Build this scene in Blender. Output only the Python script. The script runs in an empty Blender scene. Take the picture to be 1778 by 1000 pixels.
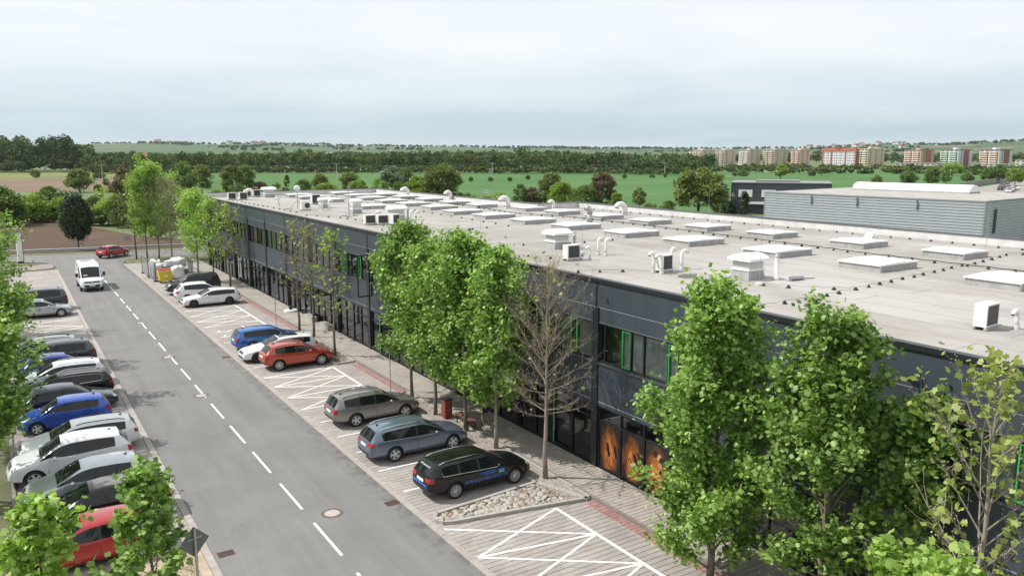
import bpy, bmesh, math, random
import numpy as np
from mathutils import Vector, Matrix
from mathutils.bvhtree import BVHTree
R = math.radians
scene = bpy.context.scene
COL = scene.collection

# ------------------------------------------------------------------ camera, sky, sun, exposure
cam_data = bpy.data.cameras.new('camera')
cam_data.sensor_width = 36.0
cam_data.lens = 28.06
cam_data.clip_start = 0.2
cam_data.clip_end = 12000
cam = bpy.data.objects.new('camera', cam_data)
COL.objects.link(cam)
cam.location = (0, 0, 13.0)
cam.rotation_euler = (R(90 - 9.583), 0, R(-32.6))
scene.camera = cam

SUN_DIR = Vector((-0.66, 0.50, 1.0)).normalized()      # towards the sun
SUN_ELEV = math.asin(SUN_DIR.z)
SUN_AZ = math.atan2(SUN_DIR.x, SUN_DIR.y)              # from +y towards +x
sun_data = bpy.data.lights.new('sun', 'SUN')
sun_data.energy = 5.0
sun_data.angle = R(0.7)
sun_data.color = (1.0, 0.955, 0.89)
sun = bpy.data.objects.new('sun', sun_data)
COL.objects.link(sun)
sun.rotation_euler = (-SUN_DIR).to_track_quat('-Z', 'Y').to_euler()

world = bpy.data.worlds.new('World')
scene.world = world
world.use_nodes = True
wt = world.node_tree
wt.nodes.clear()
def wn(t, **kw):
    n = wt.nodes.new(t)
    for k, v in kw.items():
        setattr(n, k, v)
    return n
w_out = wn('ShaderNodeOutputWorld')
w_bg = wn('ShaderNodeBackground')
w_sky = wn('ShaderNodeTexSky', sky_type='NISHITA', sun_disc=False)
w_sky.sun_elevation = SUN_ELEV
w_sky.sun_rotation = SUN_AZ
w_sky.air_density = 1.2
w_sky.dust_density = 2.0
w_tc = wn('ShaderNodeTexCoord')
w_sep = wn('ShaderNodeSeparateXYZ')
wt.links.new(w_tc.outputs['Generated'], w_sep.inputs[0])
# cloud deck seen in perspective: direction / height
w_h = wn('ShaderNodeMath', operation='MAXIMUM'); w_h.inputs[1].default_value = 0.0
wt.links.new(w_sep.outputs[2], w_h.inputs[0])
w_h2 = wn('ShaderNodeMath', operation='ADD'); w_h2.inputs[1].default_value = 0.09
wt.links.new(w_h.outputs[0], w_h2.inputs[0])
w_dx = wn('ShaderNodeMath', operation='DIVIDE'); w_dy = wn('ShaderNodeMath', operation='DIVIDE')
wt.links.new(w_sep.outputs[0], w_dx.inputs[0]); wt.links.new(w_h2.outputs[0], w_dx.inputs[1])
wt.links.new(w_sep.outputs[1], w_dy.inputs[0]); wt.links.new(w_h2.outputs[0], w_dy.inputs[1])
w_cv = wn('ShaderNodeCombineXYZ')
wt.links.new(w_dx.outputs[0], w_cv.inputs[0]); wt.links.new(w_dy.outputs[0], w_cv.inputs[1])
w_n1 = wn('ShaderNodeTexNoise'); w_n1.inputs['Scale'].default_value = 0.55; w_n1.inputs['Detail'].default_value = 6.0
w_n1.inputs['Roughness'].default_value = 0.52; w_n1.inputs['Distortion'].default_value = 0.6
wt.links.new(w_cv.outputs[0], w_n1.inputs['Vector'])
w_r1 = wn('ShaderNodeMapRange'); w_r1.inputs['From Min'].default_value = 0.36; w_r1.inputs['From Max'].default_value = 0.66
w_r1.inputs['To Min'].default_value = 0.0; w_r1.inputs['To Max'].default_value = 1.0
wt.links.new(w_n1.outputs[0], w_r1.inputs['Value'])
# bright veil overhead, bluer and thinner towards the horizon
w_el = wn('ShaderNodeMapRange'); w_el.inputs['From Min'].default_value = 0.0; w_el.inputs['From Max'].default_value = 0.25
wt.links.new(w_h.outputs[0], w_el.inputs['Value'])
w_ramp = wn('ShaderNodeValToRGB')
cr = w_ramp.color_ramp
cr.elements[0].position = 0.0; cr.elements[0].color = (0.70, 0.81, 0.86, 1)
cr.elements[1].position = 1.0; cr.elements[1].color = (1.03, 1.06, 1.09, 1)
e = cr.elements.new(0.10); e.color = (0.62, 0.755, 0.83, 1)
e = cr.elements.new(0.28); e.color = (0.775, 0.875, 0.935, 1)
e = cr.elements.new(0.5); e.color = (0.955, 0.995, 1.035, 1)
wt.links.new(w_el.outputs[0], w_ramp.inputs[0])
w_dk = wn('ShaderNodeMixRGB', blend_type='MULTIPLY')
w_dk.inputs[0].default_value = 1.0
w_cc = wn('ShaderNodeMixRGB')
w_cc.inputs[1].default_value = (0.925, 0.95, 0.965, 1); w_cc.inputs[2].default_value = (1.06, 1.055, 1.045, 1)
wt.links.new(w_r1.outputs[0], w_cc.inputs[0])
wt.links.new(w_ramp.outputs[0], w_dk.inputs[1]); wt.links.new(w_cc.outputs[0], w_dk.inputs[2])
# nishita shows thinly through the veil
w_sm = wn('ShaderNodeVectorMath', operation='SCALE'); w_sm.inputs['Scale'].default_value = 0.10
wt.links.new(w_sky.outputs[0], w_sm.inputs[0])
w_mix = wn('ShaderNodeMixRGB'); w_mix.inputs[0].default_value = 0.92
wt.links.new(w_sm.outputs[0], w_mix.inputs[1]); wt.links.new(w_dk.outputs[0], w_mix.inputs[2])
wt.links.new(w_mix.outputs[0], w_bg.inputs['Color'])
w_bg.inputs['Strength'].default_value = 1.0
wt.links.new(w_bg.outputs[0], w_out.inputs[0])

scene.view_settings.view_transform = 'Standard'
scene.view_settings.look = 'None'
scene.view_settings.exposure = 0.0
scene.view_settings.gamma = 1.0
scene.view_settings.use_curve_mapping = False
scene.render.engine = 'CYCLES'
scene.cycles.use_denoising = True
scene.cycles.max_bounces = 8
scene.cycles.diffuse_bounces = 4
scene.cycles.glossy_bounces = 3
scene.cycles.transmission_bounces = 4
scene.cycles.transparent_max_bounces = 6
scene.cycles.caustics_reflective = False
scene.cycles.caustics_refractive = False
scene.cycles.sample_clamp_indirect = 4.0

# ------------------------------------------------------------------ helpers
class MB:
    """collects faces; build() links them as ONE mesh object"""
    def __init__(s):
        s.v = []; s.f = []; s.m = []
    def add(s, vs, fs, m=0):
        b = len(s.v); s.v.extend([tuple(p) for p in vs])
        for f in fs:
            s.f.append(tuple(i + b for i in f)); s.m.append(m)
        return s
    def box(s, x0, x1, y0, y1, z0, z1, m=0):
        return s.add([(x0,y0,z0),(x1,y0,z0),(x1,y1,z0),(x0,y1,z0),(x0,y0,z1),(x1,y0,z1),(x1,y1,z1),(x0,y1,z1)],
                     [(0,3,2,1),(4,5,6,7),(0,1,5,4),(1,2,6,5),(2,3,7,6),(3,0,4,7)], m)
    def obox(s, c, size, rot, m=0):
        """box about c, rotated by a 3x3 or z angle"""
        M_ = rot if isinstance(rot, Matrix) else Matrix.Rotation(rot, 3, 'Z')
        hx, hy, hz = size[0]/2, size[1]/2, size[2]/2
        vs = [Vector(c) + M_ @ Vector((a*hx, b*hy, d*hz)) for d in (-1, 1) for (a, b) in ((-1,-1),(1,-1),(1,1),(-1,1))]
        return s.add(vs, [(0,3,2,1),(4,5,6,7),(0,1,5,4),(1,2,6,5),(2,3,7,6),(3,0,4,7)], m)
    def quad(s, a, b, c, d, m=0):
        return s.add([a,b,c,d], [(0,1,2,3)], m)
    def poly(s, pts, m=0):
        return s.add(pts, [tuple(range(len(pts)))], m)
    def prism(s, pts, z0, z1, m=0, bottom=False):
        n = len(pts)
        vs = [(p[0],p[1],z0) for p in pts] + [(p[0],p[1],z1) for p in pts]
        fs = [tuple(range(n, 2*n))] + [(i, (i+1) % n, n + (i+1) % n, n + i) for i in range(n)]
        if bottom: fs.append(tuple(reversed(range(n))))
        return s.add(vs, fs, m)
    def tube(s, pts, rad, n=6, m=0, caps=True):
        pts = [Vector(p) for p in pts]
        if not hasattr(rad, '__len__'): rad = [rad] * len(pts)
        vs = []; prev = None
        for i, p in enumerate(pts):
            t = (pts[min(i+1, len(pts)-1)] - pts[max(i-1, 0)])
            t = t.normalized() if t.length > 1e-9 else Vector((0,0,1))
            if prev is None:
                a = Vector((1,0,0)) if abs(t.x) < 0.8 else Vector((0,1,0))
            else:
                a = prev
            u = (a - t * a.dot(t)).normalized(); w = t.cross(u); prev = u
            for k in range(n):
                an = 2*math.pi*k/n
                vs.append(p + (u*math.cos(an) + w*math.sin(an)) * rad[i])
        fs = []
        for i in range(len(pts)-1):
            for k in range(n):
                fs.append((i*n+k, i*n+(k+1) % n, (i+1)*n+(k+1) % n, (i+1)*n+k))
        if caps:
            fs.append(tuple(reversed(range(n)))); fs.append(tuple(range((len(pts)-1)*n, len(pts)*n)))
        return s.add(vs, fs, m)
    def lathe(s, prof, n=16, c=(0,0,0), m=0, axis='z', caps=True):
        vs = []
        for (r, z) in prof:
            for k in range(n):
                a = 2*math.pi*k/n
                if axis == 'z': p = (c[0]+r*math.cos(a), c[1]+r*math.sin(a), c[2]+z)
                else: p = (c[0]+r*math.cos(a), c[1]+z, c[2]-r*math.sin(a))
                vs.append(p)
        fs = []
        for i in range(len(prof)-1):
            for k in range(n):
                fs.append((i*n+k, i*n+(k+1) % n, (i+1)*n+(k+1) % n, (i+1)*n+k))
        if caps: fs.append(tuple(reversed(range(n)))); fs.append(tuple(range((len(prof)-1)*n, len(prof)*n)))
        return s.add(vs, fs, m)
    def mesh(s, name, mats, smooth=False):
        me = bpy.data.meshes.new(name)
        me.from_pydata(s.v, [], s.f)
        if not isinstance(mats, (list, tuple)): mats = [mats]
        for mm in mats: me.materials.append(mm)
        if len(mats) > 1: me.polygons.foreach_set('material_index', s.m)
        if smooth: me.polygons.foreach_set('use_smooth', [True]*len(s.f))
        me.update()
        return me
    def build(s, name, mats, parent=None, smooth=False, loc=None, rotz=0.0):
        return link(name, s.mesh(name, mats, smooth), parent, loc, rotz)

def link(name, me, parent=None, loc=None, rotz=0.0):
    o = bpy.data.objects.new(name, me)
    COL.objects.link(o)
    if parent is not None: o.parent = parent
    if loc is not None: o.location = loc
    if rotz: o.rotation_euler = (0, 0, rotz)
    return o
def tag(o, label=None, cat=None, group=None, kind=None):
    if label: o['label'] = label
    if cat: o['category'] = cat
    if group: o['group'] = group
    if kind: o['kind'] = kind
    return o
def thing(name, label, cat, loc=(0,0,0), rotz=0.0, group=None):
    o = bpy.data.objects.new(name, None)
    o.empty_display_size = 0.3
    COL.objects.link(o)
    o.location = loc; o.rotation_euler = (0, 0, rotz)
    return tag(o, label, cat, group)
def struct(o, label=None):
    o['kind'] = 'structure'
    if label: o['label'] = label
    return o
def dup(root, loc, rotz=None, label=None, group=None, scale=None, parent=None):
    r = root.copy(); COL.objects.link(r)
    r.location = loc
    if parent is not None: r.parent = parent
    if rotz is not None: r.rotation_euler = (0, 0, rotz)
    if scale is not None: r.scale = scale if hasattr(scale, '__len__') else (scale,)*3
    if label: r['label'] = label
    if group: r['group'] = group
    for ch in list(root.children):
        c = ch.copy(); COL.objects.link(c); c.parent = r
        for g in list(ch.children):
            d = g.copy(); COL.objects.link(d); d.parent = c
    return r
def smooth_angle(o, ang=40):
    o.data.polygons.foreach_set('use_smooth', [True]*len(o.data.polygons))
    try: o.data.set_sharp_from_angle(angle=R(ang))
    except Exception: pass
    return o

# ------------------------------------------------------------------ materials
MATS = {}
def mat(name, col, rough=0.6, metal=0.0, var=0.0, vscale=3.0, bump=0.0, bscale=40.0, spec=0.5, coat=0.0, col2=None, detail=4.0, stretch=None, isl=0.0, coord='pos'):
    """Principled surface whose colour wanders between col and col2 (or darker/lighter) by noise; isl = variation per piece"""
    if name in MATS: return MATS[name]
    m = bpy.data.materials.new(name); m.use_nodes = True
    nt = m.node_tree; b = nt.nodes['Principled BSDF']
    b.inputs['Base Color'].default_value = (*col, 1)
    b.inputs['Roughness'].default_value = rough
    b.inputs['Metallic'].default_value = metal
    b.inputs['Specular IOR Level'].default_value = spec
    if coat: b.inputs['Coat Weight'].default_value = coat; b.inputs['Coat Roughness'].default_value = 0.05
    vec = None
    if var or bump:
        if coord == 'pos':
            g = nt.nodes.new('ShaderNodeNewGeometry'); vec = g.outputs['Position']
        else:
            g = nt.nodes.new('ShaderNodeTexCoord'); vec = g.outputs['Object']
        if stretch:
            mp = nt.nodes.new('ShaderNodeMapping'); mp.inputs['Scale'].default_value = stretch
            nt.links.new(vec, mp.inputs['Vector']); vec = mp.outputs[0]
    src = None
    if var:
        n = nt.nodes.new('ShaderNodeTexNoise'); n.inputs['Scale'].default_value = vscale; n.inputs['Detail'].default_value = detail
        n.inputs['Roughness'].default_value = 0.6
        nt.links.new(vec, n.inputs['Vector'])
        mr = nt.nodes.new('ShaderNodeMapRange'); mr.inputs['From Min'].default_value = 0.3; mr.inputs['From Max'].default_value = 0.7
        nt.links.new(n.outputs[0], mr.inputs['Value'])
        mx = nt.nodes.new('ShaderNodeMixRGB')
        if col2 is None:
            mx.inputs[1].default_value = (*[c*(1-var) for c in col], 1); mx.inputs[2].default_value = (*[min(1, c*(1+var)) for c in col], 1)
        else:
            mx.inputs[1].default_value = (*col, 1); mx.inputs[2].default_value = (*col2, 1)
        nt.links.new(mr.outputs[0], mx.inputs[0]); src = mx.outputs[0]
    if isl:
        oi = nt.nodes.new('ShaderNodeObjectInfo'); gi = nt.nodes.new('ShaderNodeNewGeometry')
        ad = nt.nodes.new('ShaderNodeMath'); ad.operation = 'ADD'
        nt.links.new(oi.outputs['Random'], ad.inputs[0]); nt.links.new(gi.outputs['Random Per Island'], ad.inputs[1])
        fr = nt.nodes.new('ShaderNodeMath'); fr.operation = 'FRACT'; nt.links.new(ad.outputs[0], fr.inputs[0])
        mr2 = nt.nodes.new('ShaderNodeMapRange'); mr2.inputs['To Min'].default_value = 1-isl; mr2.inputs['To Max'].default_value = 1+isl
        nt.links.new(fr.outputs[0], mr2.inputs['Value'])
        vm = nt.nodes.new('ShaderNodeVectorMath'); vm.operation = 'SCALE'
        if src is None: vm.inputs[0].default_value = col
        else: nt.links.new(src, vm.inputs[0])
        nt.links.new(mr2.outputs[0], vm.inputs['Scale']); src = vm.outputs[0]
    if src is not None: nt.links.new(src, b.inputs['Base Color'])
    if bump:
        n2 = nt.nodes.new('ShaderNodeTexNoise'); n2.inputs['Scale'].default_value = bscale; n2.inputs['Detail'].default_value = 3.0
        nt.links.new(vec, n2.inputs['Vector'])
        bp = nt.nodes.new('ShaderNodeBump'); bp.inputs['Strength'].default_value = bump; bp.inputs['Distance'].default_value = 0.02
        nt.links.new(n2.outputs[0], bp.inputs['Height']); nt.links.new(bp.outputs[0], b.inputs['Normal'])
    MATS[name] = m
    return m
def nodes_of(m): return m.node_tree.nodes, m.node_tree.links, m.node_tree.nodes['Principled BSDF']

def leaf_mat(name, c_dark, c_light, transl=0.35, gloss=0.035):
    m = bpy.data.materials.new(name); m.use_nodes = True
    nt = m.node_tree; nt.nodes.clear(); N = nt.nodes.new; L = nt.links.new
    out = N('ShaderNodeOutputMaterial'); gi = N('ShaderNodeNewGeometry'); oi = N('ShaderNodeObjectInfo')
    rp = N('ShaderNodeValToRGB'); rp.color_ramp.elements[0].color = (*c_dark, 1); rp.color_ramp.elements[1].color = (*c_light, 1)
    L(gi.outputs['Random Per Island'], rp.inputs[0])
    hs = N('ShaderNodeHueSaturation'); mr = N('ShaderNodeMapRange'); mr.inputs['To Min'].default_value = 0.88; mr.inputs['To Max'].default_value = 1.12
    L(oi.outputs['Random'], mr.inputs['Value']); L(mr.outputs[0], hs.inputs['Value']); L(rp.outputs[0], hs.inputs['Color'])
    d = N('ShaderNodeBsdfDiffuse'); t = N('ShaderNodeBsdfTranslucent'); g = N('ShaderNodeBsdfGlossy'); g.inputs['Roughness'].default_value = 0.5
    g.inputs['Color'].default_value = (0.9, 0.95, 0.9, 1)
    L(hs.outputs[0], d.inputs[0])
    br = N('ShaderNodeVectorMath'); br.operation = 'MULTIPLY'; br.inputs[1].default_value = (1.05, 1.25, 0.6)
    L(hs.outputs[0], br.inputs[0]); L(br.outputs[0], t.inputs[0])
    m1 = N('ShaderNodeMixShader'); m1.inputs[0].default_value = transl; L(d.outputs[0], m1.inputs[1]); L(t.outputs[0], m1.inputs[2])
    m2 = N('ShaderNodeMixShader'); m2.inputs[0].default_value = gloss; L(m1.outputs[0], m2.inputs[1]); L(g.outputs[0], m2.inputs[2])
    L(m2.outputs[0], out.inputs[0])
    return m
def glass_mat(name, tint, clear=0.5, rough=0.02):
    """window glass: partly see-through dark pane with a real mirror reflection"""
    m = bpy.data.materials.new(name); m.use_nodes = True
    nt = m.node_tree; nt.nodes.clear(); N = nt.nodes.new; L = nt.links.new
    out = N('ShaderNodeOutputMaterial'); tr = N('ShaderNodeBsdfTransparent'); tr.inputs[0].default_value = (*tint, 1)
    df = N('ShaderNodeBsdfDiffuse'); df.inputs[0].default_value = (0.012, 0.015, 0.018, 1)
    gl = N('ShaderNodeBsdfGlossy'); gl.inputs['Roughness'].default_value = rough; gl.inputs['Color'].default_value = (0.9, 0.95, 1, 1)
    m1 = N('ShaderNodeMixShader'); m1.inputs[0].default_value = clear; L(df.outputs[0], m1.inputs[1]); L(tr.outputs[0], m1.inputs[2])
    fr = N('ShaderNodeFresnel'); fr.inputs['IOR'].default_value = 2.0
    m2 = N('ShaderNodeMixShader'); L(fr.outputs[0], m2.inputs[0]); L(m1.outputs[0], m2.inputs[1]); L(gl.outputs[0], m2.inputs[2])
    L(m2.outputs[0], out.inputs[0])
    return m

WHITE_PAINT = mat('road_paint', (0.40, 0.375, 0.35), 0.75, var=0.5, vscale=7, col2=(0.80, 0.79, 0.76), detail=8)
for n_ in WHITE_PAINT.node_tree.nodes:
    if n_.type == 'MAP_RANGE': n_.inputs['From Min'].default_value = .30; n_.inputs['From Max'].default_value = .44
CONCRETE = mat('concrete', (0.36, 0.34, 0.31), 0.85, var=0.16, vscale=4, bump=0.2)
KERB_DARK = mat('kerb_stone', (0.20, 0.18, 0.165), 0.85, var=0.25, vscale=5, bump=0.2)
DARK_METAL = mat('dark_metal', (0.03, 0.033, 0.037), 0.45, metal=0.3)
GALV = mat('galvanised', (0.42, 0.43, 0.44), 0.42, metal=0.7, var=0.12, vscale=8)
WHITE_METAL = mat('white_enamel', (0.74, 0.74, 0.72), 0.4, var=0.07, vscale=5)
BLACK = mat('black_rubber', (0.018, 0.018, 0.019), 0.7)
GREY_PLASTIC = mat('grey_plastic', (0.16, 0.16, 0.16), 0.6)
# ------------------------------------------------------------------ the setting: ground, roads, paving
def ground_mat():
    m = mat('meadow', (0.075, 0.125, 0.035), 0.95, var=0.5, vscale=0.035, col2=(0.12, 0.155, 0.06), detail=8)
    return m
def poly_sheet(name, pts, z, material, label=None, parent=None):
    mb = MB(); mb.poly([(p[0], p[1], z) for p in pts])
    o = mb.build(name, material, parent)
    if parent is None: struct(o, label)
    return o

# asphalt with speckle, lighter worn lanes, dark seams and stains
def asphalt_mat(name, base, seed=0.0):
    m = bpy.data.materials.new(name); m.use_nodes = True
    N, L, b = nodes_of(m); new = m.node_tree.nodes.new
    g = new('ShaderNodeNewGeometry')
    mp = new('ShaderNodeMapping'); mp.inputs['Location'].default_value = (seed, seed*2, 0); L.new(g.outputs['Position'], mp.inputs[0])
    def noise(scale, detail, st=None):
        n = new('ShaderNodeTexNoise'); n.inputs['Scale'].default_value = scale; n.inputs['Detail'].default_value = detail; n.inputs['Roughness'].default_value = 0.65
        if st:
            k = new('ShaderNodeMapping'); k.inputs['Scale'].default_value = st; L.new(mp.outputs[0], k.inputs[0]); L.new(k.outputs[0], n.inputs['Vector'])
        else: L.new(mp.outputs[0], n.inputs['Vector'])
        return n.outputs[0]
    def rng(v, a, b_, c, d):
        r = new('ShaderNodeMapRange'); r.inputs['From Min'].default_value = a; r.inputs['From Max'].default_value = b_
        r.inputs['To Min'].default_value = c; r.inputs['To Max'].default_value = d; L.new(v, r.inputs['Value']); return r.outputs[0]
    def mul(a, b_):
        k = new('ShaderNodeMath'); k.operation = 'MULTIPLY'; L.new(a, k.inputs[0]); L.new(b_, k.inputs[1]); return k.outputs[0]
    f = mul(rng(noise(28, 3), .25, .75, .74, 1.26), rng(noise(0.35, 5), .3, .7, .90, 1.10))
    f = mul(f, rng(noise(1.6, 4, (1.0, 0.04, 1)), .3, .7, .89, 1.10))
    f = mul(f, rng(noise(0.9, 8), .24, .34, .80, 1.0))
    # dirt washed against the right-hand kerb, broken by noise
    sx = new('ShaderNodeSeparateXYZ'); L.new(g.outputs['Position'], sx.inputs[0])
    e1 = rng(sx.outputs[0], 10.9, 11.8, 0.0, 1.0); e2 = rng(noise(1.7, 6), .47, .58, 0.0, 1.0); k_ = mul(e1, e2); f = mul(f, rng(k_, 0, 1, 1.0, .62))
    f = mul(f, rng(noise(0.55, 9), .66, .72, 1.0, .80))
    # hairline cracks
    vo = new('ShaderNodeTexVoronoi'); vo.feature = 'DISTANCE_TO_EDGE'; vo.inputs['Scale'].default_value = 0.16
    dn = new('ShaderNodeTexNoise'); dn.inputs['Scale'].default_value = 1.2; L.new(mp.outputs[0], dn.inputs['Vector'])
    ad = new('ShaderNodeVectorMath'); ad.operation = 'ADD'; L.new(mp.outputs[0], ad.inputs[0]); L.new(dn.outputs[1], ad.inputs[1]); L.new(ad.outputs[0], vo.inputs['Vector'])
    f = mul(f, rng(vo.outputs['Distance'], 0.0, 0.004, .84, 1.0))
    vm = new('ShaderNodeVectorMath'); vm.operation = 'SCALE'; vm.inputs[0].default_value = base; L.new(f, vm.inputs['Scale'])
    L.new(vm.outputs[0], b.inputs['Base Color']); b.inputs['Roughness'].default_value = 0.9
    bp = new('ShaderNodeBump'); bp.inputs['Strength'].default_value = 0.35; bp.inputs['Distance'].default_value = 0.01
    L.new(noise(90, 2), bp.inputs['Height']); L.new(bp.outputs[0], b.inputs['Normal'])
    return m
def paving_mat(name, base, rows=0.26, cols=0.40, mortar=(0.17, 0.155, 0.14), jw=0.012, lines=True):
    """far paving: joints by brick texture, per-brick tint, dirt clouds"""
    m = bpy.data.materials.new(name); m.use_nodes = True
    N, L, b = nodes_of(m); new = m.node_tree.nodes.new
    g = new('ShaderNodeNewGeometry')
    br = new('ShaderNodeTexBrick'); br.offset = 0.5; br.inputs['Scale'].default_value = 1.0
    br.inputs['Brick Width'].default_value = cols; br.inputs['Row Height'].default_value = rows
    br.inputs['Mortar Size'].default_value = jw; br.inputs['Mortar Smooth'].default_value = 0.3; br.inputs['Bias'].default_value = 0.0
    br.inputs['Color1'].default_value = (*[c*0.9 for c in base], 1); br.inputs['Color2'].default_value = (*[c*1.09 for c in base], 1)
    br.inputs['Mortar'].default_value = (*mortar, 1)
    L.new(g.outputs['Position'], br.inputs['Vector'])
    n = new('ShaderNodeTexNoise'); n.inputs['Scale'].default_value = 0.6; n.inputs['Detail'].default_value = 7; L.new(g.outputs['Position'], n.inputs['Vector'])
    r = new('ShaderNodeMapRange'); r.inputs['From Min'].default_value = .3; r.inputs['From Max'].default_value = .7; r.inputs['To Min'].default_value = .84; r.inputs['To Max'].default_value = 1.12
    L.new(n.outputs[0], r.inputs['Value'])
    vm = new('ShaderNodeVectorMath'); vm.operation = 'SCALE'; L.new(br.outputs['Color'], vm.inputs[0]); L.new(r.outputs[0], vm.inputs['Scale'])
    L.new(vm.outputs[0], b.inputs['Base Color']); b.inputs['Roughness'].default_value = 0.88
    return m

ASPHALT = asphalt_mat('asphalt_worn', (0.172, 0.169, 0.166))
ASPHALT2 = asphalt_mat('asphalt_cross', (0.168, 0.164, 0.161), 31.0)
PAVE_BASE = (0.315, 0.287, 0.270)
PAVE = paving_mat('parking_paving', PAVE_BASE)
PAVE_L = paving_mat('parking_paving_left', (0.31, 0.282, 0.264))
WALK_BASE = (0.325, 0.295, 0.264)
WALK = paving_mat('walk_paving', WALK_BASE, 0.22, 0.33)
PAVER_M = mat('paver_concrete', PAVE_BASE, 0.88, var=0.13, vscale=0.6, isl=0.09, detail=7)
PAVER_W = mat('paver_walk', WALK_BASE, 0.88, var=0.16, vscale=0.7, isl=0.11, detail=7)
JOINT = mat('joint_sand', (0.19, 0.172, 0.157), 0.95)
RED_PAVE = mat('tactile_red', (0.30, 0.172, 0.15), 0.85, var=0.2, vscale=6, isl=0.14)

# open country: one sheet to the horizon
mb = MB()
mb.poly([(-6000, -800, -0.06), (9000, -800, -0.06), (9000, 9000, -0.06), (-6000, 9000, -0.06)])
struct(mb.build('ground', ground_mat()), 'open meadow ground reaching to the horizon')

road = poly_sheet('road', [(4.85, -30), (11.75, -30), (11.75, 104.5), (12.3, 107.2), (13.4, 108.9), (15, 109.4), (60, 101.3), (60, 108.3), (-60, 131.1), (-60, 124.0), (1.6, 112.2), (4.0, 110.2), (4.85, 106)], 0.0, ASPHALT,
                  'grey asphalt road between the two rows of parking')
MUD = mat('verge', (0.16, 0.135, 0.10), 0.95, var=0.4, vscale=0.6, col2=(0.11, 0.14, 0.05))
poly_sheet('ground_verge', [(-60, 131.1), (60, 108.3), (60, 110.9), (-60, 133.7)], -0.02, MUD, 'dry grass verge between the cross road and the ploughed field')
# kerb strips, flush light stones, as separate stones near the camera
def kerb_line(name, x0, x1, y0, y1, z0, z1, m, step=1.0, label=None, stones_to=60.0):
    mb = MB(); root = None
    if y1 > stones_to:
        mb.box(x0, x1, stones_to + 0.006, y1, z0, z1)
        root = mb.build(name, m)
    else:
        mb.box(x0, x1, y0, y1, z0, z0 + 0.01); root = mb.build(name, m)
    struct(root, label)
    st = MB().box(x0, x1, 0.006, step - 0.006, z0, z1).mesh('kerb_stone', m)
    y = y0
    while y < min(y1, stones_to) - 0.01:
        link('kerb_stone', st, root, (0, y, 0)); y += step
    return root
kerb_line('kerb_right', 11.76, 12.02, 9, 104.4, -0.05, 0.012, mat('kerb_light', (0.33, 0.30, 0.275), 0.85, var=0.16, vscale=3, isl=0.06), 1.0, 'flush light kerb stones along the right road edge')
kerb_line('kerb_left', 4.60, 4.84, 18, 103, -0.05, 0.03, MATS['kerb_light'], 1.0, 'flush light kerb stones along the left road edge')

# right-hand parking: paved sheet, and real pavers near the camera
pv = poly_sheet('pavement_right', [(12.02, -12), (18.03, -12), (18.03, 104.3), (12.02, 104.3)], -0.03, JOINT, 'beige block-paved parking bays on the right of the road')
Y_NEAR, Y_FAR = 8.0, 34.06
mb = MB(); mb.poly([(12.02, Y_FAR, 0.002), (18.03, Y_FAR, 0.002), (18.03, 104.3, 0.002), (12.02, 104.3, 0.002)])
mb.poly([(12.02, -12, 0.002), (18.03, -12, 0.002), (18.03, Y_NEAR, 0.002), (12.02, Y_NEAR, 0.002)])
mb.build('paving_beyond', PAVE, pv)
def paver_mesh(w, d, m, name='paver'):
    j = 0.006; c = 0.008
    x0, x1, y0, y1 = j, w - j, j, d - j
    mb = MB()
    mb.add([(x0,y0,-.02),(x1,y0,-.02),(x1,y1,-.02),(x0,y1,-.02),(x0+c,y0+c,0.002),(x1-c,y0+c,0.002),(x1-c,y1-c,0.002),(x0+c,y1-c,0.002)],
           [(4,5,6,7),(0,1,5,4),(1,2,6,5),(2,3,7,6),(3,0,4,7)])
    return mb.mesh(name, m)
def pave_field(parent, x0, x1, y0, y1, rows, cols, m, singles, z=0.0, skip=None):
    """the nearest pavers as objects, the others joined into one part"""
    rnd = random.Random(5)
    full = paver_mesh(cols, rows, m); rest = MB(); cells = []
    iy = 0; y = y0
    while y < y1 - 0.01:
        off = (iy % 2) * cols / 2
        x = x0 - off
        while x < x1 - 0.01:
            a, b = max(x, x0), min(x + cols, x1)
            if b - a > 0.05: cells.append((a, b, y, iy))
            x += cols
        y += rows; iy += 1
    def d(c): return (((c[0]+c[1])/2)**2 + c[2]**2)
    vis = [c for c in cells if skip is None or not skip(c)]
    # those inside the picture and nearest
    inview = sorted([c for c in vis if c[2] > 16.3], key=d)
    near = set(id(c) for c in inview[:singles])
    for c in vis:
        a, b, y, _ = c; dz = z + rnd.uniform(-0.002, 0.002)
        if id(c) in near and abs((b - a) - cols) < 1e-6:
            link('paver', full, parent, (a, y, dz))
        else:
            j = .006; e = .014
            rest.add([(a+j,y+j,dz-.02),(b-j,y+j,dz-.02),(b-j,y+rows-j,dz-.02),(a+j,y+rows-j,dz-.02),(a+e,y+e,dz+.002),(b-e,y+e,dz+.002),(b-e,y+rows-e,dz+.002),(a+e,y+rows-e,dz+.002)],
                     [(4,5,6,7),(0,1,5,4),(1,2,6,5),(2,3,7,6),(3,0,4,7)])
    o = rest.build('pavers', m, parent); o['kind'] = 'stuff'
pave_field(pv, 12.03, 18.02, Y_NEAR, Y_FAR, 0.26, 0.52, PAVER_M, 300)

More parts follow.
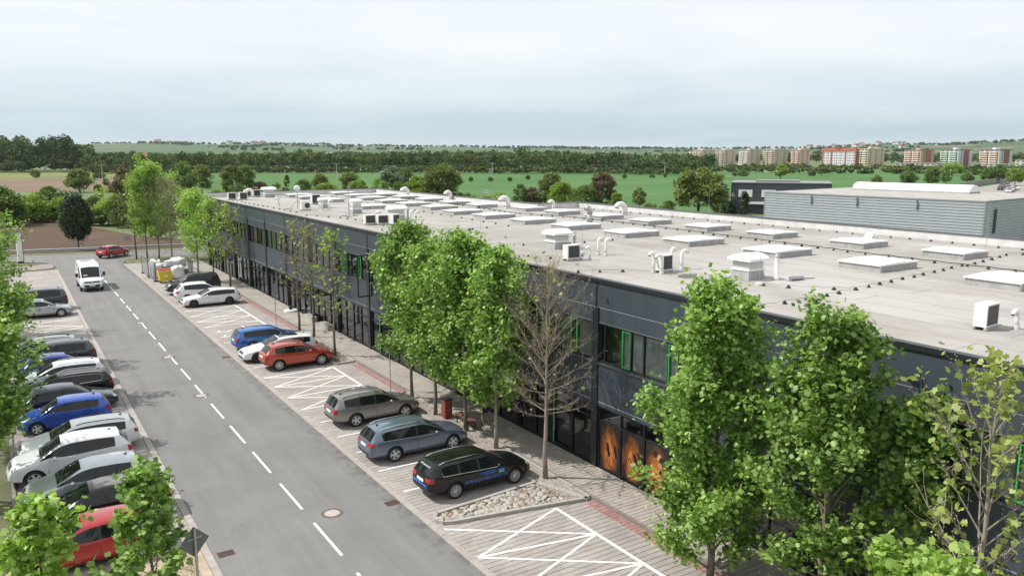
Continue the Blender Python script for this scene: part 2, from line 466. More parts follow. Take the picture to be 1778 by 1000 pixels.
# red tactile strips laid as small blocks beside the walk
def tactile(x0, x1, y0, y1, parent, n=2):
    mb = MB(); step = 0.2; y = y0; w = (x1 - x0) / n
    blk = MB().add([(.004,.004,-.01),(w-.004,.004,-.01),(w-.004,step-.004,-.01),(.004,step-.004,-.01),(.012,.012,.012),(w-.012,.012,.012),(w-.012,step-.012,.012),(.012,step-.012,.012)],
                   [(4,5,6,7),(0,1,5,4),(1,2,6,5),(2,3,7,6),(3,0,4,7)]).mesh('tactile_block', RED_PAVE)
    base = MB(); base.poly([(x0,y0,.004),(x1,y0,.004),(x1,y1,.004),(x0,y1,.004)]); base.build('tactile_bed', JOINT, parent)
    rest = MB()
    while y < y1 - .01:
        for k in range(n):
            if y1 < 30: link('tactile_block', blk, parent, (x0 + k*w, y, 0.004))
            else:
                a = x0 + k*w
                rest.add([(a+.004,y+.004,.004),(a+w-.004,y+.004,.004),(a+w-.004,y+step-.004,.004),(a+.004,y+step-.004,.004),(a+.012,y+.012,.016),(a+w-.012,y+.012,.016),(a+w-.012,y+step-.012,.016),(a+.012,y+step-.012,.016)],
                         [(4,5,6,7),(0,1,5,4),(1,2,6,5),(2,3,7,6),(3,0,4,7)])
        y += step
    if rest.v: o = rest.build('tactile_blocks', RED_PAVE, parent); o['kind'] = 'stuff'
tactile(17.58, 18.02, 8.4, 22.35, pv)
tactile(17.58, 18.02, 39.0, 45.9, pv)
tactile(17.58, 18.02, 57.6, 73.2, pv)

# sidewalk one small step up, along the facade
sw = poly_sheet('sidewalk', [(18.16, -12), (20.06, -12), (20.06, 104.3), (18.16, 104.3)], 0.06, JOINT, 'paved walk between the parking and the dark facade')
mb = MB(); mb.poly([(18.16, Y_FAR, 0.092), (20.06, Y_FAR, 0.092), (20.06, 104.3, 0.092), (18.16, 104.3, 0.092)])
mb.poly([(18.16, -12, 0.092), (20.06, -12, 0.092), (20.06, Y_NEAR, 0.092), (18.16, Y_NEAR, 0.092)])
mb.build('paving_beyond', WALK, sw)
pave_field(sw, 18.17, 20.05, Y_NEAR, Y_FAR, 0.22, 0.33, PAVER_W, 300, z=0.09)
kerb_line('kerb_walk', 18.03, 18.155, 8, 104.3, -0.05, 0.105, KERB_DARK, 1.0, 'dark raised kerb between the red strip and the walk')

# white lines
mk = MB()
def line(p, q, w=0.12, z=0.0065, parent=None, name='marking', m=None):
    p = Vector((p[0], p[1])); q = Vector((q[0], q[1])); d = (q - p).normalized(); n = Vector((-d.y, d.x)) * w / 2
    b = MB(); b.poly([(*(p + n*-1), z), (*(q + n*-1), z), (*(q + n), z), (*(p + n), z)])
    return b.build(name, m or WHITE_PAINT, parent)
Z = [0.0065]
def mline(p, q, w=0.095, parent=None):
    Z[0] += 0.0006
    if Z[0] > 0.016: Z[0] = 0.0065
    return line(p, q, w, Z[0], parent or pv)
# lane dashes of the road
DASH = MB().poly([(-.047,0,0),(.047,0,0),(.047,2.75,0),(-.047,2.75,0)]).mesh('lane_dash', WHITE_PAINT)
y = 15.4
while y < 101:
    if not (43.5 < y < 43.6): link('lane_dash', DASH, road, (8.42 + 0.0004*y, y, 0.0045))
    y += 4.07
# hatched no-parking bays
def hatch(roadside, inner, xr=12.12, xi=16.4, first=True):
    for i, (a, b) in enumerate(zip(roadside, inner)):
        if i or first: mline((xr, a), (xi, b))
        if i + 1 < len(inner):
            mline((xr, a), (xi, inner[i+1])); mline((xi, b), (xr, roadside[i+1]))
    mline((xi, inner[0]), (xi, inner[-1]), 0.13)
hatch([23.35, 21.0, 18.6, 16.2, 13.8, 11.4], [22.6, 20.2, 17.8, 15.4, 13.0, 10.6], first=False)
hatch([46.0, 43.8, 41.4, 39.0], [46.1, 43.9, 41.5, 39.1])
hatch([69.6, 67.0, 64.6, 62.1], [70.3, 67.5, 65.0, 62.5])
mline((16.4, 62.5), (16.4, 59.8), 0.13); mline((16.4, 39.1), (16.4, 38.3), 0.13)
for yy in (27.0, 29.4, 31.85, 34.2, 36.6): mline((12.25, yy), (16.6, yy), 0.1)
for yy in (48.6, 51.1, 53.7, 56.3): mline((12.25, yy), (16.6, yy), 0.1)
for yy in (72.5, 74.9, 77.3, 79.7, 82.1, 84.5, 86.9, 89.3, 91.7, 94.1, 96.5): mline((12.2, yy), (16.6, yy), 0.1)
# painted wheelchair symbols on the free bay
for (sx, sy) in ((12.5, 58.2), (12.5, 60.0), (14.4, 58.3), (14.4, 60.6)):
    mline((sx, sy), (sx + 1.0, sy), 0.12); mline((sx + .35, sy + .05), (sx + .35, sy + .6), 0.10)
    mline((sx + 0.9, sy), (sx + 1.25, sy + .35), 0.10)

# left-hand parking
pl = poly_sheet('pavement_left', [(-0.6, 26.6), (4.59, 26.6), (4.59, 103.0), (-0.6, 103.0)], 0.002, PAVE_L, 'beige block-paved parking bays on the left of the road')
for yy in (29.6, 32.2, 34.7, 37.2, 39.6, 42.0, 44.4, 46.7, 49.1, 51.5, 53.9, 56.3, 58.7, 62.6, 64.9, 75.0, 77.6, 80.0, 82.4, 84.8, 87.2, 89.6): line((0.0, yy), (4.45, yy), 0.1, 0.0065, pl)
for k, (a, b) in enumerate(((71.6, 70.4), (70.2, 67.9), (67.9, 68.0), (70.4, 71.5), (67.7, 65.0), (65.2, 67.4))): line((0.8, a), (4.5, b), 0.1, 0.007 + .0006*k, pl)

# planted beds: kerbs, gravel
GRAVEL = mat('gravel_ground', (0.25, 0.225, 0.20), 0.95, var=0.45, vscale=14, bump=0.8, bscale=30, detail=6)
def bed(name, pts, label, z=0.06):
    mb = MB(); mb.prism([(p[0], p[1]) for p in pts], -0.02, z)
    o = struct(mb.build(name, GRAVEL), label)
    n = len(pts)
    for i in range(n):
        p = Vector(pts[i]); q = Vector(pts[(i+1) % n]); L = (q - p).length; d = (q - p) / L; nrm = Vector((d.y, -d.x))
        k = max(1, round(L / 1.0)); ang = math.atan2(d.y, d.x)
        me = MB().box(0.005, L/k - 0.005, -0.11, 0.0, -0.03, 0.115).mesh('kerb_stone', CONCRETE)
        for j in range(k):
            link('kerb_stone', me, o, (p.x + d.x*L/k*j, p.y + d.y*L/k*j, 0), ang)
    return o
bed1 = bed('ground_bed_near', [(17.05, 24.75), (17.75, 22.62), (17.92, 22.62), (17.92, 38.9), (17.3, 38.4), (16.95, 34.8), (17.05, 30)], 'gravel bed with trees in front of the nearest parked cars')
bed('ground_bed_middle', [(16.75, 46.6), (17.92, 46.6), (17.92, 57.2), (17.1, 57.2), (16.75, 55)], 'gravel bed with sparse trees beside the red car')
bed('ground_bed_far', [(16.75, 74.2), (17.92, 74.2), (17.92, 88), (16.75, 88)], 'gravel bed behind the far parked cars')
# loose stones over the near bed
rnd = random.Random(11)
gs = MB()
def pebble(mb, c, r, rnd, m=0):
    a = rnd.uniform(0, 6.28); sx, sy, sz = r*rnd.uniform(.8,1.3), r*rnd.uniform(.6,1), r*rnd.uniform(.4,.7)
    ca, sa = math.cos(a), math.sin(a); vs = []
    for (u, v, w) in ((1,0,0),(0,1,0),(-1,0,0),(0,-1,0),(0,0,1)):
        X, Y = u*sx, v*sy; vs.append((c[0]+X*ca-Y*sa, c[1]+X*sa+Y*ca, c[2]+w*sz))
    mb.add(vs, [(0,1,4),(1,2,4),(2,3,4),(3,0,4)], m)
def in_poly(x, y, pts):
    c = False; n = len(pts)
    for i in range(n):
        (x1, y1), (x2, y2) = pts[i], pts[(i+1) % n]
        if (y1 > y) != (y2 > y) and x < (x2-x1)*(y-y1)/(y2-y1)+x1: c = not c
    return c
BEDS = [[(17.05, 24.75), (17.75, 22.62), (17.92, 22.62), (17.92, 38.9), (17.3, 38.4), (16.95, 34.8), (17.05, 30)], [(16.75, 46.6), (17.92, 46.6), (17.92, 57.2), (17.1, 57.2), (16.75, 55)]]
for bp_ in BEDS:
    for _ in range(9000):
        x, y = rnd.uniform(16.9, 17.95), rnd.uniform(22.5, 40) if bp_ is BEDS[0] else rnd.uniform(46.6, 57)
        if in_poly(x, y, bp_): pebble(gs, (x, y, .06), rnd.uniform(.015, .04), rnd)
for _ in range(1500):
    x, y = rnd.uniform(16.5, 17.9), rnd.uniform(22.6, 24.9)
    if in_poly(x, y, [(16.85, 24.75), (17.0, 22.85), (17.75, 22.68), (17.15, 24.8)]): pebble(gs, (x, y, .055), rnd.uniform(.02, .045), rnd)
go = gs.build('gravel', mat('gravel_stone', (0.36, 0.32, 0.285), 0.9, isl=0.5))
tag(go, 'loose grey gravel stones covering the tree beds', 'gravel', kind='stuff')

# cobbled island: a raised tongue of field stones with a kerb round it
ISL = [(12.75, 24.55), (12.35, 24.5), (12.15, 24.25), (12.12, 23.95), (12.25, 23.68), (12.6, 23.52), (15.4, 23.0), (17.85, 22.5), (17.1, 24.9)]
island = struct(MB().prism(ISL, -0.02, 0.05).build('cobbled_island', mat('island_mortar', (0.14, 0.115, 0.09), 0.95, var=0.3, vscale=8)), 'kerbed traffic island paved with rough pale field stones')
tag(island, cat=None)
n = len(ISL)
for i in range(n):
    p, q = Vector(ISL[i]), Vector(ISL[(i+1) % n]); L = (q-p).length; d = (q-p)/L; k = max(1, round(L/0.9)); ang = math.atan2(d.y, d.x)
    me = MB().box(.004, L/k - .004, -0.02, 0.12, -.03, 0.125).mesh('kerb_stone', CONCRETE)
    for j in range(k): link('kerb_stone', me, island, (p.x + d.x*L/k*j, p.y + d.y*L/k*j, 0), ang)
def stone_mesh(seed):
    r = random.Random(seed); bm = bmesh.new(); bmesh.ops.create_icosphere(bm, subdivisions=2, radius=1.0)
    off = [Vector((r.gauss(0,1), r.gauss(0,1), r.gauss(0,1))).normalized() for _ in range(7)]; lim = [r.uniform(.5, .85) for _ in range(7)]
    for v in bm.verts:
        for o_, l_ in zip(off, lim):
            dd = v.co.dot(o_)
            if dd > l_: v.co -= o_ * (dd - l_)
        v.co.z *= 0.55
    me = bpy.data.meshes.new('stone'); bm.to_mesh(me); bm.free()
    return me
STONE_MS = [mat('stone_pale', (0.36, 0.34, 0.31), 0.85, var=0.22, vscale=9, isl=.1, coord='obj'), mat('stone_tan', (0.29, 0.21, 0.15), 0.85, var=0.25, vscale=9, isl=.12, coord='obj'), mat('stone_grey', (0.29, 0.275, 0.26), 0.85, var=0.2, vscale=9, isl=.12, coord='obj')]
stones = []
for s_ in range(9):
    me = stone_mesh(s_); me.materials.append(STONE_MS[(0, 0, 1, 2, 0, 0, 1, 2, 0)[s_]]); stones.append(me)
isl_in = [(12.85, 24.32), (12.45, 24.28), (12.32, 24.1), (12.3, 23.95), (12.45, 23.78), (12.7, 23.7), (15.4, 23.17), (17.0, 22.9), (16.75, 24.7)]
pts = []
for _ in range(6000):
    x, y = rnd.uniform(12.2, 17.0), rnd.uniform(22.8, 24.8)
    if in_poly(x, y, isl_in) and all((x-a)**2 + (y-b)**2 > (0.135 + 0.09*c)**2 for a, b, c in pts): pts.append((x, y, rnd.random()**2))
for (x, y, c) in pts:
    o = link('stone', stones[rnd.randrange(9)], island, (x, y, 0.05), rnd.uniform(0, 6.28)); r_ = .132 + .045*c
    o.scale = (r_*1.08, r_*.9, r_*0.95)

# drain grates and manhole covers
RUST = mat('rusty_iron', (0.11, 0.055, 0.04), 0.8, metal=0.2, var=0.4, vscale=12)
def grate(loc, rz, label):
    g = thing('drain_grate', label, 'grate', loc, rz)
    fr = MB()
    for (a,b,c,d) in ((-.26,.26,-.19,-.16),(-.26,.26,.16,.19),(-.26,-.23,-.16,.16),(.23,.26,-.16,.16)): fr.box(a,b,c,d,0,.012)
    fr.build('frame', RUST, g); MB().poly([(-.23,-.16,.003),(.23,-.16,.003),(.23,.16,.003),(-.23,.16,.003)]).build('shaft', BLACK, g)
    bar = MB().box(-.012,.012,-.16,.16,.003,.011).mesh('bar', RUST)
    for k in range(9): link('bar', bar, g, (-.20+.05*k,0,0))
grate((11.45, 26.3, 0.0), 0.0, 'rusty drain grate by the kerb behind the black lettered estate car')
grate((5.25, 25.7, 0.0), 0.0, 'rusty drain grate by the left kerb near the back-turned road sign')
grate((11.45, 52.2, 0.0), 0.0, 'dark drain grate by the kerb behind the white estate with panoramic roof')
def manhole(loc, label):
    g = thing('manhole_cover', label, 'manhole', loc)
    MB().lathe([(.40,0),(.40,.009),(.29,.010),(.29,0.004)], 28).build('ring', mat('manhole_ring', (0.12,.10,.09), .9, var=.3, vscale=12), g)
    MB().lathe([(.28,0),(.28,.008),(.26,.013)], 28).build('lid', mat('manhole_lid', (0.40,.36,.33), .85, var=.15, vscale=10), g)
for (x, y), l in zip(((9.25, 26.7), (8.3, 44.4), (8.3, 54.2), (8.4, 66.6), (8.45, 74.0)),
        ('round pale manhole cover nearest the lane dashes in the foreground', 'second pale manhole cover along the lane line, level with the hatched bay', 'third manhole cover along the lane line, level with the orange-red car',
         'fourth manhole cover along the lane line, level with the far hatched bays', 'farthest manhole cover on the lane line before the white van')):
    manhole((x, y, 0.0), l)
# ------------------------------------------------------------------ the long dark building
PANEL = mat('anthracite_panel', (0.052, 0.065, 0.083), 0.42, metal=0.1, spec=.4, var=0.10, vscale=1.2, stretch=(1, 1, .25), isl=0.05)
FRAME = mat('anthracite_frame', (0.022, 0.026, 0.031), 0.4, metal=0.2)
SEAM = mat('light_joint', (0.30, 0.31, 0.32), 0.5)
GREEN = mat('green_frame', (0.05, 0.42, 0.10), 0.4)
GLASS = glass_mat('office_glass', (0.86, 0.93, 0.90), 0.95)
GLASS_D = glass_mat('shop_glass', (0.70, 0.76, 0.78), 0.88)
INTER = mat('interior_wall', (0.33, 0.32, 0.30), 0.9, var=0.3, vscale=0.5)
INTER_F = mat('interior_floor', (0.16, 0.155, 0.15), 0.6, var=0.2, vscale=0.7)
BLIND = mat('window_blind', (0.62, 0.58, 0.48), 0.8, var=0.1, vscale=6)
CURTAIN = mat('pale_curtain', (0.78, 0.82, 0.76), 0.85, var=0.25, vscale=2.5, stretch=(1, 3, .4))
FX = 20.06
bld = thing('commercial_building', 'long two-storey dark grey office and warehouse building with flat pale roof', 'building', (FX, 0, 0))
BAYS = [-5 + 6*k for k in range(17)]      # -5 ... 91
ENDY = 97.0
def bpart(mb, name, m, parent=None, smooth=False): return mb.build(name, m, parent or bld, smooth)
def pbox(y0, y1, z0, z1, depth=0.10, x=0.0):
    return MB().box(x, x + depth, y0, y1, z0, z1)
rb = random.Random(3)
# shared bay pieces (local y from 0 at the bay's near edge)
ME_TOP = MB().box(0, .1, .06, 5.94, 6.86, 7.86).mesh('facade_panel', PANEL)
ME_STRIP = MB().box(.004, .1, .06, 5.94, 6.26, 6.835).mesh('facade_panel', PANEL)
ME_MID = MB().box(0, .1, .20, 5.80, 2.93, 4.50).mesh('facade_panel', PANEL)
ME_SEAM = MB().box(-.004, .06, .06, 5.94, 6.838, 6.857).mesh('joint_strip', SEAM)
ME_SEAM2 = MB().box(-.012, .06, .20, 5.80, 6.215, 6.255).mesh('joint_strip', mat('drip_flashing', (0.16, .17, .18), .45, metal=.3))
ME_SEAM3 = MB().box(-.004, .06, .20, 5.80, 2.895, 2.925).mesh('joint_strip', SEAM)
ME_LOW = MB().box(.003, .1, .20, 5.80, 2.74, 2.892).mesh('facade_panel', PANEL)
ME_COL = MB().box(-.05, .25, -.19, .19, 0.09, 6.85).mesh('pier', FRAME)
ME_COVER = MB().box(-.02, .1, -.05, .05, 6.86, 7.86).mesh('joint_cover', FRAME)
ME_COPE = MB().box(-.06, .22, .004, 5.996, 7.865, 8.02).mesh('coping', FRAME)
ME_SILL = MB().box(-.05, .2, .20, 5.80, 4.505, 4.57).mesh('sill', mat('sill_metal', (.10, .105, .11), .4, metal=.4))
def frame_rect(mb, y0, y1, z0, z1, t, x0, x1):
    mb.box(x0, x1, y0, y1, z0, z0+t); mb.box(x0, x1, y0, y1, z1-t, z1)
    mb.box(x0, x1, y0, y0+t, z0+t, z1-t); mb.box(x0, x1, y1-t, y1, z0+t, z1-t)
def window(y0, widths, z0, z1, sash=(), kinds=()):
    """upper window band: widths from the far (larger y) jamb down to the near one"""
    w = MB(); tot = sum(widths)
    frame_rect(w, y0, y0+tot, z0, z1, .07, .06, .16)
    y = y0 + tot
    edges = []
    for k, ww in enumerate(widths):
        edges.append((y - ww, y)); y -= ww
    for a, b in edges[:-1]: w.box(.06, .16, a - .03, a + .03, z0+.07, z1-.07)
    win = bpart(w, 'window', FRAME)
    for k, (a, b) in enumerate(edges):
        MB().quad((.115, b-.03, z0+.05), (.115, a+.03, z0+.05), (.115, a+.03, z1-.05), (.115, b-.03, z1-.05)).build('pane', GLASS, win)
        if k in sash:
            s = MB(); frame_rect(s, a+.035, b-.035, z0+.075, z1-.075, .032, .045, .112); s.build('green_sash', GREEN, win)
        if k in kinds:
            c = MB(); nn = 14
            for q in range(nn):
                ya, yb = a + (b-a)*q/nn, a + (b-a)*(q+1)/nn; xo = .145 + .02*(q % 2); xp = .145 + .02*((q+1) % 2)
                c.quad((xo, ya, z0), (xp, yb, z0), (xp, yb, z1), (xo, ya, z1))
            c.build('curtain', CURTAIN, win)
    return win, edges
POSTERS = []
for i, y0 in enumerate(BAYS):
    for me in (ME_TOP, ME_STRIP, ME_MID, ME_SEAM, ME_SEAM2, ME_SEAM3, ME_LOW, ME_COPE, ME_SILL, ME_COL, ME_COVER):
        link(me.name.split('.')[0], me, bld, (0, y0, 0))
    far = y0 >= 55
    if far:
        ws = [1.4, 1.4, 1.4, 1.4]; sash = ()
    else:
        ws = [.30, 1.05, .55, .72, 1.33, .55, 1.10]; sash = (2, 5)
    kinds = tuple(k for k in range(len(ws)) if rb.random() < .8)
    if y0 == 19: kinds = (2, 3, 4, 5, 6)
    if y0 == 25: kinds = (3, 4, 6)
    win, edges = window(y0 + .20, ws, 4.58, 6.21, sash, kinds)
    if far:
        for (a, b) in edges:
            if rb.random() < .8: MB().box(.22, .235, a+.06, b-.06, 6.21-rb.choice((.45, .45, .6)), 6.15).build('roller_blind', BLIND, win)
    # ground floor shop front
    g = MB(); frame_rect(g, y0+.20, y0+5.80, .09, 2.735, .075, .05, .17)
    n = 4; step = 5.6 / n
    for k in range(1, n): g.box(.05, .17, y0+.20+step*k-.03, y0+.20+step*k+.03, .165, 2.66)
    g.box(.052, .168, y0+.275, y0+5.725, 2.10, 2.16)
    front = bpart(g, 'shop_front', FRAME)
    for k in range(n):
        a, b = y0+.20+step*k+.03, y0+.20+step*(k+1)-.03
        a += .045 if k == 0 else 0; b -= .045 if k == n-1 else 0
        MB().quad((.11, b, .165), (.11, a, .165), (.11, a, 2.10), (.11, b, 2.10)).build('pane', GLASS_D, front)
        MB().quad((.11, b, 2.16), (.11, a, 2.16), (.11, a, 2.66), (.11, b, 2.66)).build('pane', GLASS_D, front)
    if y0 in (25, 43, 61, 73, 79):
        kd = 1 if y0 == 25 else 2
        a, b = y0+.20+step*kd, y0+.20+step*(kd+1)
        d = MB(); frame_rect(d, a+.05, b-.05, .17, 2.09, .07, .02, .05)
        door = bpart(d, 'door', FRAME)
        if y0 in (25, 43, 49): MB().box(.012, .05, b-.115, b-.052, .175, 2.6).build('green_jamb', GREEN, door)
        MB().tube([(-.03, b-.2, .8), (-.03, b-.2, 1.5)], .018, 6).build('handle', GALV, door)
        if y0 != 25: MB().box(.3, .32, a, b, .1, 2.1).build('door_leaf', FRAME, door)
link('coping', MB().box(-.06, .22, ENDY-6+.004+6-.01, ENDY+.1, 7.866, 8.018).mesh('coping', FRAME), bld)
link('pier', ME_COL, bld, (0, ENDY, 0))
# bodies: floors, back rooms, the other outer walls
bx0, bx1, bx2 = .0, 41.2 - FX, 45.75 - FX
YS = 60.0
walls = MB()
walls.box(.02, bx1, ENDY-.12, ENDY+.02, 0, 8.0)
walls.box(bx1-.12, bx1, YS, ENDY-.12, 0, 8.0)
walls.box(bx1, bx2, YS-.0, YS+.12, 0, 8.0)
walls.box(bx2-.12, bx2, -5, YS, 0, 8.0)
walls.box(.02, bx2-.12, -5.12, -5, 0, 8.0)
bpart(walls, 'wall', PANEL)
inr = MB(); inr.box(5.2, 5.3, -5, ENDY-.12, .1, 7.8)
for k in range(-5, 98, 6): inr.box(.3, 5.2, k-.05, k+.05, .1, 7.8)
bpart(inr, 'inner_wall', INTER)
fl = MB(); fl.box(.18, 5.2, -5, ENDY-.12, 0.0, .10); fl.box(.18, 5.2, -5, ENDY-.12, 2.75, 4.5); bpart(fl, 'floor_slab', INTER_F)
MB().box(.10, .16, -5, ENDY-.12, .02, .09).build('plinth', FRAME, bld)
# furniture blocks seen through the glass
fb = MB()
for y0 in BAYS:
    for _ in range(3):
        yy = y0 + rb.uniform(.5, 5); xx = rb.uniform(1.2, 4.2); fb.box(xx, xx+rb.uniform(.4, 1.1), yy, yy+rb.uniform(.5, 1.2), .101, .101+rb.uniform(.7, 1.9))
        yy = y0 + rb.uniform(.5, 5); fb.box(xx, xx+.7, yy, yy+.9, 4.501, 4.501+rb.uniform(.8, 1.7))
bpart(fb, 'shelving', mat('shelving', (.28, .27, .25), .8, isl=.6))

# roof: membrane strips lapped over each other, stains, parapet
def roof_mat():
    m = bpy.data.materials.new('roof_membrane'); m.use_nodes = True
    N, L, b = nodes_of(m); new = m.node_tree.nodes.new
    g = new('ShaderNodeNewGeometry')
    def noise(sc, det, st=None):
        n = new('ShaderNodeTexNoise'); n.inputs['Scale'].default_value = sc; n.inputs['Detail'].default_value = det; n.inputs['Roughness'].default_value = .62
        if st:
            k = new('ShaderNodeMapping'); k.inputs['Scale'].default_value = st; L.new(g.outputs['Position'], k.inputs[0]); L.new(k.outputs[0], n.inputs['Vector'])
        else: L.new(g.outputs['Position'], n.inputs['Vector'])
        return n.outputs[0]
    def mix(f, a, c):
        k = new('ShaderNodeMixRGB')
        for i_, v in ((1, a), (2, c)):
            if isinstance(v, tuple): k.inputs[i_].default_value = (*v, 1)
            else: L.new(v, k.inputs[i_])
        L.new(f, k.inputs[0]); return k.outputs[0]
    def rng(v, a, b_, c=0, d=1):
        r = new('ShaderNodeMapRange'); r.inputs['From Min'].default_value = a; r.inputs['From Max'].default_value = b_; r.inputs['To Min'].default_value = c; r.inputs['To Max'].default_value = d
        L.new(v, r.inputs['Value']); return r.outputs[0]
    c = mix(rng(noise(.16, 6), .35, .65), (.275, .258, .238), (.36, .342, .32))
    c = mix(rng(noise(.42, 8, (1, .35, 1)), .50, .70, 0, .7), c, (.225, .195, .168))
    c = mix(rng(noise(.13, 6, (1, .3, 1)), .58, .64, 0, .6), c, (.43, .42, .405))
    oi = new('ShaderNodeObjectInfo')
    vm = new('ShaderNodeVectorMath'); vm.operation = 'SCALE'; L.new(c, vm.inputs[0]); L.new(rng(oi.outputs['Random'], 0, 1, .955, 1.045), vm.inputs['Scale'])
    vm2 = new('ShaderNodeVectorMath'); vm2.operation = 'SCALE'; L.new(vm.outputs[0], vm2.inputs[0]); L.new(rng(noise(24, 3), .3, .7, .93, 1.07), vm2.inputs['Scale'])
    L.new(vm2.outputs[0], b.inputs['Base Color']); b.inputs['Roughness'].default_value = .82
    bp = new('ShaderNodeBump'); bp.inputs['Strength'].default_value = .25; bp.inputs['Distance'].default_value = .02
    L.new(noise(2.2, 5), bp.inputs['Height']); L.new(bp.outputs[0], b.inputs['Normal'])
    return m
ROOFM = roof_mat(); LAP = mat('lap_seam_shadow', (.20, .188, .172), .85, var=.3, vscale=2)  # dark seams that also stand for the thin shadow of each lap
roof = bpart(MB().box(.22, bx1-.2, -5, ENDY-.2, 7.85, 7.93), 'roof', ROOFM)
bpart(MB().box(bx1-.2, bx2-.2, -5, YS-.2, 7.85, 7.93), 'roof', ROOFM)
xs = .20; k = 0
while xs < bx2 - .25:
    xe = min(xs + 1.48, bx2 - .25); yend = ENDY - .2 if xe < bx1 - .2 else YS - .2
    ycuts = [-5] + [(-5 + 15*j + (7 if k % 2 else 0) + rb.uniform(-1, 1)) for j in range(1, 8)]
    ycuts = [c for c in ycuts if c < yend - 2] + [yend]
    for j in range(len(ycuts) - 1):
        s = MB(); a, b = ycuts[j], ycuts[j+1]
        s.add([(xs, a, 7.95), (xe + .05, a, 7.972), (xe + .05, b, 7.972), (xs, b, 7.95), (xe+.05, a, 7.95), (xe+.05, b, 7.95)], [(0,1,2,3), (1,4,5,2), (0,4,1), (3,2,5)])
        s.quad((xe-.0, a, 7.9725), (xe+.03, a, 7.9735), (xe+.03, b, 7.9735), (xe-.0, b, 7.9725), 1)
        s.quad((xs+.02, a+.01, 7.953), (xe+.03, a+.01, 7.9745), (xe+.03, a+.04, 7.9745), (xs+.02, a+.04, 7.953), 1)
        s.build('membrane_strip', [ROOFM, LAP], roof)
    xs += 1.48; k += 1
PARA = mat('parapet_upstand', (.60, .595, .585), .75, var=.12, vscale=1.5)
par = MB()
par.box(.22, bx1-.2, ENDY-.2, ENDY-.12, 7.9, 8.46); par.box(bx1-.2, bx1-.12, YS-.2, ENDY-.2, 7.9, 8.46)
par.box(bx1-.12, bx2-.2, YS-.2, YS-.12+.12, 7.9, 8.46); par.box(bx2-.2, bx2-.12, -5, YS-.2, 7.9, 8.46)
bpart(par, 'parapet', PARA)
cp = MB()
cp.box(.22, bx1+.05, ENDY-.26, ENDY+.06, 8.463, 8.51); cp.box(bx1-.26, bx1+.06, YS+.16, ENDY-.262, 8.464, 8.511)
cp.box(bx1-.26, bx2+.06, YS-.26, YS+.158, 8.4645, 8.512); cp.box(bx2-.26, bx2+.06, -5, YS-.262, 8.465, 8.513)
bpart(cp, 'parapet_coping', mat('coping_grey', (.085, .09, .095), .45, metal=.3))

# skylights: upstand, white rim, two translucent leaves each
SKY_W = mat('skylight_sheet', (.80, .81, .81), .35, var=.05, vscale=1.5)
SKY_U = mat('skylight_upstand', (.36, .36, .355), .6, var=.2, vscale=3)
def skylight(w, d):
    p = []
    u = MB(); u.box(.06, w-.06, .06, d-.06, 0, .26); p.append(('upstand', u.mesh('upstand', SKY_U)))
    r = MB(); r.box(0, w, 0, d, .26, .315); p.append(('rim', r.mesh('rim', mat('skylight_rim', (.66, .66, .65), .4))))
    for k in range(2):
        a, b = .03 + k*(d/2 - .03) + .012, .03 + (k+1)*(d/2-.03) - .012
        l = MB(); l.add([(.04, a, .318), (w-.04, a, .318), (w-.04, b, .318), (.04, b, .318), (w/2, a, .37), (w/2, b, .37)], [(0,4,5,3), (4,1,2,5), (0,1,4), (2,3,5)])
        p.append(('leaf', l.mesh('leaf', SKY_W)))
    l = MB(); l.box(-.03, .03, -.02, .04, 0, .28); p.append(('bracket', l.mesh('bracket', GALV)))
    return p
SK1, SK2 = skylight(2.85, 2.15), skylight(2.35, 2.15)
def put_sky(pieces, x, y):
    e = link('skylight', pieces[0][1], bld, (x - FX, y, 7.96))
    for n_, me in pieces[1:]: link(n_, me, e)
for y in (3.4, 8.8, 14.3, 19.9, 25.4, 31.2, 36.5, 42.2, 47.4, 52.9, 58.0): put_sky(SK1, 31.4, y)
for y in (9.4, 14.9, 20.2, 25.5, 31.4, 36.7, 42.3, 47.6, 53.1, 58.0): put_sky(SK2, 38.5, y)
for x, y in ((32.4, 64.1), (32.5, 75.0), (27.6, 68.2), (27.6, 80.1), (28.0, 86.8), (28.2, 91.6), (33.8, 87.0), (34.2, 93.2), (32.4, 69.6), (33.0, 81.2)): put_sky(SK1, x, y)
for x, y in ((37.1, 69.5), (37.3, 81.2), (37.2, 64.2), (37.3, 75.4), (37.4, 87.4)): put_sky(SK2, x, y)

# ------------------------------------------------------------------ things standing on the roof
ZR = 7.965
FAN_D = mat('fan_dark', (.03, .032, .034), .5)
def ac_unit(x, y, rz, label, w=.85, d=.34, h=.62, coil=True):
    t = thing('air_conditioner', label, 'air conditioner', (x, y, ZR), rz, 'air conditioning units on the flat roof')
    f = MB(); f.box(-w/2, w/2, -.20, -.12, 0, .09); f.box(-w/2, w/2, .12, .20, 0, .09); f.build('foot_rail', CONCRETE, t)
    c = MB(); c.box(-w/2, w/2, -d/2, d/2, .09, .09+h); cs = c.build('casing', WHITE_METAL, t)
    g = MB(); g.box(-w/2+.07, w/2-.06, -d/2-.012, -d/2-.002, .14, .09+h-.05); g.build('coil_grille', FAN_D, t)
    for k in range(7): g2 = MB().box(-w/2+.07, w/2-.06, -d/2-.016, -d/2-.013, .17+k*.075, .176+k*.075); g2.build('slat', GREY_PLASTIC, t)
    MB().lathe([(.235, 0), (.235, .014), (.05, .02)], 22, (-.1, d/2+.001, .09+h/2), axis='y').build('fan', FAN_D, t)
    MB().tube([(w/2, 0, .25), (w/2+.12, -.02, .22), (w/2+.18, -.05, .06), (w/2+.5, -.1, .03)], .025, 6).build('pipe', WHITE_METAL, t)
    return t
ac_unit(23.9, 11.75, R(4), 'white air conditioner alone near the roof edge beside a short bent pipe', .78, .36, .66)
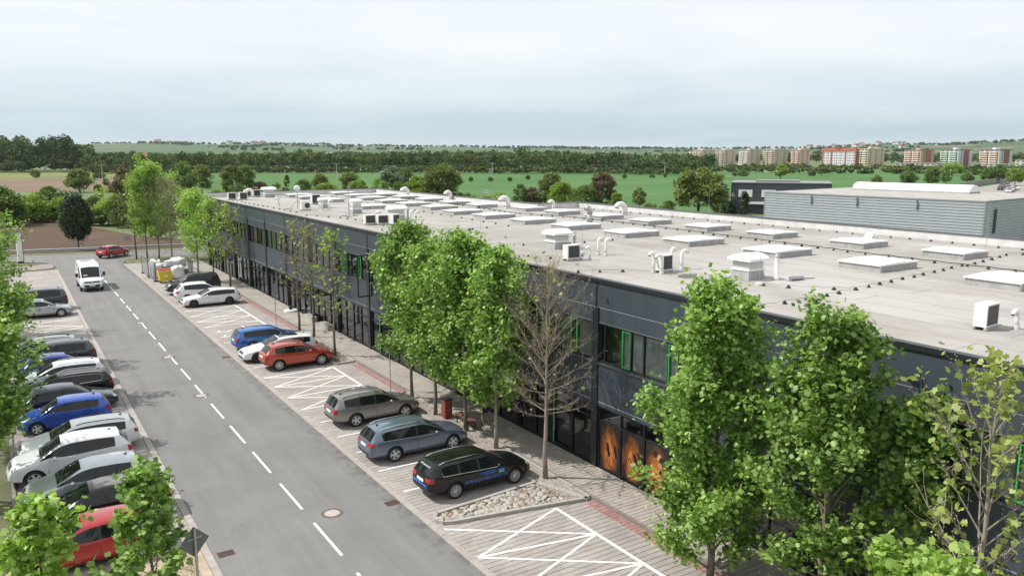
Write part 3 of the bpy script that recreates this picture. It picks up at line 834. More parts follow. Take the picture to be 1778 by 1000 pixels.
ac_unit(22.75, 30.3, R(3), 'white air conditioner in front of the first domed ventilator with twin goosenecks beside', .8, .36, .66)
ac_unit(23.8, 25.1, R(8), 'air conditioner boxed in between four white gooseneck pipes', .75, .36, .66)
ac_unit(22.1, 53.4, 0, 'leftmost of the three air conditioners standing side by side', .8, .36, .62)
ac_unit(22.85, 52.9, 0, 'middle one of the three air conditioners standing side by side', .8, .36, .62)
ac_unit(23.55, 52.3, R(20), 'rightmost of the three air conditioners, next to the gooseneck pair', .7, .36, .68)
ac_unit(22.9, 69.9, R(180), 'air conditioner with its round fan showing beside the tripod mast', .85, .36, .72)
ac_unit(26.5, 77.7, 0, 'air conditioner standing behind the tripod mast and before a long skylight', .9, .4, .9)
ac_unit(21.4, 90.2, 0, 'farthest left air conditioner close to the roof edge', .85, .36, .7)
ac_unit(22.4, 89.4, 0, 'air conditioner second from the far left roof corner', .85, .36, .75)
ac_unit(25.3, 97.0-2.2, 0, 'air conditioner beside the far white domed ventilator', .85, .36, .75)
ac_unit(24.4, 95.2, 0, 'air conditioner between the far gooseneck and the far domed ventilator', .85, .36, .75)
CAPW = mat('cowl_white', (.80, .80, .79), .35, var=.04, vscale=2)
def ventilator(x, y, s, label, h=.88, capw=1.0):
    t = thing('roof_ventilator', label, 'ventilator', (x, y, ZR), 0, 'domed roof ventilators')
    b = .62*s
    MB().add([(-b-.06,-b-.06,0),(b+.06,-b-.06,0),(b+.06,b+.06,0),(-b-.06,b+.06,0),(-b,-b,.34),(b,-b,.34),(b,b,.34),(-b,b,.34)],[(0,1,5,4),(1,2,6,5),(2,3,7,6),(3,0,4,7),(4,5,6,7)]).build('upstand', mat('vent_upstand', (.33, .33, .335), .7, var=.2, vscale=3), t)
    MB().box(-b+.02, b-.02, -b+.02, b-.02, .34, h*.86).build('housing', mat('vent_housing', (.62, .62, .60), .5), t)
    MB().box(-b-.03, b+.03, -b-.03, b+.03, .36, .44).build('flange', WHITE_METAL, t)
    for k in range(4): MB().box(-b-.005, b+.005, -b-.005, b+.005, .50+k*.075, .53+k*.075).build('louvre', mat('vent_louvre', (.54, .54, .53), .5), t)
    # cap: barrel dome running along x
    c = MB(); n = 9; w = .84*s*capw; z0 = h*.86; prof = [(-w + 2*w*i/(n-1)) for i in range(n)]
    top = [(p, z0 + .10 + .26*s*(1-(p/w)**2)) for p in prof]
    vs = [(-w, p, z) for p, z in top] + [(w, p, z) for p, z in top] + [(-w, -w, z0), (-w, w, z0), (w, -w, z0), (w, w, z0)]
    fs = [(i, n+i, n+i+1, i+1) for i in range(n-1)]
    fs += [tuple(range(n)) + (2*n+1, 2*n), tuple(reversed(range(n, 2*n))) + (2*n+2, 2*n+3), (0, 2*n, 2*n+2, n), (n-1, 2*n-1, 2*n+3, 2*n+1), (2*n, 2*n+1, 2*n+3, 2*n+2)]
    c.add(vs, fs); c.build('cap', CAPW, t)
    return t
ventilator(25.45, 21.95, .70, 'white domed roof ventilator nearest the camera with a tall flue beside it')
ventilator(25.0, 34.6, .72, 'white domed roof ventilator behind the single air conditioner, second from the near end')
ventilator(25.45, 56.2, .76, 'white domed ventilator behind the three air conditioners', .95)
ventilator(25.3, 64.1, .62, 'narrow boxy ventilator beside a thin mast and a long skylight', 1.15, .78)
ventilator(25.4, 72.2, .62, 'small ventilator beyond the tripod mast surrounded by pipes', .85, .9)
ventilator(26.3, 93.4, .85, 'farthest white domed ventilator near the far roof edge', 1.0)
def flue(x, y, h, r, label):
    t = thing('flue_pipe', label, 'flue', (x, y, ZR))
    MB().lathe([(r*1.35, 0), (r*1.25, .12), (r, .14), (r, h-.22), (r*.8, h-.16)], 14).build('pipe', GALV if r < .09 else WHITE_METAL, t, True)
    MB().lathe([(r*1.1, h-.16), (r*.5, h-.06)], 14).build('collar', WHITE_METAL, t)
    MB().lathe([(r*1.25, h-.05), (r*.9, h+.04), (r*.3, h+.08)], 14).build('cap', GALV, t)
flue(26.05, 21.0, 1.0, .095, 'tall white flue pipe right beside the nearest domed ventilator')
flue(25.95, 34.3, .85, .085, 'tall flue pipe beside the second domed ventilator')
flue(26.35, 56.0, .95, .085, 'tall flue pipe beside the ventilator behind three air conditioners')
flue(24.35, 63.2, 1.2, .05, 'thin steel pipe at the narrow boxy ventilator')
def goose(x, y, h, r, rz, label, name='gooseneck_pipe', bend=1.0):
    t = thing(name, label, 'vent pipe', (x, y, ZR), rz, 'white gooseneck vent pipes on the roof')
    R_ = r*2.0*bend; pts = [(0, 0, 0), (0, 0, h*.5), (0, 0, h-R_)]
    for k in range(1, 8):
        a = math.pi*k/7*.92; pts.append((R_*(1-math.cos(a)), 0, h - R_ + R_*math.sin(a)))
    MB().tube(pts, [r]*len(pts), 14).build('elbow', WHITE_METAL, t, True)
    MB().lathe([(r*1.6, 0), (r*1.25, .10), (r*1.02, .12)], 14).build('flange', mat('pipe_flange', (.5, .5, .5), .6), t)
    p = Vector(pts[-1]); q = Vector(pts[-2]); d = (p-q).normalized()
    MB().tube([p + d*.002, p + d*.01], r*.86, 14).build('mouth', BLACK, t)
for (x, y, h, r, rz, l) in [
    (24.9, 25.8, .86, .075, 15, 'taller gooseneck pipe at the back left of the boxed-in air conditioner'), (25.05, 25.3, .82, .075, -10, 'gooseneck pipe at the back right of the boxed-in air conditioner'),
    (23.35, 24.75, .80, .075, 170, 'gooseneck pipe at the front right of the boxed-in air conditioner'), (23.4, 25.3, .84, .075, 185, 'gooseneck pipe at the front left of the boxed-in air conditioner'),
    (23.55, 29.9, .62, .06, 180, 'single gooseneck pipe just right of the lone air conditioner'), (25.1, 31.2, .82, .07, 10, 'left one of the free-standing gooseneck pair'), (25.25, 30.8, .82, .07, -5, 'right one of the free-standing gooseneck pair'),
    (25.0, 52.8, .9, .08, 10, 'left gooseneck of the pair right of the three air conditioners'), (25.1, 52.1, .9, .08, 0, 'right gooseneck of the pair right of the three air conditioners'),
    (22.5, 76.6, .8, .09, 160, 'lone gooseneck near the far roof edge left of the mast'), (24.7, 68.9, .9, .09, 20, 'gooseneck beside the small ventilator past the mast'), (24.2, 69.3, .9, .09, 170, 'gooseneck turned left beside the small ventilator past the mast'), (23.2, 54.0, .85, .08, 180, 'gooseneck rising behind the three air conditioners')]:
    goose(x, y, h, r, R(rz), l)
for (x, y, h, r, rz, l) in [(40.3, 85.6, .95, .22, 180, 'big white vent hood farthest away at the back roof edge'), (40.8, 76.0, .95, .2, 190, 'big white vent hood second from the far end at the back edge'), (39.6, 62.6, 1.0, .22, 175, 'big white vent hood beside the roof ladder cage'),
    (42.0, 58.7, .8, .14, 180, 'medium white vent hood behind a skylight by the parapet step'), (43.6, 50.8, .9, .22, 170, 'wide white vent hood near the parapet in the middle of the roof'), (24.6, 93.9, .9, .18, 170, 'big vent hood at the far left roof corner')]:
    goose(x, y, h, r, R(rz), l, 'vent_hood', .95)
t = thing('cowl_chimney', 'grey steel chimney with a bent rotating cowl behind the skylights', 'chimney', (35.6, 45.3, ZR))
MB().lathe([(.22, 0), (.2, .4), (.2, .75)], 16).build('pipe', GALV, t, True)
MB().tube([(0, 0, .76), (0, 0, .95), (-.12, .05, 1.12), (-.34, .1, 1.22)], [.2, .2, .21, .22], 14).build('cowl', GALV, t, True)
# lightning rods, mast
def rod(x, y, h, label, base=True):
    t = thing('lightning_rod', label, 'lightning rod', (x, y, ZR), 0, 'lightning rods on the roof')
    MB().lathe([(.16, 0), (.15, .09), (.06, .13)], 14).build('foot', mat('rod_foot', (.5, .48, .45), .8), t)
    MB().tube([(0, 0, .1), (0, 0, h*.6), (0, 0, h)], [.012, .01, .006], 6).build('rod', GALV, t)
rod(24.4, 20.45, 2.6, 'thin lightning rod in front of the nearest domed ventilator')
rod(24.6, 31.9, 2.6, 'thin lightning rod between gooseneck pipes and the second ventilator')
rod(25.7, 43.9, 2.4, 'thin lightning rod standing alone on the bare middle of the roof')
rod(41.5, 39.5, 2.6, 'thin lightning rod by the back parapet before the distant field')
rod(42.0, 21.0, 2.8, 'thin lightning rod by the back parapet before the grey ribbed hall')
rod(25.6, 66.5, 2.2, 'thin lightning rod among the far roof equipment')
t = thing('antenna_mast', 'slim steel tripod mast with a small dish on the far roof', 'mast', (23.0, 72.4, ZR))
MB().tube([(0, 0, 0), (0, 0, 2.0)], .035, 8).build('pole', GALV, t)
for k in range(3):
    a = R(30 + 120*k); MB().tube([(0, 0, .8), (.75*math.cos(a), .75*math.sin(a), .04)], .025, 6).build('leg', GALV, t)
    MB().obox((.8*math.cos(a), .8*math.sin(a), .03), (.6, .3, .06), a).build('ballast_slab', CONCRETE, t)
MB().lathe([(.02, 0), (.2, .05), (.29, .12)], 18, (0, -.12, 1.85), axis='y').build('dish', WHITE_METAL, t, True)
t = thing('roof_mast', 'thin mast on concrete slabs left of the boxy ventilator', 'mast', (23.75, 61.6, ZR))
MB().tube([(0, 0, 0), (0, 0, 2.6)], .022, 6).build('pole', GALV, t)
for a in (0, 2.1, 4.2): MB().tube([(0,0,.55),(.45*math.cos(a),.45*math.sin(a),.05)], .015, 5).build('leg', GALV, t); MB().obox((.5*math.cos(a), .5*math.sin(a), .04), (.45,.3,.08), a).build('ballast_slab', CONCRETE, t)
t = thing('roof_ladder', 'galvanised roof ladder with a safety cage at the back edge', 'ladder', (42.0, 69.7, ZR-.2))
for dx in (-.3, .3):
    MB().tube([(-.5, dx, 0), (-.5, dx, 1.6), (.45, dx, 1.6), (.45, dx, -1)], .03, 6).build('rail', GALV, t)
    MB().tube([(-.5, dx*2.2, .2), (-.5, dx*2.2, 1.5), (.2, dx*2.2, 1.5)], .025, 6).build('post', GALV, t)
for k in range(5): MB().tube([(-.5, -.66, .4+k*.28), (-.5, .66, .4+k*.28)], .018, 6).build('rung', GALV, t)
# short pipe by the near air conditioner, cable duct box, plastic sack
goose(24.55, 11.2, .55, .07, R(180), 'short grey bent pipe right of the air conditioner at the near roof edge', 'cable_pipe')
t = thing('cable_duct', 'short grey metal duct box lying near the boxed-in air conditioner', 'duct', (23.6, 23.4, ZR), R(-35))
MB().box(-.3, .3, -.1, .1, 0, .16).build('box', GALV, t); MB().box(.302, .306, -.07, .07, .03, .13).build('opening', BLACK, t); MB().box(-.45, -.302, -.06, .06, 0, .11).build('elbow', GALV, t)
t = thing('fallen_pipe', 'grey pipe piece lying beside the tall flue', 'pipe', (26.7, 20.55, ZR), R(-8))
MB().tube([(-.3, 0, .09), (.35, 0, .09)], .085, 10).build('pipe', GALV, t); MB().tube([(.36, 0, .06), (.6, .02, .04), (1.0, 0, .02)], .02, 6).build('cable', GREY_PLASTIC, t)
bm = bmesh.new(); bmesh.ops.create_icosphere(bm, subdivisions=3, radius=.38); rs = random.Random(8)
for v in bm.verts: v.co *= rs.uniform(.8, 1.12); v.co.z = max(-.22, v.co.z*.9)
me = bpy.data.meshes.new('plastic_sack'); bm.to_mesh(me); bm.free(); me.materials.append(mat('sack_film', (.72, .73, .73), .3))
tag(link('plastic_sack', me, None, (42.3, 27.6, ZR + .22)), 'crumpled white plastic sack lying by the back parapet', 'sack')
# lightning conductor lines: a wire on little black holders
HOLD = MB().add([(-.075,-.075,0),(.075,-.075,0),(.075,.075,0),(-.075,.075,0),(-.025,-.025,.10),(.025,-.025,.10),(.025,.025,.10),(-.025,.025,.10)],[(0,1,5,4),(1,2,6,5),(2,3,7,6),(3,0,4,7),(4,5,6,7)]).mesh('holder', mat('holder_black', (.025, .022, .02), .8))
def conductor(pts, label, step=1.05, wire=.008, m=None):
    t = thing('conductor_line', label, 'cable', (0, 0, ZR), 0)
    P = [Vector((*p, .12)) for p in pts]; poly = []
    rr = random.Random(len(pts)*7 + int(pts[0][0]*10))
    for a, b in zip(P[:-1], P[1:]):
        L = (b-a).length; n = max(1, round(L/step))
        for j in range(n):
            q = a + (b-a)*(j/n) + Vector((rr.uniform(-.05,.05), rr.uniform(-.05,.05), 0)); poly.append(q)
            o = link('holder', HOLD, t, (q.x, q.y, 0), rr.uniform(0, 1.5)); poly.append(a + (b-a)*((j+.5)/n) + Vector((0, 0, -.03)))
    poly.append(P[-1])
    MB().tube(poly, wire, 4).build('wire', m or GREY_PLASTIC, t)
conductor([(36.3, 9), (36.3, 19.1), (36.4, 24), (36.7, 27), (37.3, 36), (37.8, 42), (37.8, 50), (36.3, 57), (37.6, 65.3), (38.1, 75), (38.5, 88)], 'long black cable on holders running the length of the roof', 1.15, .022, BLACK)
conductor([(24.5, 20.3), (25.3, 18.7), (26.6, 17.8), (36.2, 19.1)], 'conductor wire crossing the roof from the nearest rod to the long cable', .95)
conductor([(36.4, 18.9), (42.0, 20.0), (45.2, 19.0)], 'conductor wire from the long cable to the back parapet', 1.2)
conductor([(45.1, 2), (45.1, 59.3)], 'conductor wire along the foot of the back parapet', 1.25)
conductor([(20.9, 17.4), (24.5, 17.5), (26.2, 17.7)], 'conductor wire from the roof edge to the crossing wire near the leafy tree tops', 1.1)
conductor([(20.6, 26.9), (22.3, 26.0), (23.3, 25.0)], 'short wire from the roof edge to the boxed-in air conditioner', 1.0)
conductor([(21.2, 33.5), (22.2, 31.3), (23.4, 30.4), (24.6, 31.9)], 'wire curving round the lone air conditioner', 1.0)
conductor([(22.0, 38.0), (24.2, 36.6), (26.8, 35.8), (31.0, 36.0)], 'conductor wire passing behind the second domed ventilator', 1.1)
conductor([(21.0, 47.0), (24.0, 46.0), (29, 46.6)], 'conductor wire across the bare middle of the roof', 1.2)
conductor([(21.0, 64.0), (22.5, 60.2), (23.0, 55.2), (25.4, 52.6)], 'conductor wire along the far edge left of the three air conditioners', 1.2)
conductor([(21.0, 88.0), (21.3, 76), (21.4, 66)], 'conductor wire along the far facade edge of the roof', 1.6)
conductor([(40.4, 63), (40.5, 95)], 'conductor wire along the far back edge of the roof', 1.6)
conductor([(29.8, 47), (31, 64.5), (31.6, 82), (33, 92)], 'conductor wire between the far skylights', 2.0)

# open sign frame standing out from the facade
t = thing('projecting_sign', 'empty dark rectangular sign frame standing out from the facade', 'sign', (FX, 48.4, 3.75))
s = MB(); zt = 2.75
s.box(-1.0, -.01, -.04, .04, 0, .08); s.box(-1.0, -.01, -.04, .04, zt-.08, zt); s.box(-1.0, -.92, -.04, .04, .08, zt-.08); s.box(-.09, -.01, -.04, .04, .08, zt-.08)
s.build('frame', FRAME, t)
MB().box(-.12, -.005, -.06, .06, .4, .5).build('bracket', FRAME, t); MB().box(-.12, -.005, -.06, .06, 2.2, 2.3).build('bracket', FRAME, t)
# orange printed films on the inside of the shop front nearest the camera
def poster_mat():
    m = bpy.data.materials.new('orange_print'); m.use_nodes = True
    N, L, b = nodes_of(m); new = m.node_tree.nodes.new
    tc = new('ShaderNodeTexCoord'); sp = new('ShaderNodeVectorMath'); sp.operation = 'SUBTRACT'; sp.inputs[1].default_value = (.5, .5, .42); L.new(tc.outputs['Generated'], sp.inputs[0])
    mp = new('ShaderNodeMapping'); mp.inputs['Scale'].default_value = (0, 1.5, 1.25); mp.inputs['Rotation'].default_value = (R(24), 0, 0); L.new(sp.outputs[0], mp.inputs[0])
    ln = new('ShaderNodeVectorMath'); ln.operation = 'LENGTH'; L.new(mp.outputs[0], ln.inputs[0])
    nz = new('ShaderNodeTexNoise'); nz.inputs['Scale'].default_value = 2.2; nz.inputs['Detail'].default_value = 5; L.new(tc.outputs['Object'], nz.inputs['Vector'])
    ad = new('ShaderNodeMath'); ad.operation = 'MULTIPLY_ADD'; ad.inputs[1].default_value = .5; L.new(nz.outputs[0], ad.inputs[0]); L.new(ln.outputs['Value'], ad.inputs[2])
    rp = new('ShaderNodeValToRGB'); c = rp.color_ramp; c.elements[0].position = .30; c.elements[0].color = (.62, .21, .045, 1); c.elements[1].position = .98; c.elements[1].color = (.02, .015, .012, 1)
    e_ = c.elements.new(.58); e_.color = (.36, .105, .022, 1)
    L.new(ad.outputs[0], rp.inputs[0]); L.new(rp.outputs[0], b.inputs['Base Color']); b.inputs['Roughness'].default_value = .5
    return m
PRINT = poster_mat(); INK = mat('print_ink', (.018, .012, .01), .5); INK2 = mat('print_highlight', (.50, .27, .12), .5)
for bay, labels in ((19, ('orange and black printed film with dark round shapes, nearest the leafy tree', 'orange film printed with dark rounded blocks, third pane from the pier', 'orange printed film with a dark zip-like machine part', 'orange printed film with two dark slanting rods, next to the pier')), (7, ('orange printed film low behind the near leafy trees', 'brick-orange printed film in the nearest visible shop window'))):
    for k, lab in enumerate(labels):
        a = bay + .20 + 1.4*k + .08; b = a + 1.4 - .16
        t = thing('window_poster', lab, 'poster', (FX + .085, (a+b)/2, .17), 0, 'orange printed films on the shop windows')
        w = (b-a)/2
        MB().box(0, .006, -w, w, 0, 1.92).build('film', PRINT, t)
        r_ = random.Random(bay*5 + k)
        def slab(y, z, sy, sz, rot, m=INK, nm='print_shape', x=-.0012):
            MB().obox((x, y, z), (.001, sy, sz), Matrix.Rotation(rot, 3, 'X')).build(nm, m, t)
        if k == 3:
            for off in (-.28, .18):
                slab(off, 1.05, .05, 1.5, R(-17)); slab(off+.07, 1.0, .035, 1.2, R(-17)); slab(off-.12, .85, .14, .55, R(-17)); slab(off+.03, 1.02, .012, 1.4, R(-17), INK2, x=-.0022)
        elif k == 2:
            for q in range(6): slab(.38 - q*.11, .55 + q*.09, .045, .28 + .02*(q % 2), R(-25))
            slab(.5, .42, .12, .26, R(20)); slab(-.25, .95, .12, .5, R(-30)); slab(-.4, 1.1, .10, .38, R(-30)); slab(-.12, 1.0, .06, .45, R(-30)); slab(-.2, .62, .4, .12, R(12)); slab(.1, .66, .5, .035, R(-35), INK2, x=-.0022)
        else:
            for q in range(7):
                y_, z_ = r_.uniform(-.5, .5), r_.uniform(.2, 1.6); rad = r_.uniform(.08, .2)
                pts = [(-.0012 - .0003*q, y_ + rad*math.cos(2*math.pi*j/14), z_ + rad*1.1*math.sin(2*math.pi*j/14)) for j in range(14)]
                MB().poly(pts[::-1]).build('print_shape', INK if q % 3 else INK2, t)
# white notices in the far shop windows
t = thing('window_notice', 'white notice board in a far shop window behind the blue sign post', 'notice', (FX + .07, 83.2, .5))
MB().box(0, .01, -.6, .6, 0, 1.9).build('sheet', WHITE_METAL, t)
for k in range(6): MB().box(-.002, -.001, -.4 + .1*(k % 2), .35, .3 + .25*k, .36 + .25*k).build('print_line', mat('notice_ink', (.25, .08, .07), .6), t)
# ------------------------------------------------------------------ vehicles
CAR_GLASS = mat('car_glass', (0.010, 0.013, 0.015), 0.03, spec=0.45)
TYRE = mat('tyre', (0.016, 0.016, 0.017), 0.8)
RIM = mat('alloy', (0.58, 0.58, 0.58), 0.35, metal=0.3)
RIM_D = mat('alloy_dark', (0.05, 0.05, 0.055), 0.35, metal=0.6)
PLASTIC = mat('black_trim', (0.022, 0.023, 0.024), 0.55)
LAMP_R = mat('tail_lamp', (0.36, 0.012, 0.014), 0.15, coat=0.6)
LAMP_W = mat('head_lamp', (0.52, 0.55, 0.57), 0.12, coat=0.8)
CHROME = mat('chrome', (0.72, 0.73, 0.74), 0.15, metal=1.0)
PLATE = mat('plate_white', (0.75, 0.75, 0.73), 0.4)
WELL = mat('wheel_well', (0.008, 0.008, 0.008), 0.9)
def paint(name, col, metal=0.25, rough=0.28):
    rough = min(rough, .26)
    m = mat('paint_' + name, col, rough, metal=metal, coat=0.9, var=0.06, vscale=2.5)
    return m
def interp(pts, u):
    if u <= pts[0][0]: return pts[0][1]
    for (a, p), (b, q) in zip(pts[:-1], pts[1:]):
        if u <= b: return p + (q-p)*(u-a)/(b-a)
    return pts[-1][1]
S_BODY, S_WS, S_RG, S_SIDE, S_CLAD, S_WELL = 0, 1, 2, 3, 4, 5
def car_shell(T):
    """a cage of cross-sections, subdivided, wheel wells cut out; returns {slot: mesh} and a BVH of the whole skin"""
    L, W, H = T['L'], T['W'], T['H']
    hw = W/2
    top = T['top']; belt = T['belt']
    half = T.get('half', [(0, .70), (.06, .78), (.25, .88), (.6, .955), (1.1, .985), (1.7, 1.0), (L-1.5, 1.0), (L-.8, .975), (L-.3, .91), (L-.07, .82), (L, .72)])
    roofw = T.get('roofw', [(0, .66), (T['ws'], .665), (L*.55, .69), (T['re'], .66), (L, .64)])
    bot = [(0, .30), (.12, .22), (.6, .19), (L-.7, .20), (L-.1, .30), (L, .40)]
    us = T['us']
    rings = []
    for u in us:
        w = hw*interp(half, u); zt = interp(top, u); zb = interp(bot, u) + T.get('lift', 0)
        g = interp(T['green'], u)
        zbelt = interp(belt, u)
        zbelt = min(zbelt, zt - .035) if g < .5 else zbelt
        zbelt = g*interp(belt, u) + (1-g)*(zt - .07)
        rw = hw*interp(roofw, u)
        r = [(0, zb), (.76*w, zb), (.955*w, zb + .07), (1.0*w, zb + .42*(zbelt-zb)), (.99*w, zbelt - .13), (.955*w, zbelt)]
        hood = [(.88*w, zt-.04), (.78*w, zt-.018), (.42*w, zt), (0, zt+.012)]
        gh = [(rw+.06, zt-.115), (rw, zt-.05), (rw*.62, zt), (0, zt+.018)]
        for a, b in zip(hood, gh): r.append((a[0]*(1-g)+b[0]*g, a[1]*(1-g)+b[1]*g))
        x = L/2 - u
        ring = [(x, p[0], p[1]) for p in r] + [(x, -p[0], p[1]) for p in r[-2:0:-1]]
        rings.append(ring)
    n = len(rings[0]); vs = [p for r in rings for p in r]; fs = []; ms = []
    for i in range(len(us)-1):
        seg = T['seg'][i]
        for j in range(n):
            k = j if j < 9 else 17 - j      # strip index counted from the bottom on either side
            fs.append((i*n+j, i*n+(j+1) % n, (i+1)*n+(j+1) % n, (i+1)*n+j))
            s = S_BODY
            if k <= 0: s = S_CLAD
            if k == 1 and T.get('clad'): s = S_CLAD
            if k == 5 and seg in ('ws', 'w'): s = S_SIDE
            if k == 5 and seg == 'b' and i < T.get('lastb', 99): s = S_CLAD
            if k >= 7 and seg == 'ws': s = S_WS
            if k >= 7 and seg == 'rg': s = S_RG
            ms.append(s)
    fs.append(tuple(range(n))[::-1]); ms.append(S_BODY); fs.append(tuple(range((len(us)-1)*n, len(us)*n))); ms.append(S_BODY)
    me = bpy.data.meshes.new('cage'); me.from_pydata(vs, [], [f[::-1] for f in fs])
    slots = [bpy.data.materials.get('slot%d' % k) or bpy.data.materials.new('slot%d' % k) for k in range(6)]
    for s in slots: me.materials.append(s)
    me.polygons.foreach_set('material_index', ms)
    # creases keep shoulders and window edges crisp
    at = me.attributes.new('crease_edge', 'FLOAT', 'EDGE')
    cr = np.zeros(len(me.edges), dtype=np.float32)
    fm = {}
    for p in me.polygons:
        for ek in p.edge_keys: fm.setdefault(ek, []).append(p.material_index)
    for e_ in me.edges:
        mm = fm.get(tuple(sorted(e_.vertices)), [0])
        if len(set(mm)) > 1: cr[e_.index] = .9
    at.data.foreach_set('value', cr)
    cnt = {}
    for e_ in me.edges:
        mm = fm.get(tuple(sorted(e_.vertices)), [0])
        if len(set(mm)) > 1 and (S_SIDE in mm or S_WS in mm or S_RG in mm):
            for vv in e_.vertices: cnt.setdefault(vv, []).append(e_.vertices[0] + e_.vertices[1] - vv)
    av = me.attributes.new('crease_vert', 'FLOAT', 'POINT'); cv = np.zeros(len(me.vertices), dtype=np.float32)
    for vv, ns_ in cnt.items():
        dirs = [(Vector(vs[q]) - Vector(vs[vv])).normalized() for q in ns_]
        if not any(dirs[a].dot(dirs[b]) < -.6 for a in range(len(dirs)) for b in range(a)): cv[vv] = .8
    av.data.foreach_set('value', cv)
    o = bpy.data.objects.new('cage', me); COL.objects.link(o)
    sd = o.modifiers.new('s', 'SUBSURF'); sd.levels = 2; sd.render_levels = 2
    cut = MB()
    wr = T['wr'] + .055
    for u in T['wheels']:
        for sgn in (1, -1):
            y0, y1 = sgn*(hw+.2), sgn*(hw-.30)
            cut.lathe([(wr, min(y0, y1)), (wr, max(y0, y1))], 28, (L/2-u, 0, T['wr']), axis='y')
    cme = cut.mesh('cut', slots[5]); bmc = bmesh.new(); bmc.from_mesh(cme); bmesh.ops.recalc_face_normals(bmc, faces=bmc.faces); bmc.to_mesh(cme); bmc.free()
    c = bpy.data.objects.new('cut', cme); COL.objects.link(c)
    bo = o.modifiers.new('b', 'BOOLEAN'); bo.object = c; bo.operation = 'DIFFERENCE'; bo.solver = 'EXACT'
    try: bo.material_mode = 'TRANSFER'
    except Exception: pass
    dg = bpy.context.evaluated_depsgraph_get()
    full = bpy.data.meshes.new_from_object(o.evaluated_get(dg))
    bpy.data.objects.remove(o); bpy.data.objects.remove(c)
    names = [m_.name for m_ in full.materials]
    bv = BVHTree.FromPolygons([v.co.copy() for v in full.vertices], [tuple(p.vertices) for p in full.polygons])
    out = {}
    co = [tuple(v.co) for v in full.vertices]
    for s in range(6):
        idx = [p for p in full.polygons if names[p.material_index] == 'slot%d' % s]
        if not idx: continue
        mp = {}; V = []; F = []
        for p in idx:
            f = []
            for v in p.vertices:
                if v not in mp: mp[v] = len(V); V.append(co[v])
                f.append(mp[v])
            F.append(tuple(f))
        m2 = bpy.data.meshes.new('part'); m2.from_pydata(V, [], F); m2.polygons.foreach_set('use_smooth', [True]*len(F))
        m2.update()
        if s in (S_BODY, S_CLAD, S_WELL):
            try: m2.set_sharp_from_angle(angle=R(38))
            except Exception: pass
        out[s] = m2
    return out, bv
def project(bv, o, d):
    h = bv.ray_cast(Vector(o), Vector(d).normalized())
    return (h[0], h[1]) if h[0] is not None else (None, None)
def patch(bv, corners, d, m, name, nx=6, ny=4, off=.006):
    """a lens / trim panel laid on the skin: corners of a quad seen along d, projected"""
    a, b, c, e_ = [Vector(p) for p in corners]; mb = MB(); vs = []; ok = True
    for j in range(ny+1):
        for i in range(nx+1):
            s, t = i/nx, j/ny
            p = (a*(1-s)+b*s)*(1-t) + (e_*(1-s)+c*s)*t
            h, nn = project(bv, p - Vector(d)*3, d)
            if h is None: return None
            vs.append(h - Vector(d).normalized()*off)
    fs = [(j*(nx+1)+i, j*(nx+1)+i+1, (j+1)*(nx+1)+i+1, (j+1)*(nx+1)+i) for j in range(ny) for i in range(nx)]
    mb.add(vs, fs)
    me = mb.mesh(name, m, True)
    return me
WHEEL_CACHE = {}
def wheel_meshes(r, style):
    if (r, style) in WHEEL_CACHE: return WHEEL_CACHE[(r, style)]
    w = .105
    ty = MB().lathe([(r*.66, -w*.8), (r*.80, -w), (r*.95, -w*.92), (r, -w*.6), (r, w*.6), (r*.95, w*.92), (r*.80, w), (r*.66, w*.8)], 28, axis='y', caps=False).mesh('tyre', TYRE, True)
    rm = MB()
    rm.lathe([(r*.70, .0), (r*.70, w*.82), (r*.63, w*.86), (r*.61, w*.35)], 28, axis='y', m=0, caps=False)
    rm.lathe([(r*.6, 0), (r*.58, w*.25)], 20, axis='y', m=1)
    rm.lathe([(r*.17, w*.3), (r*.16, w*.78), (r*.08, w*.84)], 12, axis='y', m=0)
    ns = {'five': 5, 'ten': 10, 'multi': 7, 'dark': 8}[style]; sw = {'five': .16, 'ten': .055, 'multi': .10, 'dark': .09}[style]*r*2
    for k in range(ns):
        a = 2*math.pi*k/ns
        Rm = Matrix.Rotation(a, 3, 'Y')
        rm.obox(Rm @ Vector((r*.39, w*.66, 0)), (r*.48, w*.25, sw*.8), Rm, 0)
    a_m = [RIM, RIM_D] if style != 'dark' else [RIM_D, RIM_D]
    rim = rm.mesh('rim', a_m)
    WHEEL_CACHE[(r, style)] = (ty, rim)
    return ty, rim
SHELLS = {}
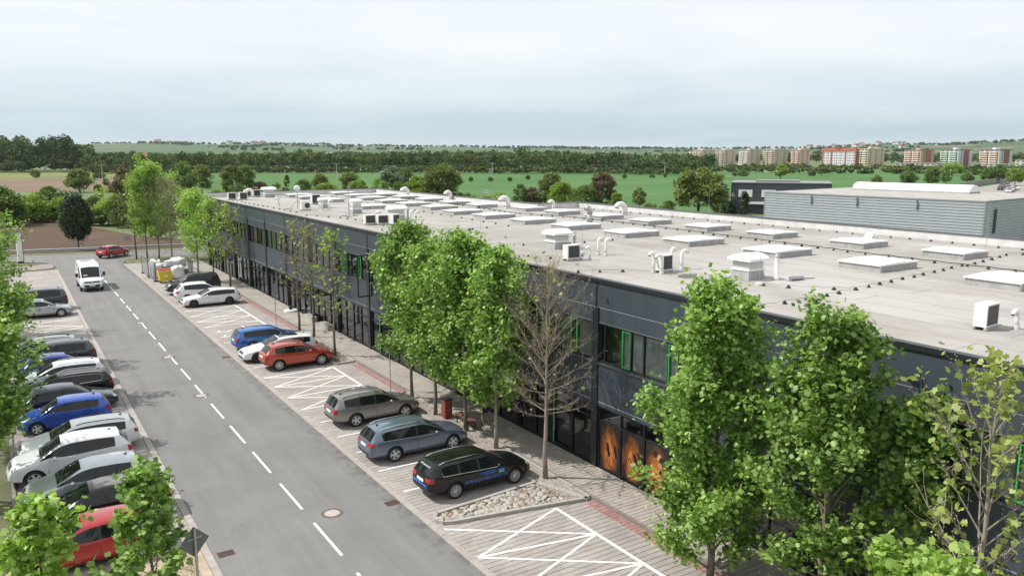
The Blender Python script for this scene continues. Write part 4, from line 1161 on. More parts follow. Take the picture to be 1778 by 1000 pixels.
def profile(kind, L, W, H, cowl, ws, bp, cp, dp, re, rgb, zh, zc, zbf, zbr, ztail, wheels, wr=.325, deck=None, lift=0.0, clad=False, half=None, roofw=None):
    top = [(0, .50+lift), (.05, .62+lift), (.22, zh), (cowl-.05, zc-.01), (cowl, zc), (ws, H-.055), (ws+.35, H-.012), ((ws+re)/2, H), (re-.25, H-.05), (re, H-.095), (rgb, ztail)]
    green = [(0, 0), (cowl-.04, 0), (cowl, .10), (ws, 1), (re, 1), (rgb, .22 if deck is None else .06), (rgb+.06, .0)]
    if deck is not None: top += [(rgb+.06, deck), (L-.16, deck-.02)]
    top += [(L-.05, ztail-.16), (L, .56+lift)]
    belt = [(0, .6), (cowl, zbf), (ws, zbf+.02), (dp, zbr), (L, zbr-.02)]
    us = [0, .05, .22, .55, cowl-.22, cowl-.05, cowl, (cowl+ws)/2, ws]
    seg = ['f', 'f', 'f', 'f', 'f', 'f', 'ws', 'ws']
    def addw(u, s):
        us.append(u); seg.append(s)
    addw(bp-.04, 'w'); addw(bp+.05, 'b'); addw(cp-.04, 'w'); addw(cp+.05, 'b'); addw(dp, 'w' if kind != 'sedan' else 'w')
    addw(re, 'b'); addw((re+rgb)/2, 'rg'); addw(rgb, 'rg'); addw(rgb + .05, 't')
    if deck is not None: addw(L-.25, 't')
    addw(L-.06, 't'); addw(L, 't')
    lastb = max(i for i, q in enumerate(seg) if q == 'w')
    return dict(lastb=lastb, L=L, W=W, H=H, ws=ws, re=re, top=top, belt=belt, green=green, us=us, seg=seg, wheels=wheels, wr=wr, lift=lift, clad=clad, cowl=cowl, rgb=rgb, dp=dp, bp=bp, cp=cp, zh=zh, zbf=zbf, zbr=zbr, ztail=ztail, kind=kind,
                **({'half': half} if half else {}), **({'roofw': roofw} if roofw else {}))
TYPES = {
 'estate':  profile('estate', 4.68, 1.82, 1.47, 1.20, 2.02, 2.52, 3.38, 4.12, 4.32, 4.58, .76, .97, .91, .98, 1.00, (.90, 3.58), .325),
 'estate_long': profile('estate', 4.80, 1.84, 1.50, 1.25, 2.08, 2.60, 3.50, 4.22, 4.44, 4.70, .77, .98, .92, .99, 1.01, (.90, 3.69), .335),
 'sport_estate': profile('estate', 4.86, 1.87, 1.45, 1.45, 2.28, 2.78, 3.62, 4.30, 4.42, 4.74, .75, .96, .90, .96, .98, (.86, 3.80), .335),
 'scout':   profile('estate', 4.58, 1.80, 1.53, 1.18, 1.95, 2.45, 3.28, 4.02, 4.24, 4.48, .82, 1.01, .95, 1.02, 1.04, (.90, 3.48), .335, lift=.05, clad=True),
 'hatch':   profile('hatch', 4.36, 1.79, 1.47, 1.12, 1.95, 2.40, 3.15, 3.66, 3.86, 4.20, .76, .96, .91, 1.00, 1.02, (.88, 3.50), .32),
 'small':   profile('hatch', 4.00, 1.68, 1.46, 1.00, 1.72, 2.15, 2.95, 3.42, 3.60, 3.86, .76, .96, .90, .97, 1.00, (.78, 3.24), .30),
 'cross':   profile('hatch', 4.40, 1.82, 1.55, 1.12, 1.95, 2.45, 3.18, 3.72, 3.92, 4.24, .84, 1.04, .97, 1.07, 1.09, (.90, 3.54), .345, lift=.06, clad=True),
 'suv':     profile('suv', 4.55, 1.86, 1.68, 1.15, 1.92, 2.45, 3.22, 3.85, 4.05, 4.40, .94, 1.12, 1.05, 1.15, 1.15, (.92, 3.62), .36, lift=.07, clad=True),
 'big_suv': profile('suv', 4.85, 1.94, 1.84, 1.25, 1.98, 2.55, 3.45, 4.30, 4.55, 4.76, 1.05, 1.22, 1.14, 1.20, 1.20, (.95, 3.80), .385, lift=.10, clad=True),
 'mpv':     profile('suv', 4.70, 1.88, 1.66, .98, 2.0, 2.50, 3.40, 4.08, 4.28, 4.56, .84, 1.05, .99, 1.08, 1.08, (.90, 3.72), .335),
 'sedan':   profile('sedan', 4.66, 1.81, 1.45, 1.20, 2.0, 2.48, 3.20, 3.70, 3.72, 4.16, .76, .96, .90, .97, .93, (.90, 3.58), .325, deck=1.03),
}
def shell(kind):
    if kind not in SHELLS: SHELLS[kind] = car_shell(TYPES[kind])
    return SHELLS[kind]
PARTCACHE = {}
def car_parts(kind):
    """meshes of the lamps, plates, seams of a type, made once"""
    if kind in PARTCACHE: return PARTCACHE[kind]
    T = TYPES[kind]; sh, bv = shell(kind); L, W, H = T['L'], T['W'], T['H']; P = []
    hx = L/2; lf = T['lift']; hw = W/2
    def addp(name, me, key): 
        if me is not None: P.append((name, me, key))
    for s in (1, -1):
        # head lamps wrap the front corner
        d = Vector((-1, -s*.55, -.12)).normalized()
        z0, z1 = T['zh']-.14, T['zh']-.005
        addp('headlight', patch(bv, [(hx-.12, s*hw*.90, z0), (hx-.02, s*hw*.50, z0-.02), (hx-.02, s*hw*.50, z1-.03), (hx-.16, s*hw*.92, z1)], d, LAMP_W, 'headlight'), 'lamp')
        d = Vector((1, -s*.6, 0)).normalized(); zt = T['ztail']
        if kind in ('mpv', 'suv', 'small', 'big_suv', 'scout'):
            zz0, zz1, yi = zt-.30, zt-.06, .62
        else: zz0, zz1, yi = zt-.235, zt-.06, .46
        addp('taillight', patch(bv, [(-hx+.14, s*hw*.93, zz0), (-hx+.02, s*hw*yi, zz0+.01), (-hx+.02, s*hw*yi, zz1-.02), (-hx+.16, s*hw*.93, zz1)], d, LAMP_R, 'taillight'), 'lamp')
        # door seams and handles
        seam = MB()
        def side(u, z, off=.004):
            h, nn = project(bv, (hx-u, s*3, z), (0, -s, 0)); return None if h is None else h + Vector((0, s*off, 0))
        def strip(pts, w=.008):
            q = [side(u, z) for u, z in pts]
            q = [p for p in q if p is not None]
            if len(q) > 1: seam.tube(q, w, 4, caps=False)
        zl = .34 + lf
        uf = T['wheels'][0] + T['wr'] + .16; 
        strip([(uf+.02, zl), (uf-.02, .6), (uf+.02, T['zbf']-.02)]); strip([(T['bp'], zl), (T['bp'], .6), (T['bp'], T['zbr']-.06)])
        ur = min(T['cp']+.02, T['wheels'][1]-T['wr']-.02)
        strip([(ur-.02, zl), (ur, .55+lf), (T['cp']+.10, .80), (T['cp']+.06, T['zbr']-.05)])
        strip([(uf+.02, zl), ((uf+ur)/2, zl-.005), (ur-.02, zl)], .007)
        addp('door_seam', seam.mesh('door_seam', PLASTIC), 'seam')
        for u in (T['bp']-.16, T['cp']-.12):
            h = side(u, T['zbr']-.13, .012)
            if h is not None: addp('door_handle', MB().obox(h, (.20, .03, .035), 0).mesh('door_handle', None), 'body')
        # mirror
        h = side(T['cowl']+.50, T['zbf']+.03)
        if h is not None:
            mb = MB(); c = h + Vector((0, s*.12, .05))
            bm = bmesh.new(); bmesh.ops.create_icosphere(bm, subdivisions=2, radius=1)
            for v in bm.verts: v.co = Vector((v.co.x*.085, v.co.y*.12, v.co.z*.075)) + c
            mm = bpy.data.meshes.new('mirror'); bm.to_mesh(mm); bm.free(); mm.materials.append(None); mm.polygons.foreach_set('use_smooth', [True]*len(mm.polygons))
            addp('mirror', mm, 'body')
    # grille, bumper intakes, plates
    fz = T['zh']
    addp('grille', patch(bv, [(hx, .42, fz-.21), (hx, -.42, fz-.21), (hx, -.40, fz-.06), (hx, .40, fz-.06)], Vector((-1, 0, 0)), PLASTIC, 'grille'), 'trim')
    addp('air_intake', patch(bv, [(hx, .62, .30+lf), (hx, -.62, .30+lf), (hx, -.58, .42+lf), (hx, .58, .42+lf)], Vector((-1, 0, 0)), PLASTIC, 'air_intake'), 'trim')
    addp('rear_bumper_trim', patch(bv, [(-hx, -.62, .40+lf), (-hx, .62, .40+lf), (-hx, .60, .50+lf), (-hx, -.60, .50+lf)], Vector((1, 0, 0)), PLASTIC, 'rear_bumper_trim'), 'trim')
    zt = T['ztail']; pz = zt-.24 if kind != 'small' else zt-.26
    if kind == 'sport_estate' or kind == 'sedan': pz = zt-.30
    addp('number_plate', patch(bv, [(-hx, -.26, pz-.055), (-hx, .26, pz-.055), (-hx, .26, pz+.055), (-hx, -.26, pz+.055)], Vector((1, 0, 0)), PLATE, 'number_plate', 2, 1, .012), 'plate')
    addp('number_plate', patch(bv, [(hx, .26, .46+lf), (hx, -.26, .46+lf), (hx, -.26, .57+lf), (hx, .26, .57+lf)], Vector((-1, 0, 0)), PLATE, 'number_plate', 2, 1, .014), 'plate')
    # tailgate seam and wiper
    wp = MB(); a, _ = project(bv, (-hx-2, .02, zt+.08), (1, 0, 0)); 
    if a is not None and kind not in ('sedan',):
        b, _ = project(bv, (-hx-2, -.42, zt+.10), (1, 0, 0))
        if b is not None: wp.tube([a+Vector((-.015,0,0)), b+Vector((-.015,0,0))], .011, 5); addp('rear_wiper', wp.mesh('rear_wiper', PLASTIC), 'trim')
    # front wipers
    wf = MB(); pts = []
    for y in (-.55, -.1, .45):
        h, _ = project(bv, (hx-T['cowl']-.10, y, 3), (0, 0, -1)); pts.append(h + Vector((0,0,.012)))
    wf.tube(pts, .012, 5); addp('wiper', wf.mesh('wiper', PLASTIC), 'trim')
    PARTCACHE[kind] = P
    return P
def car(kind, pm, loc, rz, label, wheel='five', rails=None, roof=None, chrome=False, fin=True, clad=None, group='parked cars', spoiler=False):
    T = TYPES[kind]; sh, bv = shell(kind); L, W, H = T['L'], T['W'], T['H']; hx = L/2; hw = W/2
    t = thing('car', label, 'car', loc, rz, group)
    def put(name, me, m, parent=None):
        if m is not None:
            me = me.copy(); me.materials.clear(); me.materials.append(m)
        return link(name, me, parent or t)
    body = put('body', sh[S_BODY], pm)
    for s, nm, m in ((S_WS, 'windscreen', CAR_GLASS), (S_RG, 'rear_window', CAR_GLASS), (S_SIDE, 'side_window', CAR_GLASS), (S_CLAD, 'underbody', clad or PLASTIC), (S_WELL, 'wheel_well', WELL)):
        if s not in sh: continue
        if s == S_SIDE:
            # each side pane its own part: split into connected pieces
            for me in side_panes(kind): link('side_window', me, t)
        else: put(nm, sh[s], m)
    for nm, me, key in car_parts(kind):
        put(nm, me, pm if key == 'body' else None)
    ty, rim = wheel_meshes(T['wr'], wheel)
    for u in T['wheels']:
        for s in (1, -1):
            wl = link('wheel', ty, t, (hx-u, s*(hw-.115), T['wr'])); wl.rotation_euler = (0, 0, 0 if s > 0 else math.pi)
            link('rim', rim, wl)
    if rails:
        for s in (1, -1):
            pts = []
            for k in range(9):
                u = T['ws']+.18 + (T['re']-.2-T['ws']-.18)*k/8
                h, _ = project(bv, (hx-u, s*hw*.60, 3), (0, 0, -1)); pts.append(h + Vector((0, 0, .045 if 0 < k < 8 else .0)))
            MB().tube(pts, .018, 6).build('roof_rail', rails, t)
    if roof:
        vs = []; nx, ny = 8, 4; u0, u1 = roof[0], roof[1]
        me = patch(bv, [(hx-u1, -hw*.52, 2), (hx-u0, -hw*.52, 2), (hx-u0, hw*.52, 2), (hx-u1, hw*.52, 2)], Vector((0, 0, -1)), roof[2], 'roof_panel', 8, 6, .005)
        link('roof_panel', me, t)
    if chrome:
        for s in (1, -1):
            pts = []
            lo = [(T['cowl']+.42, T['zbf']-.005), (T['bp'], T['zbf']+.012), (T['cp'], (T['zbf']+T['zbr'])/2+.02), (T['dp']-.05, T['zbr']-.005)]
            for u, z in lo:
                h, _ = project(bv, (hx-u, s*3, z), (0, -s, 0)); pts.append(h + Vector((0, s*.008, 0)))
            hi = [(T['dp']+.02, H-.24), (T['dp']-.22, H-.155), (T['cp'], H-.13), (T['bp'], H-.115), (T['ws']+.15, H-.135)]
            for u, z in hi:
                h, _ = project(bv, (hx-u, s*3, z), (0, -s, 0)); pts.append(h + Vector((0, s*.008, .0)))
            MB().tube(pts, .012, 5).build('window_trim', CHROME, t)
    if fin:
        h, _ = project(bv, (hx-T['re']+.35, 0, 3), (0, 0, -1))
        MB().add([(h.x-.09, -.02, h.z), (h.x-.09, .02, h.z), (h.x+.09, 0, h.z), (h.x-.07, 0, h.z+.065)], [(0,1,3), (1,2,3), (2,0,3), (0,2,1)]).build('antenna', PLASTIC if fin is True else fin, t)
    if spoiler:
        h, _ = project(bv, (hx-T['re']+.02, 0, 3), (0, 0, -1))
        MB().add([(h.x+.1, -.52, h.z-.01), (h.x+.1, .52, h.z-.01), (h.x-.14, .5, h.z-.035), (h.x-.14, -.5, h.z-.035), (h.x-.13, .5, h.z-.07), (h.x-.13, -.5, h.z-.07)], [(0,3,2,1), (3,5,4,2), (0,1,4,5), (0,5,3), (1,2,4)]).build('spoiler', pm, t)
    return t
PANES = {}
def side_panes(kind, me=None):
    if kind in PANES: return PANES[kind]
    if me is None: me = shell(kind)[0][S_SIDE]
    nv = len(me.vertices); par = list(range(nv))
    def find(a):
        while par[a] != a: par[a] = par[par[a]]; a = par[a]
        return a
    for p in me.polygons:
        for v in p.vertices[1:]: par[find(v)] = find(p.vertices[0])
    groups = {}
    for p in me.polygons: groups.setdefault(find(p.vertices[0]), []).append(p)
    out = []
    for g in groups.values():
        mp = {}; V = []; F = []
        for p in g:
            f = []
            for v in p.vertices:
                if v not in mp: mp[v] = len(V); V.append(tuple(me.vertices[v].co))
                f.append(mp[v])
            F.append(tuple(f))
        m2 = bpy.data.meshes.new('side_window'); m2.from_pydata(V, [], F); m2.polygons.foreach_set('use_smooth', [True]*len(F)); m2.materials.append(CAR_GLASS); out.append(m2)
    PANES[kind] = out
    return out

WHT = paint('white', (.72, .73, .73), 0.0, .3); WHT2 = paint('pearl_white', (.66, .68, .70), 0.05, .3); BLK = mat('paint_black', (.006, .0065, .008), .22, spec=.35, coat=.35)
NAVY = paint('dark_navy', (.020, .024, .045), .4, .3); BLUE = paint('bright_blue', (.015, .075, .42), .3, .3); BLUE2 = paint('race_blue', (.025, .135, .42), .4, .3); DBLUE = paint('deep_blue', (.02, .035, .28), .4, .3)
RED = paint('orange_red', (.40, .050, .022), .3, .3); RED2 = paint('cherry_red', (.36, .012, .018), .25, .3); SILV = paint('silver', (.42, .45, .47), .6, .3); GREYG = paint('warm_grey', (.235, .225, .21), .5, .35)
STEEL = paint('steel_blue_grey', (.135, .175, .235), .45, .33); DGREY = paint('dark_grey', (.055, .06, .068), .5, .3); GRAPH = mat('paint_graphite', (.02, .021, .024), .25, spec=.4, coat=.5); MSILV = paint('ice_silver', (.50, .53, .56), .5, .3)
RAIL_S, RAIL_B = CHROME, PLASTIC
PANO = mat('panoramic_roof', (.012, .013, .014), .05, spec=.8)
# right-hand row
oct_car = car('estate', BLK, (14.9, 26.2, 0), 0, 'black estate car with blue web lettering on its side, nearest in the right row', 'ten', RAIL_S, chrome=True)
car('estate_long', STEEL, (14.55, 30.85, 0), 0, 'steel blue-grey estate car behind the black lettered one', 'five', RAIL_S, chrome=True)
car('scout', GREYG, (14.72, 35.9, 0), 0, 'warm grey estate with dark plastic arches and roof rails', 'five', RAIL_B)
car('cross', RED, (14.72, 47.9, 0), 0, 'orange-red crossover hatchback beside the hatched bay', 'multi', RAIL_S)
car('sport_estate', WHT, (14.35, 50.45, 0), math.pi, 'white sporty estate with black panoramic roof facing the road', 'dark', None, roof=(2.35, 3.6, PANO), spoiler=True)
car('estate', BLUE2, (14.6, 53.75, 0), 0, 'bright blue estate car beyond the white one with panoramic roof', 'five')
car('sport_estate', WHT, (14.75, 71.75, 0), math.pi, 'white estate facing the road next to the far hatched bays', 'dark', None)
car('suv', WHT, (14.55, 74.55, 0), 0, 'white crossover with its tail to the road behind the far white estate', 'dark', None)
car('big_suv', GRAPH, (14.7, 78.9, 0), math.pi, 'black long car with a pale bonnet beside the yellow bin', 'five', RAIL_B)
# left-hand row
PI = math.pi
car('hatch', RED2, (1.5, 27.75, 0), PI, 'cherry red car under the young tree at the lower left', 'ten', None)
car('estate', BLK, (2.05, 30.6, 0), PI, 'black car between the red one and the ice-silver hatchback', 'five', None, roof=(2.2, 4.1, mat('grey_roof', (.16, .15, .155), .4)))  # lighter grey panel laid over the black roof
car('hatch', MSILV, (1.9, 33.15, 0), PI, 'ice-silver hatchback with its bonnet showing left of the young tree', 'five')
car('suv', WHT2, (1.55, 35.95, 0), PI, 'white tall hatchback with high red tail lamps in the left row', 'five', clad=None)
car('estate', WHT, (2.05, 38.5, 0), PI, 'white estate with black roof rails in the left row next to the empty bay', 'five', RAIL_B)
car('small', BLUE, (1.75, 42.75, 0), PI, 'bright blue small hatchback in the left row', 'five')
car('sedan', NAVY, (2.0, 45.3, 0), 0, 'dark navy car facing the road behind the small blue hatchback', 'five')
car('estate', BLK, (2.05, 47.7, 0), PI, 'black estate with silver window trim and grey roof in the left row', 'five', RAIL_S, chrome=True, roof=(2.1, 4.2, MATS['grey_roof']))
car('estate', WHT2, (2.0, 50.3, 0), PI, 'white estate just beyond the black estate with silver window trim', 'five', RAIL_S)
car('sedan', DBLUE, (2.1, 52.75, 0), 0, 'deep blue saloon facing the road in the left row', 'five')
car('mpv', DGREY, (1.95, 55.3, 0), PI, 'dark grey people carrier with wide red tail lamps in the left row', 'five')
car('estate', SILV, (1.3, 57.8, 0), PI, 'silver-roofed estate half hidden behind the dark grey people carrier', 'five', RAIL_B)
car('estate', SILV, (1.95, 73.6, 0), 0, 'pale silver estate facing the road beyond the left hatched bay', 'multi', RAIL_B)
car('big_suv', DGREY, (1.75, 76.8, 0), PI, 'dark grey large off-roader at the far end of the left row', 'five', RAIL_S)
# car turning out at the junction
car('cross', RED2, (11.6, 112.2, 0), R(42), 'dark red car turning onto the cross road at the junction', 'five', None, group='moving vehicles')

# lettering on the black estate car
def text_mesh(txt, size, m, name):
    cu = bpy.data.curves.new(name, 'FONT'); cu.body = txt; cu.size = size; cu.align_x = 'CENTER'; cu.resolution_u = 2
    o = bpy.data.objects.new(name, cu); COL.objects.link(o)
    dg = bpy.context.evaluated_depsgraph_get(); me = bpy.data.meshes.new_from_object(o.evaluated_get(dg)); bpy.data.objects.remove(o)
    me.materials.clear(); me.materials.append(m); me.name = name
    return me
BLUE_INK = mat('blue_lettering', (.03, .17, .70), .4); WHITE_INK = mat('white_lettering', (.75, .76, .78), .4)
def on_side(me, bv, u0, z0, L, s=-1, slant=0.0, off=.006):
    for v in me.vertices:
        x, y = v.co.x, v.co.y
        h, _ = project(bv, (L/2 - u0 + x, s*3, z0 + y + x*slant), (0, -s, 0))
        v.co = h + Vector((0, s*off, 0)) if h is not None else Vector((L/2-u0+x, s*.9, z0+y))
bv_ = shell('estate')[1]
tm = text_mesh('www.protection.cz', .245, BLUE_INK, 'web_lettering'); on_side(tm, bv_, 2.22, .50, 4.68); link('web_lettering', tm, oct_car)
tm = text_mesh('www.protection.cz', .245, BLUE_INK, 'web_lettering')
for v in tm.vertices: v.co.x *= -1
on_side(tm, bv_, 2.22, .50, 4.68, 1); tm.flip_normals(); link('web_lettering', tm, oct_car)
lg = MB()
for i in range(4):
    for j in range(4): pass
q = [(1.32, .74), (1.32, .90), (1.52, .90), (1.52, .74)]
def side_quad(u0, u1, z0, z1, m, nm, off=.006):
    vs = []
    for (u, z) in ((u1, z0), (u0, z0), (u0, z1), (u1, z1)):
        h, _ = project(bv_, (2.34-u, -3, z), (0, 1, 0)); vs.append(h + Vector((0, -off, 0)))
    MB().poly(vs).build(nm, m, oct_car)
side_quad(1.42, 1.68, .66, .80, mat('logo_blue', (.05, .30, .80), .4), 'logo_square'); side_quad(1.42, 1.68, .66, .705, mat('logo_green', (.25, .6, .25), .4), 'logo_band', .009)
for k, (u0, u1, z) in enumerate(((1.80, 2.55, .775), (1.85, 2.35, .70))):
    x = u0; rr = random.Random(k)
    while x < u1 - .05:
        side_quad(x, x+.042, z, z+.045, BLUE_INK, 'letter_block'); x += .062 if rr.random() > .12 else .095
tm = text_mesh('protection.cz', .14, WHITE_INK, 'rear_lettering')
for v in tm.vertices:
    x, y = v.co.x, v.co.y; h, _ = project(bv_, (-5, -x, 1.235 + y*.8), (1, 0, 0)); v.co = (h + Vector((-.008, 0, .003))) if h is not None else Vector((-2.3, -x, 1.2))
link('rear_lettering', tm, oct_car)
link('rear_stripe', patch(bv_, [(-2.34, -.55, .60), (-2.34, .55, .60), (-2.34, .55, .65), (-2.34, -.55, .65)], Vector((1, 0, 0)), BLUE_INK, 'rear_stripe', 6, 1, .008), oct_car)

# white panel van
def van(loc, rz, label):
    L, W, H = 5.95, 2.02, 2.55
    half = [(0, .72), (.06, .84), (.25, .93), (.7, .985), (1.2, 1.0), (L-.3, 1.0), (L-.05, .985), (L, .96)]
    roofw = [(0, .80), (1.3, .78), (2.0, .80), (L, .82)]
    T = dict(L=L, W=W, H=H, ws=1.85, re=L-.1, half=half, roofw=roofw, wheels=(1.0, 4.55), wr=.345, lift=.12,
             top=[(0, .68), (.05, .80), (.18, 1.06), (.72, 1.24), (.80, 1.28), (1.62, 2.20), (1.95, 2.42), (2.5, H), (L-.4, H), (L-.06, H-.06), (L, H-.16)],
             belt=[(0, .8), (.8, 1.18), (1.62, 1.26), (L, 1.30)], green=[(0, 0), (.76, 0), (.80, .12), (1.62, 1), (L, 1)],
             us=[0, .05, .18, .45, .72, .80, 1.2, 1.62, 1.95, 2.55, 2.62, 3.6, L-.4, L-.06, L], seg=['f', 'f', 'f', 'f', 'f', 'ws', 'ws', 'r', 'w', 'r', 'r', 'r', 'r', 'r'])
    T['seg'][7] = 'w'
    sh, bv = car_shell(T); hx = L/2; hw = W/2
    t = thing('van', label, 'van', loc, rz, 'moving vehicles')
    for s, nm, m in ((S_BODY, 'body', WHT), (S_WS, 'windscreen', CAR_GLASS), (S_CLAD, 'underbody', PLASTIC), (S_WELL, 'wheel_well', WELL)):
        if s in sh: sh[s].materials.clear(); sh[s].materials.append(m); link(nm, sh[s], t)
    for me in side_panes('van', sh[S_SIDE]): link('side_window', me, t)
    for s in (1, -1):
        me = patch(bv, [(hx-.16, s*hw*.92, .88), (hx-.02, s*hw*.60, .84), (hx-.02, s*hw*.60, .99), (hx-.2, s*hw*.93, 1.10)], Vector((-1, -s*.5, -.1)).normalized(), LAMP_W, 'headlight')
        if me: link('headlight', me, t)
        m_ = MB(); m_.box(hx-1.25, hx-1.13, s*(hw+.03) if s > 0 else -(hw+.27), s*(hw+.27) if s > 0 else -(hw+.03), 1.34, 1.72); o = m_.build('mirror', PLASTIC, t); bv_m = o.modifiers.new('bevel', 'BEVEL'); bv_m.width = .04; bv_m.segments = 3
        MB().tube([(hx-1.2, s*(hw-.05), 1.3), (hx-1.2, s*(hw+.12), 1.38)], .03, 6).build('mirror_arm', PLASTIC, t)
    for nm, c, m in (('grille', [(hx, .62, .86), (hx, -.62, .86), (hx, -.66, 1.0), (hx, .66, 1.0)], PLASTIC), ('bumper', [(hx, .86, .44), (hx, -.86, .44), (hx, -.84, .68), (hx, .84, .68)], PLASTIC), ('number_plate', [(hx, .26, .56), (hx, -.26, .56), (hx, -.26, .67), (hx, .26, .67)], PLATE)):
        me = patch(bv, c, Vector((-1, 0, 0)), m, nm, 8, 3, .008 if nm != 'number_plate' else .02)
        if me: link(nm, me, t)
    MB().lathe([(.085, 0), (.085, .02)], 16, (0, 0, 0), axis='y').build('badge', CHROME, t, loc=(hx+.005, 0, .93), rotz=R(-90))
    ty, rim = wheel_meshes(.345, 'multi')
    for u in T['wheels']:
        for s in (1, -1):
            wl = link('wheel', ty, t, (hx-u, s*(hw-.12), .345)); wl.rotation_euler = (0, 0, 0 if s > 0 else PI); link('rim', rim, wl)
    # driver's papers on the dashboard
    me = patch(bv, [(hx-.98, -.62, 1.46), (hx-.98, -.28, 1.46), (hx-1.02, -.28, 1.53), (hx-1.02, -.62, 1.53)], Vector((-1, 0, -.4)).normalized(), PLATE, 'dashboard_paper', 3, 2, .004)
    if me: link('dashboard_paper', me, t)
van((6.72, 87.4, 0), R(-90), 'white high-roof delivery van driving towards the camera')
# ------------------------------------------------------------------ trees
BARK = mat('bark_grey', (.17, .145, .115), .95, var=.35, vscale=9, stretch=(1, 1, .3), bump=.4, bscale=20, coord='obj')
BARK_P = mat('bark_pale', (.27, .235, .19), .95, var=.3, vscale=9, stretch=(1, 1, .3), bump=.4, bscale=20, coord='obj')
BARK_W = mat('bark_bleached', (.27, .222, .178), .95, var=.25, vscale=9, stretch=(1, 1, .3), coord='obj')
BARK_D = mat('bark_dark', (.075, .06, .048), .95, var=.3, vscale=9, coord='obj')
LEAF_M = leaf_mat('leaf_maple', (.070, .160, .020), (.41, .565, .155), .44)
LEAF_Y = leaf_mat('leaf_fresh', (.13, .25, .035), (.46, .59, .16), .46)
LEAF_S = leaf_mat('leaf_sparse', (.17, .23, .04), (.44, .50, .14), .42)
LEAF_DK = leaf_mat('leaf_dark', (.012, .030, .012), (.035, .062, .025), .2, .05)
LEAF_B = leaf_mat('leaf_bronze', (.11, .08, .045), (.22, .155, .09), .3)
LEAF_O = leaf_mat('leaf_olive', (.09, .125, .028), (.25, .285, .075), .35)
LEAF_G = leaf_mat('leaf_green', (.07, .13, .026), (.21, .29, .07), .35)
LEAF_L = leaf_mat('leaf_light', (.16, .24, .032), (.35, .44, .09), .4)
LEAF_SV = leaf_mat('leaf_silver', (.12, .16, .10), (.23, .28, .18), .3)
BUDS = leaf_mat('bud_husks', (.20, .14, .105), (.42, .32, .25), .25)
FAR_M = [leaf_mat('far_leaf_dark', (.042, .072, .032), (.105, .15, .062), .15, .0), leaf_mat('far_leaf_mid', (.064, .102, .036), (.15, .195, .07), .15, .0), leaf_mat('far_leaf_olive', (.075, .10, .036), (.16, .18, .07), .15, .0)]
MAPLE = np.array([(0, -.5), (.45, -.30), (.30, .0), (.48, .24), (.0, .55), (-.48, .24), (-.30, .0), (-.45, -.30)])
DIAM = np.array([(0, -.5), (.36, -.05), (0, .55), (-.36, -.05)])
SQ = np.array([(-.5, -.40), (.40, -.5), (.5, .40), (-.40, .5)])
HEX = np.array([(0, -.5), (.42, -.2), (.38, .25), (0, .5), (-.38, .25), (-.42, -.2)])
def leaves_mesh(name, P, size, m, shape, rng, up=.75, jitter=.35, fold=0.12):
    """one polygon per leaf at each point of P"""
    n = len(P); k = len(shape)
    nrm = rng.normal(size=(n, 3)) * .62; nrm[:, 2] += up
    nrm /= np.linalg.norm(nrm, axis=1)[:, None]
    a = rng.normal(size=(n, 3)); u = np.cross(nrm, a); u /= np.linalg.norm(u, axis=1)[:, None] + 1e-9; w = np.cross(nrm, u)
    s = size * (1 + jitter*rng.uniform(-1, 1, size=n))
    V = P[:, None, :] + (u[:, None, :]*shape[None, :, 0:1] + w[:, None, :]*shape[None, :, 1:2])*s[:, None, None] - nrm[:, None, :]*(fold*np.abs(shape[None, :, 0:1]))*s[:, None, None]
    me = bpy.data.meshes.new(name)
    me.vertices.add(n*k); me.vertices.foreach_set('co', V.reshape(-1).astype(np.float32))
    me.loops.add(n*k); me.loops.foreach_set('vertex_index', np.arange(n*k, dtype=np.int32))
    me.polygons.add(n); me.polygons.foreach_set('loop_start', (np.arange(n)*k).astype(np.int32)); me.polygons.foreach_set('loop_total', np.full(n, k, dtype=np.int32))
    me.materials.append(m); me.update(calc_edges=True)
    return me
